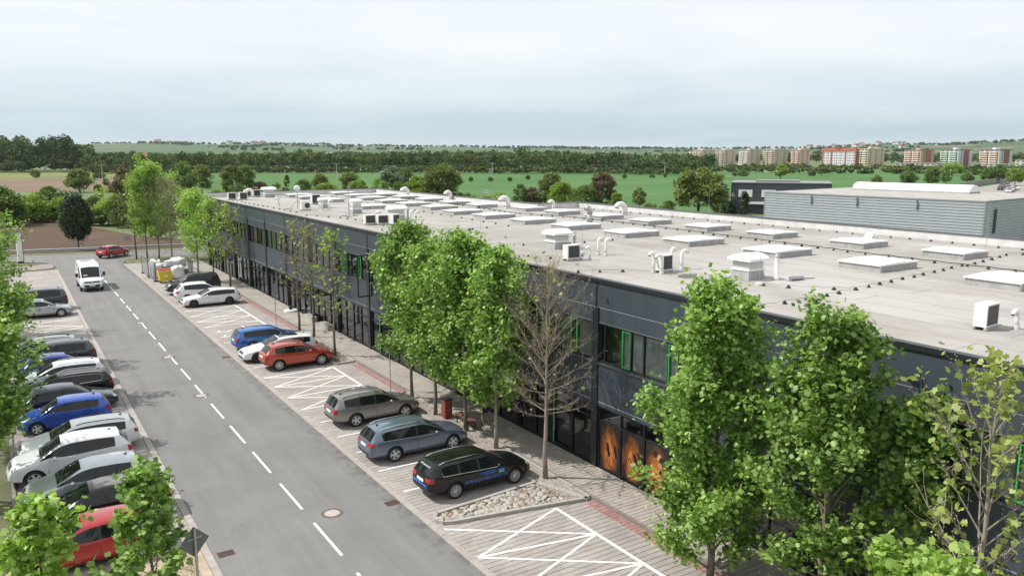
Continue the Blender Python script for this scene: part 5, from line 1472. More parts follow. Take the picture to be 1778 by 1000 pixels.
def skeleton(seed, h, cb, rmax, nl, shape='column', trunk_r=.09, lean=(0, 0), tw=5, elev=(35, 62), limb=1.0):
    """trunk + limbs + twigs; returns the branch builder and the sample points that carry leaves (with weight)"""
    r = random.Random(seed); mb = MB(); tips = []
    top = Vector((lean[0], lean[1], h*.97)); trunk = []
    nseg = 9
    for i in range(nseg+1):
        s = i/nseg; trunk.append(Vector((lean[0]*s + r.uniform(-.04, .04)*(s > 0)*h*.12, lean[1]*s + r.uniform(-.04, .04)*(s > 0)*h*.12, h*.97*s)))
    rad = [trunk_r*(1.15 if i == 0 else 1)*(1-.93*(i/nseg)**1.1) + .006 for i in range(nseg+1)]
    mb.tube(trunk, rad, 8)
    def at(s):
        f = min(max(s, 0), .999)*nseg; i = int(f); return trunk[i].lerp(trunk[i+1], f-i)
    az = r.uniform(0, 6.28)
    for i in range(nl):
        s = cb/h + (1-.06-cb/h)*((i+.5)/nl)**.95
        q = (s - cb/h)/(1-cb/h)
        if shape == 'column': wr = (.62 + .38*math.sin(math.pi*min(1, q*1.15+.12))) * (1 - max(0, q-.62)/.38*.80)
        elif shape == 'spire': wr = (.78 + .9*q if q < .25 else 1.0 - (q-.25)/.75*.72)
        elif shape == 'round': wr = max(.25, math.sin(math.pi*(q*.86+.10)))
        elif shape == 'cone': wr = (1-q)*.95 + .08 if q > .2 else .8 + q*.5
        else: wr = 1.0
        az += 2.4 + r.uniform(-.35, .35)
        el = R(elev[0] + (elev[1]-elev[0])*q + r.uniform(-8, 8))
        Lr = rmax*wr*r.uniform(.78, 1.12); Ll = Lr/max(.3, math.cos(el)); Ll = min(Ll, Lr*1.9)
        p = at(s); d = Vector((math.cos(az)*math.cos(el), math.sin(az)*math.cos(el), math.sin(el)))
        pts = [p]; cur = p.copy(); dd = d.copy()
        for k in range(4):
            dd = (dd + Vector((r.uniform(-.16, .16), r.uniform(-.16, .16), r.uniform(-.02, .16)))).normalized(); cur = cur + dd*(Ll/4); pts.append(cur.copy())
        lr = trunk_r*.42*(1-.65*q)*limb
        mb.tube(pts, [lr, lr*.8, lr*.6, lr*.4, lr*.18], 5, caps=False)
        for k in range(tw):
            f = r.uniform(.25, 1.0)*3.99; j = int(f); b0 = pts[j].lerp(pts[j+1], f-j)
            td = (dd + Vector((r.uniform(-1, 1), r.uniform(-1, 1), r.uniform(-.45, .8)))).normalized(); tl = Ll*r.uniform(.18, .38)
            b1 = b0 + td*tl*.55; b2 = b1 + (td + Vector((r.uniform(-.4, .4), r.uniform(-.4, .4), r.uniform(0, .5)))).normalized()*tl*.45
            mb.tube([b0, b1, b2], [lr*.38, lr*.24, lr*.09+.002], 3, caps=False)
            tips += [b0.lerp(b1, .5), b1, b2, b2]
        tips += pts[2:]
    tips.append(trunk[-1]); tips.append(trunk[-1])
    return mb, np.array([tuple(t) for t in tips])
def scatter(tips, n, sig, rng):
    i = rng.integers(0, len(tips), n); return tips[i] + rng.normal(size=(n, 3))*sig
def plane_tree(name, label, loc, h, cb, rmax, seed, nleaf, leaf=.17, m=None, bark=None, nl=34, shape='column', sig=.20, trunk_r=.09, maple=True, group=None, rz=0.0, tw=5, elev=(35, 62), lean=(0, 0), extra=None, up=.75, limb=1.0, ell=None):
    rng = np.random.default_rng(seed)
    mb, tips = skeleton(seed, h, cb, rmax, nl, shape, trunk_r, lean, tw, elev, limb)
    t = thing(name, label, 'tree', loc, rz, group)
    mb.build('trunk', bark or BARK, t, True)
    if nleaf:
        P = scatter(tips, nleaf, sig, rng)
        if ell:
            v = rng.normal(size=(nleaf, 3)); v /= np.linalg.norm(v, axis=1)[:, None]; v *= rng.uniform(.72, 1.0, size=(nleaf, 1)) + .07*np.sin(v[:, 0:1]*9 + v[:, 2:3]*7)
            P = np.concatenate([P[:nleaf//3], v*np.array([ell, ell, (h-cb)*.5]) + np.array([0, 0, cb + (h-cb)*.5])])
        link('crown', leaves_mesh('crown', P, leaf, m or LEAF_M, MAPLE if maple else DIAM, rng, up), t)
    if extra:
        n2, s2, m2 = extra
        link('buds', leaves_mesh('buds', scatter(tips, n2, .05, rng), s2, m2, DIAM, rng, .2), t)
    return t
ZB = .06
# nearest street trees on the right
plane_tree('street_tree', 'large leafy plane tree in front of the orange shop windows', (17.4, 15.9, 0), 8.75, .3, 2.2, 1, 30000, .125, sig=.165, shape='spire', trunk_r=.11, nl=60, rz=.3)
plane_tree('street_tree', 'tall leafy plane tree second from the right edge with a gap in its crown', (17.6, 12.2, 0), 8.7, 1.4, 2.05, 22, 15500, .125, sig=.14, shape='spire', trunk_r=.11, nl=46)
plane_tree('street_tree', 'half-bare plane tree with few leaves at the right edge', (17.6, 8.25, 0), 8.9, 1.5, 1.7, 31, 640, .16, m=LEAF_S, bark=BARK_P, nl=34, sig=.12, extra=(1500, .05, BUDS), tw=7)
plane_tree('street_tree', 'small dark leafy tree close to the facade between two plane trees', (19.0, 10.6, .09), 7.0, 2.0, 1.05, 33, 3000, .145, sig=.17, nl=20, trunk_r=.06)
plane_tree('street_tree', 'low young leafy tree at the bottom right corner', (15.5, 8.3, 0), 4.6, 1.4, 1.15, 35, 2600, .18, m=LEAF_Y, sig=.17, nl=16, trunk_r=.05)
plane_tree('street_tree', 'bare grey plane tree without leaves beside the black lettered car', (17.6, 25.0, ZB), 8.8, 2.6, 2.0, 41, 130, .13, m=LEAF_S, bark=BARK_W, nl=62, sig=.06, extra=(3600, .045, BUDS), tw=20, elev=(12, 66), limb=.62)
plane_tree('street_tree', 'leafy tree behind the black lettered car, right end of the green cluster', (17.65, 28.9, ZB), 8.9, 1.5, 1.8, 5, 12500, .135, sig=.19, nl=40, bark=BARK_P)
plane_tree('street_tree', 'tall leafy tree in the green cluster beside the steel-blue estate', (17.6, 31.6, ZB), 9.2, 1.6, 2.05, 6, 18000, .135, sig=.20, nl=46)
plane_tree('street_tree', 'leafy tree in the middle of the green cluster by the red litter bin', (17.5, 34.5, ZB), 8.7, 1.9, 1.8, 7, 13000, .135, sig=.19, nl=40)
plane_tree('street_tree', 'tall leafy tree at the left end of the green cluster', (17.7, 37.6, ZB), 9.3, 1.7, 1.95, 8, 18000, .135, sig=.20, nl=46)
plane_tree('street_tree', 'sparse young tree with tufts of leaves beside the orange-red car', (17.4, 48.4, ZB), 8.4, 2.4, 1.4, 9, 300, .19, m=LEAF_Y, sig=.13, nl=26, extra=(800, .06, BUDS), bark=BARK, tw=6)
plane_tree('street_tree', 'sparse tree with pinkish buds, middle of the three behind the white estate', (18.0, 54.3, ZB), 8.3, 2.2, 1.45, 10, 110, .17, m=LEAF_S, sig=.14, nl=30, extra=(2600, .07, BUDS), tw=10)
plane_tree('street_tree', 'sparse budding tree beside the sign pole at the blue estate', (17.85, 57.1, ZB), 8.2, 2.0, 1.5, 12, 140, .17, m=LEAF_S, sig=.15, nl=30, extra=(1500, .07, BUDS), tw=11)
plane_tree('street_tree', 'slim yellow-green tree right of the far cluster near the facade', (18.3, 79.7, ZB), 8.3, 2.3, 1.4, 13, 900, .2, m=LEAF_S, sig=.18, nl=24, maple=False, extra=(500, .07, BUDS))
plane_tree('street_tree', 'yellow-green tree beyond the black car in the far bed', (17.2, 81.6, ZB), 8.6, 2.2, 1.5, 14, 2000, .2, m=LEAF_Y, sig=.2, nl=28, maple=False)
plane_tree('street_tree', 'leafy light green tree behind the yellow bin and the cage', (16.4, 85.1, ZB), 9.2, 2.4, 1.75, 15, 4600, .2, m=LEAF_Y, sig=.22, nl=30, maple=False)
plane_tree('street_tree', 'brownish bare tree with dense twigs at the end of the parking', (16.9, 102.3, 0), 9.8, 2.2, 2.7, 16, 700, .16, m=LEAF_B, nl=46, sig=.15, extra=(2600, .09, BUDS), tw=9, maple=False)
plane_tree('street_tree', 'tall light green tree at the corner of the junction', (16.1, 106.6, 0), 11.6, 2.2, 2.6, 17, 7500, .23, m=LEAF_Y, sig=.25, nl=34, maple=False)
plane_tree('street_tree', 'tall fresh green tree just left of its twin at the junction corner', (14.9, 107.6, 0), 11.2, 2.0, 2.3, 18, 6500, .23, m=LEAF_Y, sig=.25, nl=30, maple=False)
plane_tree('street_tree', 'thin half-bare tree beside the turning red car', (13.7, 107.9, 0), 9.6, 2.8, 2.5, 19, 600, .17, m=LEAF_S, nl=34, sig=.12, extra=(1200, .08, BUDS), tw=7, bark=BARK_D, maple=False)
# left side
plane_tree('street_tree', 'young leafy plane tree rising in front of the red car at the lower left', (2.45, 20.9, 0), 5.45, 1.2, 1.4, 50, 2000, .165, m=LEAF_M, sig=.115, nl=22, trunk_r=.05, bark=BARK, shape='cone')
plane_tree('street_tree', 'young leafy tree top at the bottom left corner', (0.05, 22.4, 0), 4.3, .9, 1.1, 51, 2300, .165, m=LEAF_Y, sig=.13, nl=18, trunk_r=.05)
for (x, y, h, rr, sd, nf, lab) in ((-1.3, 34.6, 6.4, 2.0, 52, 5200, 'leafy tree over the bonnets of the white cars at the left edge'), (-1.5, 41.5, 7.6, 2.15, 53, 5600, 'leafy tree at the left edge beside the small blue hatchback'),
        (-1.6, 49.5, 9.0, 2.3, 54, 5200, 'leafy tree at the left edge beside the deep blue saloon'), (-1.65, 58.5, 9.2, 2.3, 55, 4600, 'leafy tree at the left edge beside the silver-roofed estate'), (-1.7, 68.0, 9.0, 2.3, 56, 4000, 'bright leafy tree at the left edge beyond the hatched bay')):
    plane_tree('street_tree', lab, (x, y, 0), h, 1.5, rr, sd, int(nf*1.9), .15, m=LEAF_M if sd < 55 else LEAF_Y, sig=.21, nl=40, trunk_r=.09)

# trees and bushes of the open land: (azimuth from the building axis in degrees, distance, height, width, leaf, label)
CACHE = {}
def country_tree(x, y, h, w, m, label, name='field_tree', group=None, seed=0, trunk=True, dens=1.0, conifer=False):
    rng = np.random.default_rng(seed); r = random.Random(seed)
    t = thing(name, label, 'tree' if name != 'bush' else 'bush', (x, y, -.06), 0, group)
    nclump = int(30*dens) + 16
    cb = h*.22 if trunk else h*.04
    pts = []
    for i in range(nclump):
        q = rng.uniform(0, 1)
        if conifer: rad = (1-q)*w/2*.9 + .1; z = cb + (h-cb)*q; a = rng.uniform(0, 6.28); d = rad*math.sqrt(rng.uniform(.2, 1))
        else:
            z = cb + (h-cb)*(.10 + .85*q); rad = w/2*math.sqrt(max(.05, 1-(2*(q-.42))**2*.75)); a = rng.uniform(0, 6.28); d = rad*math.sqrt(rng.uniform(.15, .95))
        c = np.array([math.cos(a)*d, math.sin(a)*d, z]); cs = w*rng.uniform(.11, .19)
        k = 120
        v = rng.normal(size=(k, 3)); v /= np.linalg.norm(v, axis=1)[:, None]; v *= (cs*rng.uniform(.55, 1.05, size=(k, 1))); v[:, 2] *= .8
        pts.append(c + v)
    P = np.concatenate(pts); ls = max(.13, w*.036)
    link('crown' if name != 'bush' else 'foliage', leaves_mesh('crown', P, ls, m, SQ, rng, .55, .5), t)
    mb = MB()
    tr = max(.06, w*.03)
    mb.tube([(0, 0, 0), (r.uniform(-.1, .1), r.uniform(-.1, .1), h*.4), (r.uniform(-.2, .2), 0, h*.8)], [tr, tr*.75, tr*.25], 6)
    for k in range(6):
        a = r.uniform(0, 6.28); z0 = h*r.uniform(.25, .5)
        mb.tube([(0, 0, z0), (math.cos(a)*w*.2, math.sin(a)*w*.2, z0+h*.15), (math.cos(a)*w*.34, math.sin(a)*w*.34, z0+h*.3)], [tr*.5, tr*.35, tr*.1], 4, caps=False)
    mb.build('trunk' if name != 'bush' else 'stems', BARK_D, t)
    return t
# ------------------------------------------------------------------ open land: fields, hills, woods
def field_mat(name, c1, c2, sc, stretch, rot=0.0):
    m = bpy.data.materials.new(name); m.use_nodes = True
    N, L, b = nodes_of(m); new = m.node_tree.nodes.new
    g = new('ShaderNodeNewGeometry'); mp = new('ShaderNodeMapping'); mp.inputs['Rotation'].default_value = (0, 0, rot); mp.inputs['Scale'].default_value = stretch; L.new(g.outputs['Position'], mp.inputs[0])
    n = new('ShaderNodeTexNoise'); n.inputs['Scale'].default_value = sc; n.inputs['Detail'].default_value = 7; n.inputs['Roughness'].default_value = .65; L.new(mp.outputs[0], n.inputs['Vector'])
    n2 = new('ShaderNodeTexNoise'); n2.inputs['Scale'].default_value = .02; n2.inputs['Detail'].default_value = 4; L.new(g.outputs['Position'], n2.inputs['Vector'])
    av = new('ShaderNodeMath'); av.operation = 'ADD'; L.new(n.outputs[0], av.inputs[0]); L.new(n2.outputs[0], av.inputs[1])
    r = new('ShaderNodeMapRange'); r.inputs['From Min'].default_value = .75; r.inputs['From Max'].default_value = 1.25; L.new(av.outputs[0], r.inputs['Value'])
    mx = new('ShaderNodeMixRGB'); mx.inputs[1].default_value = (*c1, 1); mx.inputs[2].default_value = (*c2, 1); L.new(r.outputs[0], mx.inputs[0]); L.new(mx.outputs[0], b.inputs['Base Color'])
    b.inputs['Roughness'].default_value = .95; b.inputs['Specular IOR Level'].default_value = .15
    return m
poly_sheet('field_green', [(61.9, 552), (152, 495), (287, 442), (416, 398), (540, 362), (640, 300), (430, 175), (330, 155), (200, 110), (133, 119), (111, 146), (99, 239), (72, 284), (40, 330), (52, 400)], -.04, field_mat('crop_green', (.052, .125, .036), (.086, .172, .058), .16, (1, .03, 1), R(-38)), 'broad green cereal field beyond the building')
poly_sheet('field_pale', [(-60, 715), (86, 609), (61, 508), (-60, 515)], -.03, field_mat('crop_pale', (.14, .17, .055), (.21, .20, .085), .1, (1, .1, 1), R(70)), 'pale yellow-green field strip before the left wood')
poly_sheet('field_brown', [(-60, 500), (57, 472), (37, 318), (-60, 335)], -.03, field_mat('soil_far', (.15, .105, .075), (.20, .145, .105), .2, (.1, 1, 1)), 'brown bare field strip at the left')
PLOUGH = field_mat('soil_near', (.060, .040, .029), (.125, .085, .060), .55, (.25, 1.6, 1), R(18))
nd = PLOUGH.node_tree; bpn = nd.nodes.new('ShaderNodeBump'); bpn.inputs['Strength'].default_value = .9; bpn.inputs['Distance'].default_value = .25
wv = nd.nodes.new('ShaderNodeTexNoise'); wv.inputs['Scale'].default_value = 1.4; wv.inputs['Detail'].default_value = 6; gg = nd.nodes.new('ShaderNodeNewGeometry'); nd.links.new(gg.outputs['Position'], wv.inputs['Vector']); nd.links.new(wv.outputs[0], bpn.inputs['Height']); nd.links.new(bpn.outputs[0], nd.nodes['Principled BSDF'].inputs['Normal'])
poly_sheet('field_ploughed', [(-60, 133.4), (30, 116.3), (26, 124), (18.2, 139.6), (14.8, 154.6), (11.4, 167.5), (6.1, 184.8), (-5.5, 173), (-60, 168)], -.012, PLOUGH, 'dark brown ploughed field behind the guardrail')
poly_sheet('ground_spoil', [(441, 382), (477, 359), (560, 423), (520, 450)], -.02, field_mat('spoil', (.30, .25, .20), (.22, .20, .15), .1, (1, 1, 1)), 'sandy heap ground before the tower blocks')
# hills: ring of slopes closing the horizon
YAW = 32.6
def az_of(px): return YAW + math.degrees(math.atan((px-889)/1405.6))
RIDGE = [(-400, 250), (200, 251), (560, 252), (620, 255), (900, 257), (1200, 260), (1400, 258), (1480, 255.5), (1560, 252), (1640, 253), (1700, 249), (1778, 246), (2200, 244)]
def ridge_h(az, r=3800.0):
    px = 889 + 1405.6*math.tan(R(max(-30, min(85, az-YAW)))) if abs(az-YAW) < 60 else (2200 if az > YAW else -400)
    return 13 + (266-interp(RIDGE, px))*r*math.cos(R(min(40, abs(az-YAW))))/1405.6
def hill_z(az, r):
    s = min(1, max(0, (r-1350)/2450)); s = s*s*(3-2*s)
    und = 2.5*math.sin(az*.9+r*.004) + 2*math.sin(az*.37-r*.0023)
    return -.5 + s*(ridge_h(az) + (und if s < .95 else 0) + .5) if r < 4000 else ridge_h(az) - (r-3800)*.06
V = []; F = []; azs = [-40 + 1.0*i for i in range(146)]; rs_ = [1350, 1500, 1700, 1950, 2250, 2600, 3000, 3400, 3700, 3800, 3900, 4300, 5200]
for r in rs_:
    for a in azs: V.append((r*math.sin(R(a)), r*math.cos(R(a)), hill_z(a, r)))
na = len(azs)
for i in range(len(rs_)-1):
    for j in range(na-1): F.append((i*na+j, (i+1)*na+j, (i+1)*na+j+1, i*na+j+1))
def hill_mat():
    m = bpy.data.materials.new('hill_fields'); m.use_nodes = True
    N, L, b = nodes_of(m); new = m.node_tree.nodes.new
    g = new('ShaderNodeNewGeometry'); mp = new('ShaderNodeMapping'); mp.inputs['Scale'].default_value = (.0011, .0042, 0); mp.inputs['Rotation'].default_value = (0, 0, R(32)); L.new(g.outputs['Position'], mp.inputs[0])
    v = new('ShaderNodeTexVoronoi'); v.inputs['Scale'].default_value = 1.6; L.new(mp.outputs[0], v.inputs['Vector'])
    sp = new('ShaderNodeSeparateXYZ'); L.new(v.outputs['Color'], sp.inputs[0])
    rp = new('ShaderNodeValToRGB'); c = rp.color_ramp; c.interpolation = 'CONSTANT'; c.elements[0].position = 0; c.elements[0].color = (.075, .125, .062, 1); c.elements[1].position = .3; c.elements[1].color = (.10, .145, .08, 1)
    for p, col in ((.5, (.065, .11, .055)), (.68, (.15, .14, .09)), (.8, (.08, .13, .065)), (.93, (.19, .15, .115))): e_ = c.elements.new(p); e_.color = (*col, 1)
    L.new(sp.outputs[0], rp.inputs[0]); L.new(rp.outputs[0], b.inputs['Base Color']); b.inputs['Roughness'].default_value = .95; b.inputs['Specular IOR Level'].default_value = .1
    return m
hme = bpy.data.meshes.new('hills'); hme.from_pydata(V, [], [f[::-1] for f in F]); hme.materials.append(hill_mat()); hme.polygons.foreach_set('use_smooth', [True]*len(F)); hme.update()
struct(link('hills', hme), 'low green hills with field strips along the horizon')

def wood_mesh(name, trees, seed, per=120, leaf=.17, mats=FAR_M):
    """trees: (x, y, z, h, w, material index); crowns of small leaf-clump faces joined into one mass"""
    rng = np.random.default_rng(seed); Vs = []; Ms = []; k = 4
    for (x, y, z, h, w, mi) in trees:
        nb = 7
        cen = np.stack([rng.uniform(-.30, .30, nb)*w, rng.uniform(-.30, .30, nb)*w, h*rng.uniform(.28, .86, nb)], 1)
        cen[0] = (0, 0, h*.80)
        idx = rng.integers(0, nb, per); v = rng.normal(size=(per, 3)); v /= np.linalg.norm(v, axis=1)[:, None]
        P = cen[idx] + v*np.array([w*.26, w*.26, h*.17])*rng.uniform(.7, 1.08, size=(per, 1)); P[:, 2] = np.maximum(P[:, 2], .3)
        nrm = v + rng.normal(size=(per, 3))*.55; nrm[:, 2] += .3; nrm /= np.linalg.norm(nrm, axis=1)[:, None]
        u = np.cross(nrm, rng.normal(size=(per, 3))); u /= np.linalg.norm(u, axis=1)[:, None]; q = np.cross(nrm, u); s = w*leaf*rng.uniform(.6, 1.35, per)
        A = P[:, None, :] + (u[:, None, :]*SQ[None, :, 0:1] + q[:, None, :]*SQ[None, :, 1:2])*s[:, None, None] + np.array([x, y, z])
        Vs.append(A.reshape(-1, 3)); Ms.append(np.full(per, mi, dtype=np.int32))
    A = np.concatenate(Vs).astype(np.float32); Mi = np.concatenate(Ms); n = len(Mi)
    me = bpy.data.meshes.new(name); me.vertices.add(n*k); me.vertices.foreach_set('co', A.reshape(-1)); me.loops.add(n*k); me.loops.foreach_set('vertex_index', np.arange(n*k, dtype=np.int32))
    me.polygons.add(n); me.polygons.foreach_set('loop_start', (np.arange(n)*k).astype(np.int32)); me.polygons.foreach_set('loop_total', np.full(n, k, dtype=np.int32))
    for mm in mats: me.materials.append(mm)
    me.polygons.foreach_set('material_index', Mi); me.update(calc_edges=True)
    return me
rw = random.Random(77)
def polar(px, d): a = R(az_of(px)); return d*math.sin(a), d*math.cos(a)
def stuff(name, trees, seed, label, per=120, leaf=.17):
    tag(link(name, wood_mesh(name, trees, seed, per, leaf)), label, 'trees', kind='stuff')
T_ = []
for row, d0 in enumerate((655, 690, 730)):
    px = -140
    while px < 160:
        hh = rw.uniform(20, 27) if px < 120 else rw.uniform(15, 21); 
        if 45 < px < 75: hh *= .88
        x, y = polar(px, d0 + rw.uniform(-12, 12)); T_.append((x, y, -.1, hh, rw.uniform(11, 15), rw.choice((0, 0, 1)))); px += rw.uniform(11, 19)
for _ in range(60):
    px = rw.uniform(-120, 215); x, y = polar(px, rw.uniform(630, 680)); T_.append((x, y, -.1, rw.uniform(6, 12), rw.uniform(8, 11), rw.choice((0, 1, 1))))
stuff('tall_wood', T_, 1, 'tall dark deciduous wood at the left beyond the fields', 420, .085)
T_ = []
for row in range(4):
    px = 150.0
    while px < 1225:
        d = 585 - (px-150)*.06 + row*22 + rw.uniform(-10, 10)
        hh = rw.uniform(8.5, 13.5) if px < 430 else rw.uniform(10, 14.5)
        if 1080 < px: hh *= .82
        if rw.random() < .06: hh *= 1.25
        x, y = polar(px, d); T_.append((x, y, -.1, hh, rw.uniform(6.5, 10.5), rw.choice((0, 1, 1, 2)) if row < 2 else rw.choice((0, 0, 1)))); px += rw.uniform(7, 14)
px = 150
while px < 1240:
    x, y = polar(px, 570 - (px-150)*.07 + rw.uniform(-8, 4)); T_.append((x, y, -.1, rw.uniform(3, 6), rw.uniform(5, 8), rw.choice((0, 1, 1, 2)))); px += rw.uniform(6, 11)
stuff('tree_belt', T_, 2, 'long green tree belt behind the cereal field', 190, .115)
T_ = []
for _ in range(430):
    px = rw.uniform(140, 1240); d = rw.uniform(680, 1500); x, y = polar(px, d); a = az_of(px)
    T_.append((x, y, max(-.1, hill_z(a, d)), rw.uniform(9, 14.5), rw.uniform(9, 14), rw.choice((0, 0, 1))))
for _ in range(60):
    px = rw.choice((rw.uniform(745, 860), rw.uniform(900, 1010))); x, y = polar(px, rw.uniform(600, 720)); T_.append((x, y, -.1, rw.uniform(13, 16), rw.uniform(9, 12), 0))
stuff('valley_wood', T_, 3, 'layered woodland and gardens behind the tree belt', 70, .2)
T_ = []
for _ in range(300):
    px = rw.uniform(1190, 1860); d = rw.uniform(560, 790); x, y = polar(px, d); T_.append((x, y, -.1, rw.uniform(2, 4.2), rw.uniform(5, 8), rw.choice((0, 1, 1, 2))))
for _ in range(340):
    px = rw.uniform(1190, 1880); d = rw.uniform(1050, 1700); x, y = polar(px, d); T_.append((x, y, max(-.1, hill_z(az_of(px), d)), rw.uniform(9, 14), rw.uniform(9, 14), rw.choice((0, 0, 1))))
stuff('town_trees', T_, 4, 'dark trees and gardens among and behind the tower blocks', 64, .2)
T_ = []
ROWS = [(rw.uniform(150, 1700), rw.uniform(1800, 3500), rw.uniform(40, 170), rw.uniform(-250, 250)) for _ in range(26)]
for i_ in range(1250):
    if rw.random() < .5: px = rw.uniform(150, 1850); d = rw.uniform(3740, 3800)
    else:
        r0, d0_, w0, sl = ROWS[i_ % 26]; s_ = rw.random(); px = r0 + s_*w0; d = d0_ + sl*s_ + rw.uniform(-6, 6)
    a = az_of(px)
    if True:
        hh = rw.uniform(6, 12) if d > 3700 else rw.uniform(6, 11); T_.append((*polar(px, d), hill_z(a, d)-1, hh, hh*rw.uniform(.9, 1.7), rw.choice((0, 0, 1))))
stuff('ridge_trees', T_, 5, 'tiny dark trees and hedges along the hill ridge', 26, .3)

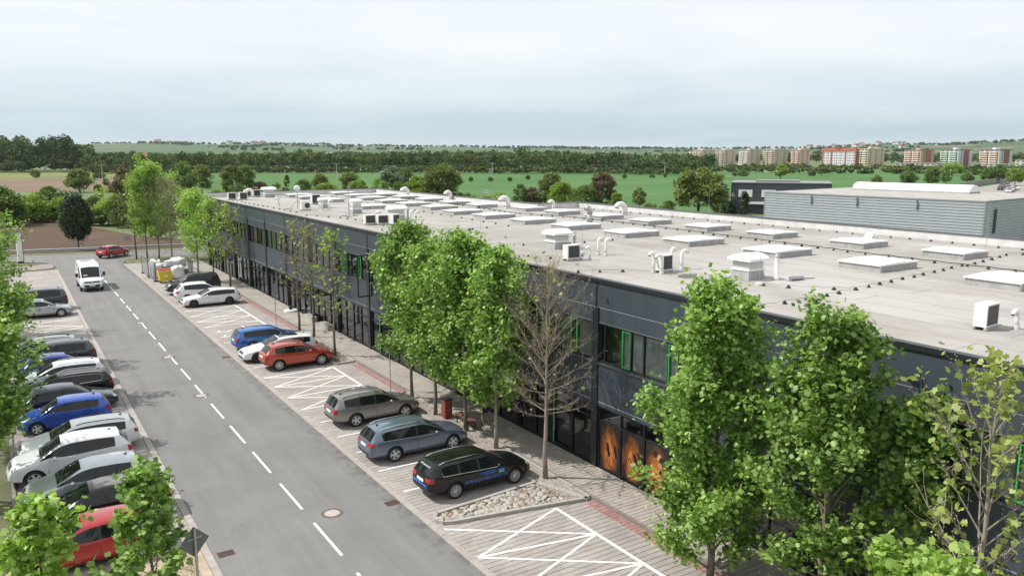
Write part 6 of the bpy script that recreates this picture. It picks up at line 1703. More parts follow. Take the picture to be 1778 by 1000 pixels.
LM = {'D': LEAF_DK, 'G': LEAF_G, 'L': LEAF_L, 'O': LEAF_O, 'B': LEAF_B, 'S': LEAF_SV}
COUNTRY = [
    ('dark', 8.6, 123.6, 7.3, 4.4, 'D', 'round dark green maple beside the guardrail'),
    ('b', 0.8, 171.5, 6.4, 7.5, 'G', 'big bush clump at the left picture edge beyond the ploughed field'),
    ('b', 5.5, 177.2, 4.7, 5.7, 'L', 'yellowish bush left of the dark maple'),
    ('b', 8.4, 185.0, 6.0, 6.0, 'G', 'dark bush behind the yellowish one left of the dark maple'),
    ('b', 10.3, 177.2, 4.3, 5.4, 'L', 'bright low tree just left of the dark maple'),
    ('b', 16.5, 183.3, 3.9, 5.2, 'O', 'olive bush showing right of the dark maple top'),
    ('b', 16.6, 164.2, 4.2, 5.1, 'L', 'bright green small tree right of the dark maple'),
    ('b', 17.3, 156.8, 5.4, 4.1, 'G', 'green bush by the half-bare junction tree'),
    ('t', 23.0, 306.2, 6.9, 8.5, 'O', 'rounded olive tree standing alone between the brown field strips'),
    ('b', 17.0, 486.5, 4.4, 4.8, 'G', 'small round bush on the pale field strip at the left'),
    ('b', 37.3, 366.4, 2.6, 2.4, 'G', 'tiny round tree on the brown strip'),
    ('b', 43.2, 469.7, 2.4, 3.0, 'G', 'small dark bush left of its neighbour at the field edge'),
    ('b', 46.0, 467.9, 2.7, 3.6, 'G', 'small dark bush right of its neighbour at the field edge'),
    ('b', 29.0, 307.2, 2.1, 3.1, 'G', 'low bush by the lone olive tree'),
    ('b', 32.5, 300.1, 1.7, 3.9, 'G', 'low hedge bush right of the lone olive tree'),
    ('t', 23.4, 189.9, 9.8, 6.5, 'B', 'bronze-leaved tree behind the junction trees'),
    ('t', 45.5, 246.8, 10.4, 6.7, 'G', 'dark green tree behind the brownish bare tree'),
    ('t', 51.7, 253.8, 9.3, 5.9, 'O', 'olive tree between the junction trees and the building'),
    ('t', 61.0, 255.7, 8.8, 7.1, 'O', 'olive-brown tree beyond the far corner of the building'),
    ('t', 66.4, 260.5, 8.7, 5.9, 'G', 'green tree right of the olive-brown one beyond the far corner'),
    ('b', 70.1, 258.1, 3.6, 5.1, 'B', 'brown bush just beyond the far roof edge at its left end'),
    ('t', 83.2, 272.5, 5.5, 2.0, 'G', 'small slim tree before the green field'),
    ('b', 74.4, 255.3, 3.6, 2.9, 'G', 'dark green bush left of the slim tree'),
    ('b', 81.8, 250.6, 4.4, 5.1, 'G', 'green bush beyond the far roof edge'),
    ('t', 91.4, 262.4, 6.0, 5.4, 'O', 'thin olive tree beyond the far roof edge'),
    ('b', 85.3, 240.1, 3.2, 7.1, 'L', 'light green low bush at the roof line'),
    ('t', 94.0, 242.8, 6.7, 6.2, 'O', 'olive-brown tree beyond the roof with a lighter bush in front'),
    ('b', 91.2, 228.5, 4.8, 5.6, 'L', 'light bush in front of the olive-brown tree'),
    ('t', 105.6, 235.4, 8.2, 7.3, 'S', 'silver-green tree beyond the roof'),
    ('t', 113.7, 243.5, 7.8, 5.4, 'O', 'olive tree right of the silver-green one'),
    ('b', 96.7, 225.0, 5.2, 4.9, 'L', 'bright bush left of the silver-green tree'),
    ('b', 98.8, 202.5, 6.4, 7.1, 'L', 'bright green bush between two big trees beyond the roof'),
    ('t', 101.6, 194.3, 9.5, 9.7, 'O', 'large rounded olive-green tree beyond the roof'),
    ('b', 96.3, 210.8, 4.6, 4.6, 'G', 'green bush under the silver-green tree'),
    ('b', 111.7, 170.4, 4.9, 4.4, 'G', 'dark green bush behind the roof ladder'),
    ('b', 114.2, 168.8, 4.1, 4.7, 'B', 'grey-brown bush right of the roof ladder'),
    ('t', 118.3, 166.2, 7.5, 7.0, 'O', 'tall olive tree beyond the back parapet'),
    ('b', 115.2, 157.7, 5.6, 6.7, 'L', 'bright green bush in front of the tall olive tree'),
    ('b', 117.8, 151.2, 5.0, 6.6, 'G', 'green bush left of the bronze tree'),
    ('t', 121.0, 149.2, 8.2, 6.3, 'B', 'tall bronze-red tree beyond the back parapet'),
    ('b', 121.2, 144.3, 3.7, 3.2, 'L', 'light bush right of the bronze tree'),
    ('t', 120.7, 135.9, 5.1, 3.1, 'O', 'thin open tree between the bronze tree and the big olive one'),
    ('t', 126.9, 123.8, 9.2, 10.4, 'O', 'very large olive tree left of the dark grey building'),
    ('b', 128.6, 118.8, 5.3, 3.9, 'O', 'lower bush right of the very large olive tree'),
    ('b', 121.4, 127.3, 2.5, 3.5, 'G', 'low bush left of the very large olive tree'),
    ('b', 120.3, 131.9, 1.9, 3.0, 'G', 'low green bush at the foot of the thin open tree'),
    ('c', 125.6, 110.0, 5.2, 2.8, 'D', 'dark spruce in front of the dark grey building'),
    ('b', 125.3, 113.7, 3.0, 2.8, 'D', 'dark juniper bush left of the spruce'),
    ('t', 179.1, 314.2, 2.3, 2.1, 'G', ''),
    ('t', 186.5, 309.4, 2.3, 2.1, 'G', ''),
    ('t', 193.7, 304.8, 2.3, 2.1, 'G', ''),
    ('t', 213.3, 319.2, 2.4, 2.2, 'G', ''),
    ('t', 220.3, 314.8, 2.4, 2.2, 'G', ''),
    ('t', 263.0, 307.4, 2.6, 2.3, 'G', ''),
    ('t', 280.7, 306.7, 2.3, 2.9, 'G', ''),
    ('t', 292.9, 310.0, 2.4, 1.8, 'G', ''),
    ('t', 328.4, 265.6, 7.1, 6.3, 'L', 'bright round tree on the field in front of the beige tower blocks'),
    ('b', 392.8, 296.1, 3.3, 4.6, 'G', 'dark bush on the field before the red and white block'),
    ('t', 397.8, 292.9, 5.2, 5.3, 'O', 'olive tree beside the dark field bush'),
    ('b', 359.8, 317.2, 2.9, 5.9, 'G', 'dark bush pair on the field before the second tower block'),
    ('b', 355.6, 319.9, 2.3, 3.3, 'G', 'small bush left of the dark field pair'),
    ('t', 297.3, 193.2, 4.1, 4.2, 'O', 'olive bush behind the white roof dome'),
    ('t', 297.4, 180.0, 5.8, 6.3, 'G', 'dark conical tree behind the white roof dome'),
    ('t', 300.0, 172.2, 7.8, 6.2, 'G', 'tall dark rounded tree behind the white roof dome'),
    ('t', 326.5, 181.4, 5.4, 4.2, 'G', 'smaller dark tree beside the tall one behind the dome'),
    ('t', 346.2, 183.3, 4.8, 4.9, 'G', 'small tree before the green and white tower block'),
    ('t', 367.0, 185.7, 6.3, 5.6, 'G', 'left one of the dark pair before the last tower block'),
    ('t', 371.3, 182.9, 7.8, 6.1, 'G', 'right one of the dark pair before the last tower block'),
    ('t', 350.3, 166.2, 6.5, 6.6, 'L', 'yellow-green tree by the far car park'),
    ('t', 472.4, 259.3, 6.3, 11.5, 'L', 'bright green tree in front of the green and white tower block'),
]
for i, (k, x, y, h, w, mm, lab) in enumerate(COUNTRY):
    nm = 'bush' if k == 'b' else ('spruce_tree' if k == 'c' else 'field_tree')
    grp = None
    if not lab: lab, grp = 'tiny young tree in the planted line across the green field', 'young trees in a line on the field'
    h2 = h + .3; dens = 2.6 if k == 'dark' else (1.5 if w > 5 else 1.0)
    if k == 'dark':
        plane_tree('field_tree', lab, (x, y, -.02), 7.4, 1.3, 2.2, 150, 9000, .2, m=LEAF_DK, sig=.24, nl=60, shape='round', maple=False, bark=BARK_D, tw=6, elev=(0, 55), ell=2.15); continue
    t = country_tree(x, y, h2, w, LM[mm], lab, nm, grp, 100+i, k != 'b', dens, k == 'c')
# rough bushes and grass along the ploughed field, one mass
T_ = []
for _ in range(170):
    s = rw.random(); x = -14 + 42*s; y = (178 - 1.4*max(0, x))*1.0 + rw.uniform(4, 34); T_.append((x, y, -.1, rw.uniform(1.5, 4.2), rw.uniform(2.4, 4.6), rw.choice((1, 2, 3, 3))))
for _ in range(70):
    x = rw.uniform(20, 60); y = rw.uniform(128, 250); T_.append((x, y, -.1, rw.uniform(1.5, 5), rw.uniform(2.5, 5), rw.choice((1, 2, 3))))
for _ in range(60):
    s = rw.random(); x = 60 + 70*s; y = 262 - 110*s + rw.uniform(-12, 12); T_.append((x, y, -.1, rw.uniform(1.2, 3), rw.uniform(2.5, 5), rw.choice((1, 2, 3))))
tag(link('shrubbery', wood_mesh('shrubbery', T_, 9, 150, .12, FAR_M + [LEAF_L])), 'rough green scrub between the ploughed field and the fields behind', 'scrub', kind='stuff')

# ------------------------------------------------------------------ buildings beyond
def basis(px):
    a = R(az_of(px)); v = Vector((math.sin(a), math.cos(a), 0)); l = Vector((-v.y, v.x, 0)); return v, l      # view direction, picture-left
WIN_F = mat('far_window', (.17, .18, .20), .4); 
def tower(px0, pxs, px1, top_y, c_left, c_right, c_balc, label, d=1000.0, floors=7, frame=None, flat=False):
    v, l = basis(pxs); mpp = d/1405.6/ (1/math.cos(R(az_of(pxs)-YAW)))*1.0
    dep = d*math.cos(R(az_of(pxs)-YAW)); mpp = dep/1405.6
    h = 13 + (266-top_y)*mpp; wl = (pxs-px0)*mpp/.707; wr_ = max(2.0, (px1-pxs)*mpp/.707)
    c = v*d; nl = (-v*.707 + l*.707); dl = Vector((nl.y, -nl.x, 0)); dl = dl if dl.dot(l) > 0 else -dl     # along the left face, away from the corner
    nr = (-v*.707 - l*.707); dr = Vector((nr.y, -nr.x, 0)); dr = dr if dr.dot(-l) > 0 else -dr
    t = thing('tower_block', label, 'building', (c.x, c.y, 0))
    ml, mr, mb_ = mat('wall_%s' % label[-22:], c_left, .8, var=.04, vscale=.1), mat('gable_%s' % label[-22:], c_right, .8, var=.04, vscale=.1), mat('balcony_%s' % label[-22:], c_balc, .7)  # right-hand faces darker than the sunlit left, shade put in the colour
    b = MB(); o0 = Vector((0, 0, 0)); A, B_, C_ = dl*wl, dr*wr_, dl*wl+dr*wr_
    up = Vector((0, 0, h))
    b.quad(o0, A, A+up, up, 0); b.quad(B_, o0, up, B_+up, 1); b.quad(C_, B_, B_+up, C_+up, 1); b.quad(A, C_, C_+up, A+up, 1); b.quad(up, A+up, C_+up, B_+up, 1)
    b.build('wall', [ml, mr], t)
    ps = MB(); k = (A+B_)*.5; ps.obox(k + Vector((0, 0, h+1.0)), (4, 5, 2.0), math.atan2(dl.y, dl.x)); ps.build('lift_house', mr, t)
    rf = MB(); 
    for p, q in ((o0, A), (o0, B_)): rf.obox((p+q)*.5 + Vector((0, 0, h+.1)) + (nl if q is A else nr)*.15, ((q-p).length+.4, .5, .6), math.atan2((q-p).y, (q-p).x))
    rf.build('roof_edge', frame or mr, t)
    ang = math.atan2(dl.y, dl.x); fh = (h-1.6)/floors; nb = max(2, round(wl/5.5)); wn_ = MB(); bl = MB()
    for f in range(floors):
        z = 1.0 + f*fh
        if not flat:
            for c_ in range(2): bl.obox(dl*wl*(.26+.48*c_) + nl*.9 + Vector((0, 0, z+.5)), (wl*.40, 1.1, fh*.46), ang)
        for c_ in range(nb):
            s0 = (c_+.5)/nb*wl
            wn_.obox(dl*s0 + nl*.06 + Vector((0, 0, z+1.6)), (wl/nb*(.8 if not flat else .34), .1, 1.25 if not flat else 1.3), ang)
            if flat: wn_.obox(dl*(s0+wl/nb*.5*.9) + nl*.06 + Vector((0, 0, z+1.6)), (wl/nb*.2, .1, 1.3), ang)
        for c_ in range(max(1, round(wr_/8))):
            s0 = (c_+.5)/max(1, round(wr_/8))*wr_; wn_.obox(dr*s0 + nr*.06 + Vector((0, 0, z+1.5)), (1.6, .1, 1.2), math.atan2(dr.y, dr.x))
    o = wn_.build('windows', WIN_F, t); o['kind'] = 'stuff'
    if bl.v: o = bl.build('balconies', mb_, t); o['kind'] = 'stuff'
    if frame:
        fr_ = MB()
        for s0 in (.6, wl-.6, wl*.3, wl*.72) if flat else (wr_*.55,):
            if flat: fr_.obox(dl*s0 + nl*.3 + Vector((0, 0, h/2)), (1.6 if s0 in (.6, wl-.6) else 1.2, .7, h), ang)
            else: fr_.obox(dr*s0 + nr*.3 + Vector((0, 0, h/2)), (5, .7, h+.8), math.atan2(dr.y, dr.x))
        if flat: fr_.obox(dl*wl*.5 + nl*.3 + Vector((0, 0, h-.8)), (wl, .8, 3), ang)
        fr_.build('stair_tower' if not flat else 'facade_frame', frame, t)
    return t
RED_F = mat('facade_red', (.36, .12, .09), .7); BROWN_F = mat('facade_brown', (.24, .09, .06), .7)
BEI, BEI_SHADE, WHI = (.74, .67, .54), (.52, .44, .34), (.62, .58, .52)  # second tone: the beige darkened for walls turned from the sun
tower(1203, 1219, 1239, 261.5, BEI, BEI_SHADE, (.62, .55, .42), 'beige tower block, leftmost of the row', d=885)
tower(1243, 1257, 1277, 261.5, BEI, BEI_SHADE, (.64, .55, .40), 'beige tower block second from the left of the row', d=890)
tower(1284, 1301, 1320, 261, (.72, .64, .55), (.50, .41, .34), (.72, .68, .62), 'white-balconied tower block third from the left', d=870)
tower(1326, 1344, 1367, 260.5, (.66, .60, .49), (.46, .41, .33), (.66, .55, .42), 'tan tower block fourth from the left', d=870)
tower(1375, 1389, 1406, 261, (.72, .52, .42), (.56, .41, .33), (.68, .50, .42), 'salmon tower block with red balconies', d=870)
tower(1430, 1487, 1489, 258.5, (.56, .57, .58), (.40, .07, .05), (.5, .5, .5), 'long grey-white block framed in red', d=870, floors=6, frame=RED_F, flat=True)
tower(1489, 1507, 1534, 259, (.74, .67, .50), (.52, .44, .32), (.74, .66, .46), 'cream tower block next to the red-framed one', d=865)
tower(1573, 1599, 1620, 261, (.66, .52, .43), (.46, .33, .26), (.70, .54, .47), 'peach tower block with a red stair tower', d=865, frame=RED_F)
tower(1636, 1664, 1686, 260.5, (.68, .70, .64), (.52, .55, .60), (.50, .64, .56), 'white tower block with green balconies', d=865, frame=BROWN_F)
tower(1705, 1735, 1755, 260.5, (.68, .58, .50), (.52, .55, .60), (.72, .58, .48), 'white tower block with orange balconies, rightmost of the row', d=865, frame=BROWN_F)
def low_block(px0, px1, ytop, d, col, label, floors=2):
    v, l = basis((px0+px1)/2); dep = d*math.cos(R(az_of((px0+px1)/2)-YAW)); mpp = dep/1405.6; w = (px1-px0)*mpp; h = 13 - (ytop-266)*mpp; c = v*d
    t = thing('low_building', label, 'building', (c.x, c.y, 0), math.atan2(-l.y, -l.x))
    MB().box(-w/2, w/2, 0, 14, 0, h).build('wall', mat('low_wall_' + label[:10], col, .85), t); MB().box(-w/2-.2, w/2+.2, -.2, 14.2, h+.003, h+.3).build('roof', mat('low_roof', (.3, .29, .28), .8), t)
    n = max(2, round(w/4)); wm = MB()
    for f in range(floors):
        for k in range(n):
            x = -w/2 + (k+.5)*w/n; z = h*(f+.35)/floors; wm.box(x-.8, x+.8, -.05, -.01, z, z+1.2)
    o = wm.build('windows', WIN_F, t); o['kind'] = 'stuff'
low_block(1559, 1622, 283.5, 760, (.58, .57, .54), 'long low white school-like building before the peach tower block')
low_block(1622, 1642, 284, 800, (.52, .33, .25), 'low salmon annex beside the long white building')
low_block(1692, 1700, 285, 800, (.6, .58, .52), 'small pale house between the green and orange tower blocks')
low_block(1713, 1752, 285, 790, (.58, .53, .44), 'low cream building before the orange-balconied tower block')
low_block(1767, 1800, 278, 800, (.58, .56, .50), 'pale building cut by the right picture edge', 3)
low_block(1433, 1452, 294, 640, (.62, .62, .6), 'small white flat shed at the field edge before the red-framed block')
# small far houses with pitched roofs
WALLH = [mat('house_wall_%d' % k, c, .85) for k, c in enumerate(((.60, .56, .48), (.55, .50, .42), (.62, .60, .57)))]; ROOFH = [mat('house_roof_%d' % k, c, .8) for k, c in enumerate(((.22, .125, .095), (.19, .11, .085), (.18, .15, .135), (.24, .15, .11)))]
HM = []
for wi in range(3):
    for ri in range(4):
        w_ = MB().box(-5, 5, -4, 4, 0, 4.5).mesh('wall', WALLH[wi])
        r_ = MB().add([(-5.4, -4.5, 4.5), (5.4, -4.5, 4.5), (5.4, 4.5, 4.5), (-5.4, 4.5, 4.5), (-5.4, 0, 8), (5.4, 0, 8)], [(0, 1, 5, 4), (2, 3, 4, 5), (0, 4, 3), (1, 2, 5)]).mesh('roof', ROOFH[ri]); HM.append((w_, r_))
def house(px, d, sc, label, grp):
    x, y = polar(px, d); w_, r_ = HM[rw.randrange(12)]
    t = thing('house', label, 'house', (x, y, hill_z(az_of(px), d) if d > 1350 else 0), rw.uniform(0, 3.1), grp); t.scale = (sc, sc, sc); link('wall', w_, t); link('roof', r_, t)
for _ in range(46): house(rw.uniform(570, 1230), rw.uniform(1500, 2500), rw.uniform(.9, 1.3), 'small distant house with tiled roof among the valley trees', 'houses of the far village')
for _ in range(16): house(rw.uniform(1395, 1570), rw.uniform(2300, 3600), rw.uniform(1.2, 2.0), 'small house on the far slope above the tower blocks', 'houses on the slope above the town')
for _ in range(8): house(rw.uniform(250, 460), rw.uniform(3000, 3700), rw.uniform(1.4, 2.2), 'tiny farm building on the far left hill', 'farm buildings on the left hill')
x, y = polar(312, 3650); t = thing('farm_hall', 'large reddish farm hall on the hill ridge at the left', 'building', (x, y, ridge_h(az_of(312))-6), R(20)); MB().box(-30, 30, -10, 10, 0, 14).build('wall', mat('farm_wall', (.34, .24, .21), .8), t); MB().box(-31, 31, -11, 11, 14.01, 17).build('roof', mat('farm_roof', (.22, .12, .10), .8), t)
x, y = polar(244, 820); t = thing('barn', 'small barn with orange-red roof behind the left tree belt', 'barn', (x, y, 5), R(40)); MB().box(-5, 5, -4, 4, -5, 5).build('wall', WALLH[0], t); MB().add([(-5.4, -4.5, 5), (5.4, -4.5, 5), (5.4, 4.5, 5), (-5.4, 4.5, 5), (-5.4, 0, 9), (5.4, 0, 9)], [(0, 1, 5, 4), (2, 3, 4, 5), (0, 4, 3), (1, 2, 5)]).build('roof', mat('barn_roof', (.45, .16, .09), .8), t)
for (p0, p1, d, h_, lab) in ((1205-420, 812, 900, 9, 'long white flat hall among the trees left of the centre'), (812, 850, 920, 8, 'pale low hall right of the long white one')):
    x, y = polar((p0+p1)/2, d); w_ = (p1-p0)*d/1405; t = thing('far_hall', lab, 'building', (x, y, 0), -R(az_of((p0+p1)/2))); MB().box(-w_/2, w_/2, 0, 20, 0, h_).build('wall', WALLH[2], t); MB().box(-w_/2-.3, w_/2+.3, -.3, 20.3, h_+.01, h_+.6).build('roof', mat('hall_roof_white', (.6, .6, .6), .6), t)

# grey ribbed hall behind the building
RIB = mat('ribbed_steel', (.37, .395, .44), .5, metal=.0, var=.05, vscale=.6)
p0, p1 = Vector((114.3, 95.5, 0)), Vector((118.1, 59.7, 0)); du = (p1-p0).normalized(); Lf = (p1-p0).length; dv = Vector((-du.y, du.x, 0)); dv = dv if dv.x > 0 else -dv
hall = thing('ribbed_hall', 'low grey hall clad in horizontal ribbed steel behind the parapet', 'hall', (p0.x, p0.y, 0), math.atan2(du.y, du.x))   # local x along the front, local +y to the back
Hh, Dh = 6.3, 30.0
def ribs(x0, x1, axis, z0, z1, n):
    mb = MB(); st = (z1-z0)/n
    for k in range(n):
        a = z0 + k*st
        prof = [(0, a), (-.09, a+st*.10), (-.09, a+st*.66), (0, a+st*.74), (0, a+st)]
        for (q, z), (q2, z2) in zip(prof[:-1], prof[1:]):
            if axis == 'x': mb.quad((x0, q, z), (x1, q, z), (x1, q2, z2), (x0, q2, z2))
            else: mb.quad((Lf-q, x0, z), (Lf-q, x1, z), (Lf-q2, x1, z2), (Lf-q2, x0, z2))
    return mb
ribs(0.1, 13, 'x', 0, Hh-.25, 14).build('ribbed_cladding', RIB, hall); ribs(13.004, Lf-.1, 'x', 0, Hh-.25, 14).build('ribbed_cladding', RIB, hall); ribs(.1, Dh, 'y', 0, Hh-.25, 14).build('ribbed_cladding', RIB, hall)
b = MB(); b.box(.05, Lf-.05, .05, Dh, 0, Hh-.3); b.build('wall', RIB, hall)
b = MB(); b.box(-.12, Lf+.12, -.12, .25, Hh-.25, Hh-.02); b.box(Lf-.25, Lf+.12, .26, Dh, Hh-.252, Hh-.022); b.box(-.12, .25, .26, Dh, Hh-.251, Hh-.021); b.build('eaves_trim', mat('eaves_grey', (.30, .31, .32), .45, metal=.3), hall)
b = MB(); b.box(-.1, .1, -.1, .1, 0, Hh-.26); b.box(Lf-.1, Lf+.1, -.1, .1, 0, Hh-.26); b.build('corner_trim', GALV, hall)
MB().box(.26, Lf-.26, .26, Dh, Hh-.29, Hh-.06).build('roof', mat('hall_roof', (.34, .325, .30), .85, var=.15, vscale=.5), hall)
for s in (9.0, 17.0, 26.5):
    MB().tube([(s, -.05, Hh-.2), (s, -.25, Hh-.45), (s+.15, -.25, Hh-.8), (s+.05, -.22, Hh-1.7)], .1, 8).build('overflow_pipe', mat('dark_grey_pipe', (.14, .145, .15), .5), hall)
MB().box(Lf+.07, Lf+.2, 3.2, 4.0, 1.5, 5.0).build('side_ladder', DARK_METAL, hall)
t = thing('roof_dome', 'long white barrel skylight on the grey ribbed hall', 'skylight', hall.location + Vector((0, 0, Hh-.05)), math.atan2(du.y, du.x))
for k in range(7):
    mb = MB(); n = 10; x0, x1 = 5 + k*2.95, 5 + (k+1)*2.95 - .05; y0 = 20.5
    pr = [(y0 + 2.0*(1-math.cos(math.pi*i/n)), .25 + 1.15*math.sin(math.pi*i/n)) for i in range(n+1)]
    vs = [(x0, y, z) for y, z in pr] + [(x1, y, z) for y, z in pr]; mb.add(vs, [(i, n+1+i, n+2+i, i+1) for i in range(n)] + [tuple(range(n, -1, -1)), tuple(range(n+1, 2*n+2))]); mb.build('dome_segment', SKY_W, t, False)
MB().box(4.9, 5+7*2.95, 20.3, 24.7, 0, .26).build('upstand', SKY_U, t)
# dark grey building left of it
q0, q1 = Vector((135.0, 122.2, 0)), Vector((147.7, 106.1, 0)); dd_ = (q1-q0).normalized(); Ld = (q1-q0).length
dk = thing('dark_building', 'dark grey flat-roofed building with white window panels', 'building', (q0.x, q0.y, 0), math.atan2(dd_.y, dd_.x))
MB().box(0, Ld, 0, 14, 0, 6.6).build('wall', mat('dark_clad', (.045, .052, .066), .5, var=.05, vscale=.5), dk)
MB().box(-.1, Ld+.1, -.1, 14.1, 6.603, 6.75).build('roof', mat('dark_roof', (.22, .22, .225), .7), dk); MB().box(5, 14, 3, 9, 6.753, 7.15).build('roof_box', MATS['dark_roof'], dk)
for x in (1.6, 6.4, 12):
    w_ = MB().box(x-.08, x+3.0, -.06, -.004, 3.55, 5.25).build('window', FRAME, dk); MB().box(x, x+2.92, -.075, -.062, 3.62, 5.18).build('pane', mat('white_panel', (.70, .70, .69), .5), w_)
MB().box(3.5, Ld-.2, -.9, -.002, 2.1, 2.55).build('canopy', WHITE_METAL, dk)
# concrete fence and far car park
ff = [Vector((262, 148, 0)), Vector((340, 175, 0)), Vector((421, 197, 0))]; fen = thing('concrete_fence', 'grey concrete panel fence round the far car park', 'fence', (0, 0, 0))
FC = mat('fence_concrete', (.30, .29, .265), .9, var=.2, vscale=.4)
for a, b in zip(ff[:-1], ff[1:]):
    n = round((b-a).length/5); st = (b-a)/n; pm_ = MB().box(.12, st.length-.12, -.05, .05, 0, 2.0).mesh('panel', FC); po_ = MB().box(-.12, .12, -.1, .1, 0, 2.15).mesh('post', FC)
    for k in range(n):
        p = a + st*k; an = math.atan2(st.y, st.x); link('panel', pm_, fen, p, an); link('post', po_, fen, p, an)
poly_sheet('pavement_far', [(262, 147), (421, 196), (470, 160), (300, 90), (250, 110)], -.015, mat('far_lot', (.27, .25, .23), .9, var=.15, vscale=.3), 'pale far car park behind the grey hall')
# ------------------------------------------------------------------ street furniture and small things
far_cols = [('estate', BLK, 'black'), ('hatch', RED2, 'red'), ('estate', WHT, 'white'), ('suv', WHT, 'tall white'), ('hatch', SILV, 'silver'), ('sedan', NAVY, 'navy'), ('suv', GRAPH, 'dark'), ('hatch', DGREY, 'grey')]
spots = [(300, 147, 0), (306, 150, 1), (312.5, 153, 5), (319, 156, 6), (326, 159, 1), (333, 161, 7), (340, 164, 4), (283, 136, 2), (289, 138.5, 3), (295, 141, 2), (302, 143.5, 4), (309, 146, 3)]
for i, (x, y, k) in enumerate(spots):
    kd, pm, nm = far_cols[k]
    car(kd, pm, (x, y, 0), R(205 if i % 2 else 25), '%s car, %s from the left in the %s row of the far car park' % (nm, ('first', 'second', 'third', 'fourth', 'fifth', 'sixth', 'seventh')[i if i < 7 else i-7], 'back' if i < 7 else 'front'), 'five', None, fin=False, group='cars in the far car park')
def lamp_post(x, y, h, arms, label):
    t = thing('street_lamp', label, 'lamp post', (x, y, 0)); MB().tube([(0, 0, 0), (0, 0, h)], [.09, .05], 8).build('pole', GALV, t)
    for s in arms:
        MB().tube([(0, 0, h-.05), (s*.9, 0, h+.1)], .035, 6).build('arm', GALV, t); MB().box(s*.9-.45, s*.9+.45, -.18, .18, h+.05, h+.22).build('lamp_head', WHITE_METAL, t)
lamp_post(369, 178, 6.0, (-1, 1), 'double-headed white street lamp by the far car park'); lamp_post(328, 181, 6.0, (1,), 'single street lamp behind the concrete fence')
lamp_post(139, 136, 6.2, (1,), 'slim lamp post before the very large olive tree'); lamp_post(86, 200, 8.0, (1,), 'slim lamp post beyond the roof left of the ladder')
# power line on the field
def power_pole(x, y, h, label):
    t = thing('power_pole', label, 'pole', (x, y, 0), R(-30)); MB().tube([(0, 0, 0), (0, 0, h)], [.2, .13], 8).build('pole', mat('pole_concrete', (.42, .40, .37), .9), t); MB().box(-1.4, 1.4, -.08, .08, h-.6, h-.45).build('crossarm', GALV, t)
    for dx in (-1.3, 0, 1.3): MB().lathe([(.06, 0), (.09, .15), (.05, .3)], 8, (dx, 0, h-.45)).build('insulator', WHITE_METAL, t)
PP = [(40, 405), (139.4, 376.3), (212, 350), (300, 318)]
for (x, y), l in zip(PP, ('power pole left on the green field edge', 'power pole before the tree belt left of the centre', 'power pole on the green field behind the big olive tree', 'power pole on the green field right of the centre')): power_pole(x, y, 8.2, l)
for a, b, l in zip(PP[:-1], PP[1:], ('left', 'middle', 'right')):
    t = thing('power_line', 'thin power wires of the %s span over the green field' % l, 'wires', (0, 0, 0))
    for dx in (-1.1, 1.1):
        pts = []
        for k in range(13):
            s = k/12; pts.append((a[0]+(b[0]-a[0])*s + dx*.3, a[1]+(b[1]-a[1])*s + dx, 8.1 - 4*1.3*s*(1-s)))
        MB().tube(pts, .03, 4).build('wire', GREY_PLASTIC, t)
# guardrail along the cross road
gr = thing('guardrail', 'galvanised guardrail between the cross road and the ploughed field', 'guardrail', (0, 0, 0))
A_, B_ = Vector((-40, 127.9, 0)), Vector((34, 113.85, 0)); dd = (B_-A_); n = round(dd.length/4); st = dd/n; an = math.atan2(dd.y, dd.x)
prof = [(-.03, .42), (-.09, .47), (-.09, .53), (-.03, .58), (-.09, .63), (-.09, .70), (-.03, .75)]
bm_ = MB(); L4 = st.length - .01
for (p, z), (p2, z2) in zip(prof[:-1], prof[1:]): bm_.quad((0, p, z), (L4, p, z), (L4, p2, z2), (0, p2, z2))
beam = bm_.mesh('rail_beam', GALV); post = MB().box(-.05, .05, -.03, .06, 0, .72).mesh('post', GALV)
for k in range(n): link('rail_beam', beam, gr, A_ + st*k, an); link('post', post, gr, A_ + st*k, an)
# junction island with grass, white totem
poly_sheet('pavement_island', [(-8, 103.4), (1.8, 103.6), (4.4, 104.6), (4.75, 106.0), (4.4, 108.6), (2.3, 111.0), (-8, 112.8)], .004, mat('island_blocks', (.255, .205, .20), .9, var=.2, vscale=3), 'mauve block-paved island at the junction')
poly_sheet('ground_grass_left', [(-8, 108.9), (3.2, 108.5), (3.6, 109.2), (2.2, 110.6), (-8, 112.3)], .012, mat('grass_flat', (.07, .115, .03), .95, var=.4, vscale=3), 'grass strip on the junction island')
poly_sheet('ground_grass_low', [(-8, 103.6), (2.0, 103.8), (2.4, 104.6), (-8, 105)], .012, MATS['grass_flat'], 'grass edge beside the far left parking')
poly_sheet('ground_corner', [(12.1, 104.5), (12.0, 105.4), (12.5, 107.4), (13.6, 108.7), (15, 109.0), (40, 104.6), (40, 96), (18.2, 104.5)], .012, mat('dry_grass', (.17, .16, .075), .95, var=.4, vscale=1.5, col2=(.09, .12, .035)), 'dry grass corner under the junction trees')
t = thing('totem_sign', 'tall narrow white totem sign at the junction', 'sign', (1.5, 111.4, 0), R(15))
MB().box(-.28, .28, -.12, .12, .25, 3.7).build('panel', WHITE_METAL, t); MB().box(.281, .33, -.125, .125, .25, 3.72).build('edge', DARK_METAL, t); MB().box(-.3, .34, -.14, .14, 0, .248).build('base', DARK_METAL, t); MB().box(-.3, .34, -.14, .14, 3.722, 3.8).build('cap', DARK_METAL, t)
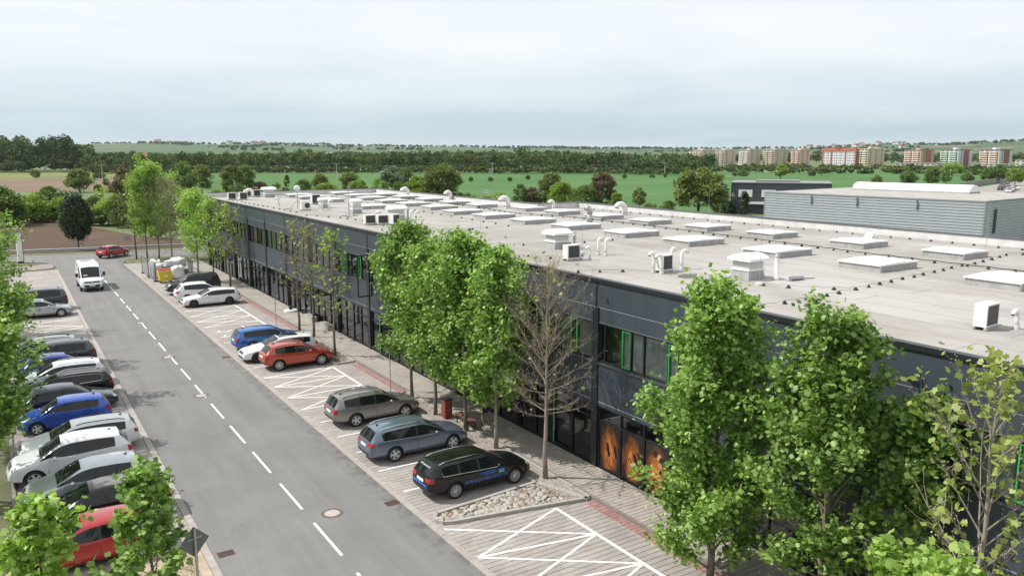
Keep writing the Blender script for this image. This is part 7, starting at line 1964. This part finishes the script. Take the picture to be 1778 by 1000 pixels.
def sign_post(x, y, h, label, plate=None, size=(.5, .7), rz=0.0, z=0, r=.03):
    t = thing('sign_post', label, 'sign', (x, y, z), rz); MB().tube([(0, 0, 0), (0, 0, h)], r, 8).build('pole', GALV, t)
    if plate:
        MB().box(-size[0]/2, size[0]/2, -.045, -.033, h-size[1]-.05, h-.05).build('plate', plate, t); MB().box(-size[0]/2+.05, size[0]/2-.05, -.033, -.031, h-size[1]*.7, h-size[1]*.64).build('clamp', GALV, t)
    return t
BACKP = mat('sign_back', (.30, .31, .32), .5, metal=.4); BLUES = mat('sign_blue', (.03, .13, .55), .4)
sign_post(17.0, 60.1, 3.2, 'grey sign pole with a plate in front of the sparse trees', BACKP, (.45, .75), 0, .0)
sign_post(17.2, 39.3, 3.4, 'bare grey sign pole at the left end of the green tree cluster', BACKP, (.5, .7), 0, .0)
t = sign_post(19.0, 82.1, 3.0, 'blue and white parking sign near the far shop fronts', BLUES, (.5, .7), R(10), .09); MB().box(-.2, .2, -.049, -.046, 2.05, 2.25).build('lower_plate', WHITE_METAL, t)
sign_post(12.95, 108.7, 2.9, 'small road sign at the junction corner right of the turning red car', BACKP, (.7, .5), R(180), 0)
sign_post(-.55, 42.9, 2.5, 'thin sign pole among the left trees', BACKP, (.4, .5))
t = thing('road_sign', 'square road sign turned on its corner, seen from behind at the lower left', 'sign', (3.47, 20.6, 0), R(20))
MB().tube([(0, 0, 0), (0, 0, 3.45)], .035, 10).build('pole', GALV, t)
GB = mat('sign_back_green', (.15, .175, .17), .5, metal=.3); s = .30
MB().add([(0, .045, 3.1-1.414*s), (1.414*s, .045, 3.1), (0, .045, 3.1+1.414*s), (-1.414*s, .045, 3.1), (0, .06, 3.1-1.414*s), (1.414*s, .06, 3.1), (0, .06, 3.1+1.414*s), (-1.414*s, .06, 3.1)], [(0, 1, 2, 3), (7, 6, 5, 4), (0, 4, 5, 1), (1, 5, 6, 2), (2, 6, 7, 3), (3, 7, 4, 0)]).build('plate', GB, t)
MB().box(-.2, .2, .02, .044, 3.18, 3.22).build('clamp', GALV, t)
t = thing('warning_sign', 'small triangular warning sign beyond the back parapet', 'sign', (131.5, 118.5, 0), R(-40)); MB().tube([(0, 0, 0), (0, 0, 4.6)], .05, 8).build('pole', GALV, t); MB().add([(-.55, -.06, 3.9), (.55, -.06, 3.9), (0, -.06, 4.85)], [(0, 1, 2)]).build('plate', mat('sign_pinkish', (.5, .3, .27), .5), t)
# dirt bed with rough grass at the lower left
poly_sheet('ground_bed_left', [(-.6, 8), (4.59, 8), (4.59, 26.58), (-.6, 26.58)], .0, mat('sandy_soil', (.36, .29, .215), .95, var=.35, vscale=1.8, bump=.5, bscale=9), 'sandy planting bed at the lower left')
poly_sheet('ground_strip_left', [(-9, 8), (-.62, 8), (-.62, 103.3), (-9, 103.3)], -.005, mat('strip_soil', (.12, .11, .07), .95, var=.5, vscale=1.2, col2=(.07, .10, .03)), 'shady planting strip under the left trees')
kerb_line('kerb_strip_left', -.61, -.48, 27, 103, -.05, .09, KERB_DARK, 1.0, 'kerb at the head of the left parking bays', 28.0)
rg_ = np.random.default_rng(4)
def grass(n, area, label, hmin=.05, hmax=.16, m=None):
    x0, x1, y0, y1 = area; mb = MB()
    cx = rg_.uniform(x0, x1, (max(3, n//120), 2)); cx[:, 1] = rg_.uniform(y0, y1, len(cx))
    for i in range(n):
        c = cx[rg_.integers(0, len(cx))]; x, y = c[0] + rg_.normal()*.35, c[1] + rg_.normal()*.35
        if not (x0 < x < x1 and y0 < y < y1): continue
        h = rg_.uniform(hmin, hmax); a = rg_.uniform(0, 6.28); w = .012; dx, dy = math.cos(a), math.sin(a)
        mb.add([(x-dx*w, y-dy*w, .0), (x+dx*w, y+dy*w, .0), (x+dy*h*.5, y-dx*h*.5, h)], [(0, 1, 2)])
    tag(mb.build('grass', m or leaf_mat('grass_blade', (.06, .11, .02), (.15, .19, .05), .3)), label, 'grass', kind='stuff')
grass(5000, (0.2, 4.3, 18, 26.0), 'rough grass tufts in the sandy bed at the lower left')
grass(5000, (16.9, 17.9, 46.7, 57.1), 'weeds along the gravel bed beside the orange-red car', .08, .3)
# litter bin, bench
t = thing('litter_bin', 'rusty red box litter bin beside the trees and the bench', 'bin', (17.75, 33.75, .06))
MB().box(-.2, .2, -.2, .2, .04, .95).build('shell', mat('corten', (.20, .055, .035), .75, var=.25, vscale=5), t); MB().box(-.22, .22, -.22, .22, .953, 1.0).build('rim', DARK_METAL, t); MB().box(-.15, .15, -.15, .15, 1.001, 1.005).build('opening', BLACK, t); MB().box(-.16, .16, -.16, .16, 0, .038).build('foot', DARK_METAL, t)
t = thing('bench', 'backless bench with brown wooden slats on dark steel legs', 'bench', (17.95, 32.2, .06), R(90-4))
for k in range(4): MB().box(-.8, .8, -.2 + k*.105, -.11 + k*.105, .43, .47).build('slat', mat('bench_wood', (.16, .075, .05), .7, var=.3, vscale=8, isl=.15), t)
for sx in (-.62, .62): MB().box(sx-.03, sx+.03, -.2, .2, .38, .428).build('rail', DARK_METAL, t); MB().box(sx-.025, sx+.025, -.2, -.15, 0, .379).build('leg', DARK_METAL, t); MB().box(sx-.025, sx+.025, .15, .2, 0, .379).build('leg', DARK_METAL, t)
# entrance step with white planter far along the facade
t = thing('white_step', 'low white curved step at a far shop entrance', 'step', (19.5, 64.5, .092)); MB().lathe([(.0, 0), (.55, 0), (.55, .12), (.5, .15)], 20).build('slab', WHITE_METAL, t); MB().lathe([(.12, .15), (.16, .45), (.02, .5)], 12).build('pot', DARK_METAL, t)
for (y, lab) in ((60.2, 'low pale concrete planter block at the facade behind the sign pole'), (56.6, 'second pale concrete planter block at the facade')):
    t = thing('planter', lab, 'planter', (19.75, y, .092)); MB().box(-.22, .22, -.9, .9, 0, .38).build('trough', CONCRETE, t); MB().box(-.16, .16, -.82, .82, .381, .40).build('soil', GRAVEL, t)

# waste corner: mesh cage, bags, yellow container
def cage_panel(p, q, h, label):
    p, q = Vector(p), Vector(q); L_ = (q-p).length; t = thing('fence_panel', label, 'fence', (p.x, p.y, 0), math.atan2((q-p).y, (q-p).x), 'mobile mesh fence panels round the waste corner')
    fr = MB(); fr.tube([(0, 0, .1), (0, 0, h)], .035, 6); fr.tube([(L_, 0, .1), (L_, 0, h)], .035, 6); fr.tube([(0, 0, h), (L_, 0, h)], .035, 6); fr.tube([(0, 0, .14), (L_, 0, .14)], .022, 6); fr.build('frame', mat('fence_steel', (.16, .165, .17), .5, metal=.4), t)
    me_ = MB()
    for k in range(1, int(L_/.11)): me_.tube([(k*.11, 0, .14), (k*.11, 0, h)], .006, 3, caps=False)
    for k in range(1, int((h-.14)/.25)): me_.tube([(0, 0, .14+k*.25), (L_, 0, .14+k*.25)], .004, 3, caps=False)
    o = me_.build('mesh_wires', GALV, t); o['kind'] = 'stuff'
    for x in (.1, L_-.1): MB().box(x-.3, x+.3, -.1, .1, 0, .13).build('foot_block', BLACK, t)
cage_panel((12.75, 87.7), (12.65, 91.3), 2.0, 'mesh fence panel nearest the road in front of the white bags'); cage_panel((12.65, 91.5), (12.55, 95.0), 2.0, 'mesh fence panel at the far road side of the waste corner')
cage_panel((12.8, 87.6), (16.2, 87.4), 2.0, 'mesh fence panel behind the yellow container'); cage_panel((16.4, 87.6), (16.6, 91.0), 2.0, 'mesh fence panel on the tree side of the waste corner')
FILM = mat('white_film', (.66, .67, .67), .42, var=.12, vscale=4)
def big_bag(x, y, z, s, label, seed):
    r = random.Random(seed); bm = bmesh.new(); bmesh.ops.create_icosphere(bm, subdivisions=3, radius=1)
    for v in bm.verts:
        k = r.uniform(.9, 1.1); v.co = Vector((max(-.8, min(.8, v.co.x*1.1))*s[0]*k, max(-.8, min(.8, v.co.y*1.1))*s[1]*k, (max(-.85, min(.85, v.co.z*1.05))+.85)*s[2]*.5*k))
    me = bpy.data.meshes.new('bulk_bag'); bm.to_mesh(me); bm.free(); me.materials.append(FILM); me.polygons.foreach_set('use_smooth', [True]*len(me.polygons))
    tag(link('bulk_bag', me, None, (x, y, z)), label, 'bag', 'white bulk bags in the waste corner')
big_bag(13.4, 90.3, 0, (.7, .8, 1.9), 'tall white film-wrapped bag just inside the mesh fence by the road', 1); big_bag(13.5, 92.6, 0, (.7, .7, 1.9), 'white bag behind the tall wrapped one', 2); big_bag(15.1, 91.5, .7, (1.0, .7, 1.1), 'wide white bag lying on a pile in the middle of the cage', 3)
big_bag(14.75, 86.55, .35, (.75, .6, 1.5), 'white sack hanging right of the yellow container', 4); big_bag(16.0, 93.2, .6, (.9, .8, 1.2), 'white bag at the back by the trees', 5)
t = thing('yellow_container', 'yellow wheeled recycling container with a lidded brown slot', 'container', (13.55, 86.75, 0))
YEL = mat('yellow_plastic', (.66, .50, .02), .45, var=.06, vscale=3)
MB().add([(-.58,-.45,.22),(.58,-.45,.22),(.58,.45,.22),(-.58,.45,.22),(-.68,-.55,1.12),(.68,-.55,1.12),(.68,.55,1.12),(-.68,.55,1.12)],[(0,3,2,1),(0,1,5,4),(1,2,6,5),(2,3,7,6),(3,0,4,7),(4,5,6,7)]).build('tub', YEL, t)
MB().box(-.71, .71, -.58, .58, 1.123, 1.19).build('rim', YEL, t)
MB().add([(-.64,-.50,1.192),(.64,-.50,1.192),(.64,.52,1.192),(-.64,.52,1.192),(-.6,-.1,1.42),(.6,-.1,1.42),(.6,.46,1.42),(-.6,.46,1.42)],[(0,1,5,4),(1,2,6,5),(2,3,7,6),(3,0,4,7),(4,5,6,7)]).build('lid', mat('bin_lid', (.28, .07, .03), .5), t)
MB().add([(-.13,-.523,.58),(.13,-.523,.58),(.13,-.548,.86),(-.13,-.548,.86)],[(0,1,2,3)]).build('sticker', PLATE, t)
for sx in (-.5, .5):
    for sy in (-.36, .36): MB().lathe([(.1, -.03), (.1, .03)], 12, (sx, sy, .1), axis='y').build('castor', BLACK, t); MB().box(sx-.03, sx+.03, sy-.05, sy+.05, .18, .225).build('castor_fork', GALV, t)
t = thing('pallet_stack', 'stack of grey crates and pallets at the back of the waste corner', 'pallets', (15.6, 89.3, 0))
for k in range(5): MB().obox((0, 0, .12+k*.19), (1.2, .8, .14), R(4*k-8)).build('pallet', mat('grey_crate', (.20, .205, .21), .7, isl=.3), t)
t = thing('waste_container', 'dark grey waste container inside the mesh cage', 'container', (14.3, 88.9, 0)); MB().box(-.6, .6, -.5, .5, .15, 1.2).build('tub', GREY_PLASTIC, t); MB().box(-.63, .63, -.53, .53, 1.203, 1.3).build('lid', DARK_METAL, t)

# the walker, half hidden behind the leaves
def skin(name, verts, edges, radii, mats, parent, root=0, sub=2):
    me = bpy.data.meshes.new(name); me.from_pydata(verts, edges, []); o = bpy.data.objects.new(name, me); COL.objects.link(o)
    md = o.modifiers.new('skin', 'SKIN'); md.use_smooth_shade = True
    for i, rr in enumerate(radii):
        sv = me.skin_vertices[0].data[i]; sv.radius = rr if hasattr(rr, '__len__') else (rr, rr); sv.use_root = (i == root)
    ss = o.modifiers.new('sub', 'SUBSURF'); ss.levels = sub; ss.render_levels = sub
    dg = bpy.context.evaluated_depsgraph_get(); m2 = bpy.data.meshes.new_from_object(o.evaluated_get(dg)); bpy.data.objects.remove(o)
    m2.name = name; m2.materials.clear(); m2.materials.append(mats); m2.polygons.foreach_set('use_smooth', [True]*len(m2.polygons))
    return link(name, m2, parent)
pr = thing('person', 'person in a teal shirt, dark shorts and dark shoes walking behind the trees', 'person', (18.75, 31.7, .095), R(100))
# faces +x; left is +y
SK = mat('skin_tone', (.42, .25, .18), .6); SHIRT = mat('teal_shirt', (.02, .20, .27), .8, var=.1, vscale=6); SHORT = mat('dark_shorts', (.035, .05, .075), .85); SHOE = mat('dark_shoe', (.02, .02, .022), .7); HAIR = mat('dark_hair', (.03, .022, .018), .8)
v = [(0, 0, .95), (0, 0, 1.15), (.01, 0, 1.38), (.01, 0, 1.47), (.02, 0, 1.54), (.03, 0, 1.64), (.03, 0, 1.74),
     (0, .10, .90), (.10, .11, .50), (.04, .11, .10), (.10, .11, .045), (.19, .115, .035),
     (0, -.10, .90), (.02, -.11, .50), (-.16, -.11, .14), (-.13, -.11, .06), (-.04, -.115, .04),
     (.0, .19, 1.40), (-.05, .25, 1.13), (.06, .25, .90), (.09, .245, .83),
     (.0, -.19, 1.40), (.04, -.25, 1.13), (.18, -.24, .95), (.22, -.235, .89)]
e = [(0,1),(1,2),(2,3),(3,4),(4,5),(5,6),(0,7),(7,8),(8,9),(9,10),(10,11),(0,12),(12,13),(13,14),(14,15),(15,16),(2,17),(17,18),(18,19),(19,20),(2,21),(21,22),(22,23),(23,24)]
rd = [(.11,.14),(.10,.13),(.10,.15),.055,.055,(.095,.075),(.07,.06),.085,.056,.036,.036,.03,.085,.056,.036,.036,.03,.055,.04,.03,(.035,.018),.055,.04,.03,(.035,.018)]
hands = [((.09,.245,.83), 20), ((.22,-.235,.89), 24)]
for (hx_, hy_, hz_), base in hands:
    sd = 1 if hy_ > 0 else -1
    for k, (dx, ln) in enumerate(((-.026, .062), (-.009, .075), (.009, .072), (.026, .058))):
        i0 = len(v); v += [(hx_+dx, hy_, hz_-.045), (hx_+dx*1.1+.012, hy_-sd*.004, hz_-.045-ln*.55), (hx_+dx*1.1+.03, hy_-sd*.012, hz_-.045-ln)]; e += [(base, i0), (i0, i0+1), (i0+1, i0+2)]; rd += [.010, .009, .008]
    i0 = len(v); v += [(hx_+.036, hy_-sd*.012, hz_-.01), (hx_+.055, hy_-sd*.02, hz_-.045)]; e += [(base, i0), (i0, i0+1)]; rd += [.011, .009]
body = skin('body', v, e, rd, SK, pr, 0, 1)
fc = MB(); bm = bmesh.new(); bmesh.ops.create_icosphere(bm, subdivisions=2, radius=1)
hm = bpy.data.meshes.new('hair')
for q in list(bm.verts):
    q.co = Vector((q.co.x*.108+.02, q.co.y*.09, q.co.z*.105+1.70))
bmesh.ops.delete(bm, geom=[q for q in bm.verts if q.co.z < 1.66 or (q.co.x > .085 and q.co.z < 1.735)], context='VERTS'); bm.to_mesh(hm); bm.free(); hm.materials.append(HAIR); link('hair', hm, pr)
MB().add([(.115, -.012, 1.655), (.115, .012, 1.655), (.14, 0, 1.645), (.118, 0, 1.685)], [(0,1,2), (0,2,3), (1,3,2), (0,3,1)]).build('nose', SK, pr)
for s in (-1, 1): MB().obox((.117, s*.032, 1.685), (.008, .02, .009), 0).build('eye', BLACK, pr); MB().lathe([(.02, -.006), (.024, .006)], 8, (.02, s*.094, 1.66), axis='y').build('ear', SK, pr)
MB().obox((.119, 0, 1.60), (.006, .04, .007), 0).build('mouth', mat('lip', (.3, .12, .1), .6), pr)
skin('shirt', [(0, 0, .93), (0, 0, 1.15), (.01, 0, 1.37), (.01, 0, 1.45), (0, .18, 1.39), (-.03, .235, 1.22), (0, -.18, 1.39), (.025, -.235, 1.22)], [(0,1),(1,2),(2,3),(2,4),(4,5),(2,6),(6,7)], [(.135,.17),(.125,.155),(.125,.175),.075,.085,.066,.085,.066], SHIRT, pr, 0, 1)
skin('shorts', [(0, 0, .96), (0, 0, .90), (.02, .105, .82), (.075, .112, .57), (.0, -.105, .82), (.015, -.112, .57)], [(0,1),(1,2),(2,3),(1,4),(4,5)], [(.125,.155),(.12,.15),.105,.088,.105,.088], SHORT, pr, 0, 1)
for p_, q_ in (((.05, .112, .05), (.20, .115, .04)), ((-.15, -.112, .09), (-.03, -.115, .045))): skin('shoe', [p_, ((p_[0]+q_[0])/2, p_[1], (p_[2]+q_[2])/2), q_], [(0,1),(1,2)], [(.052,.052),(.05,.05),(.042,.04)], SHOE, pr, 0, 1)

# ------------------------------------------------------------------ the air: thin even haze round everything
hz = bpy.data.materials.new('haze_air'); hz.use_nodes = True; hz.node_tree.nodes.clear()
ho = hz.node_tree.nodes.new('ShaderNodeOutputMaterial'); hv = hz.node_tree.nodes.new('ShaderNodeVolumePrincipled')
hv.inputs['Color'].default_value = (.80, .88, .95, 1); hv.inputs['Density'].default_value = .000045; hv.inputs['Anisotropy'].default_value = .3
hz.node_tree.links.new(hv.outputs[0], ho.inputs['Volume'])
tag(MB().box(-6500, 9500, -900, 9500, -60, 140).build('haze', hz), 'thin pale haze over the far fields and hills', 'haze', kind='stuff')
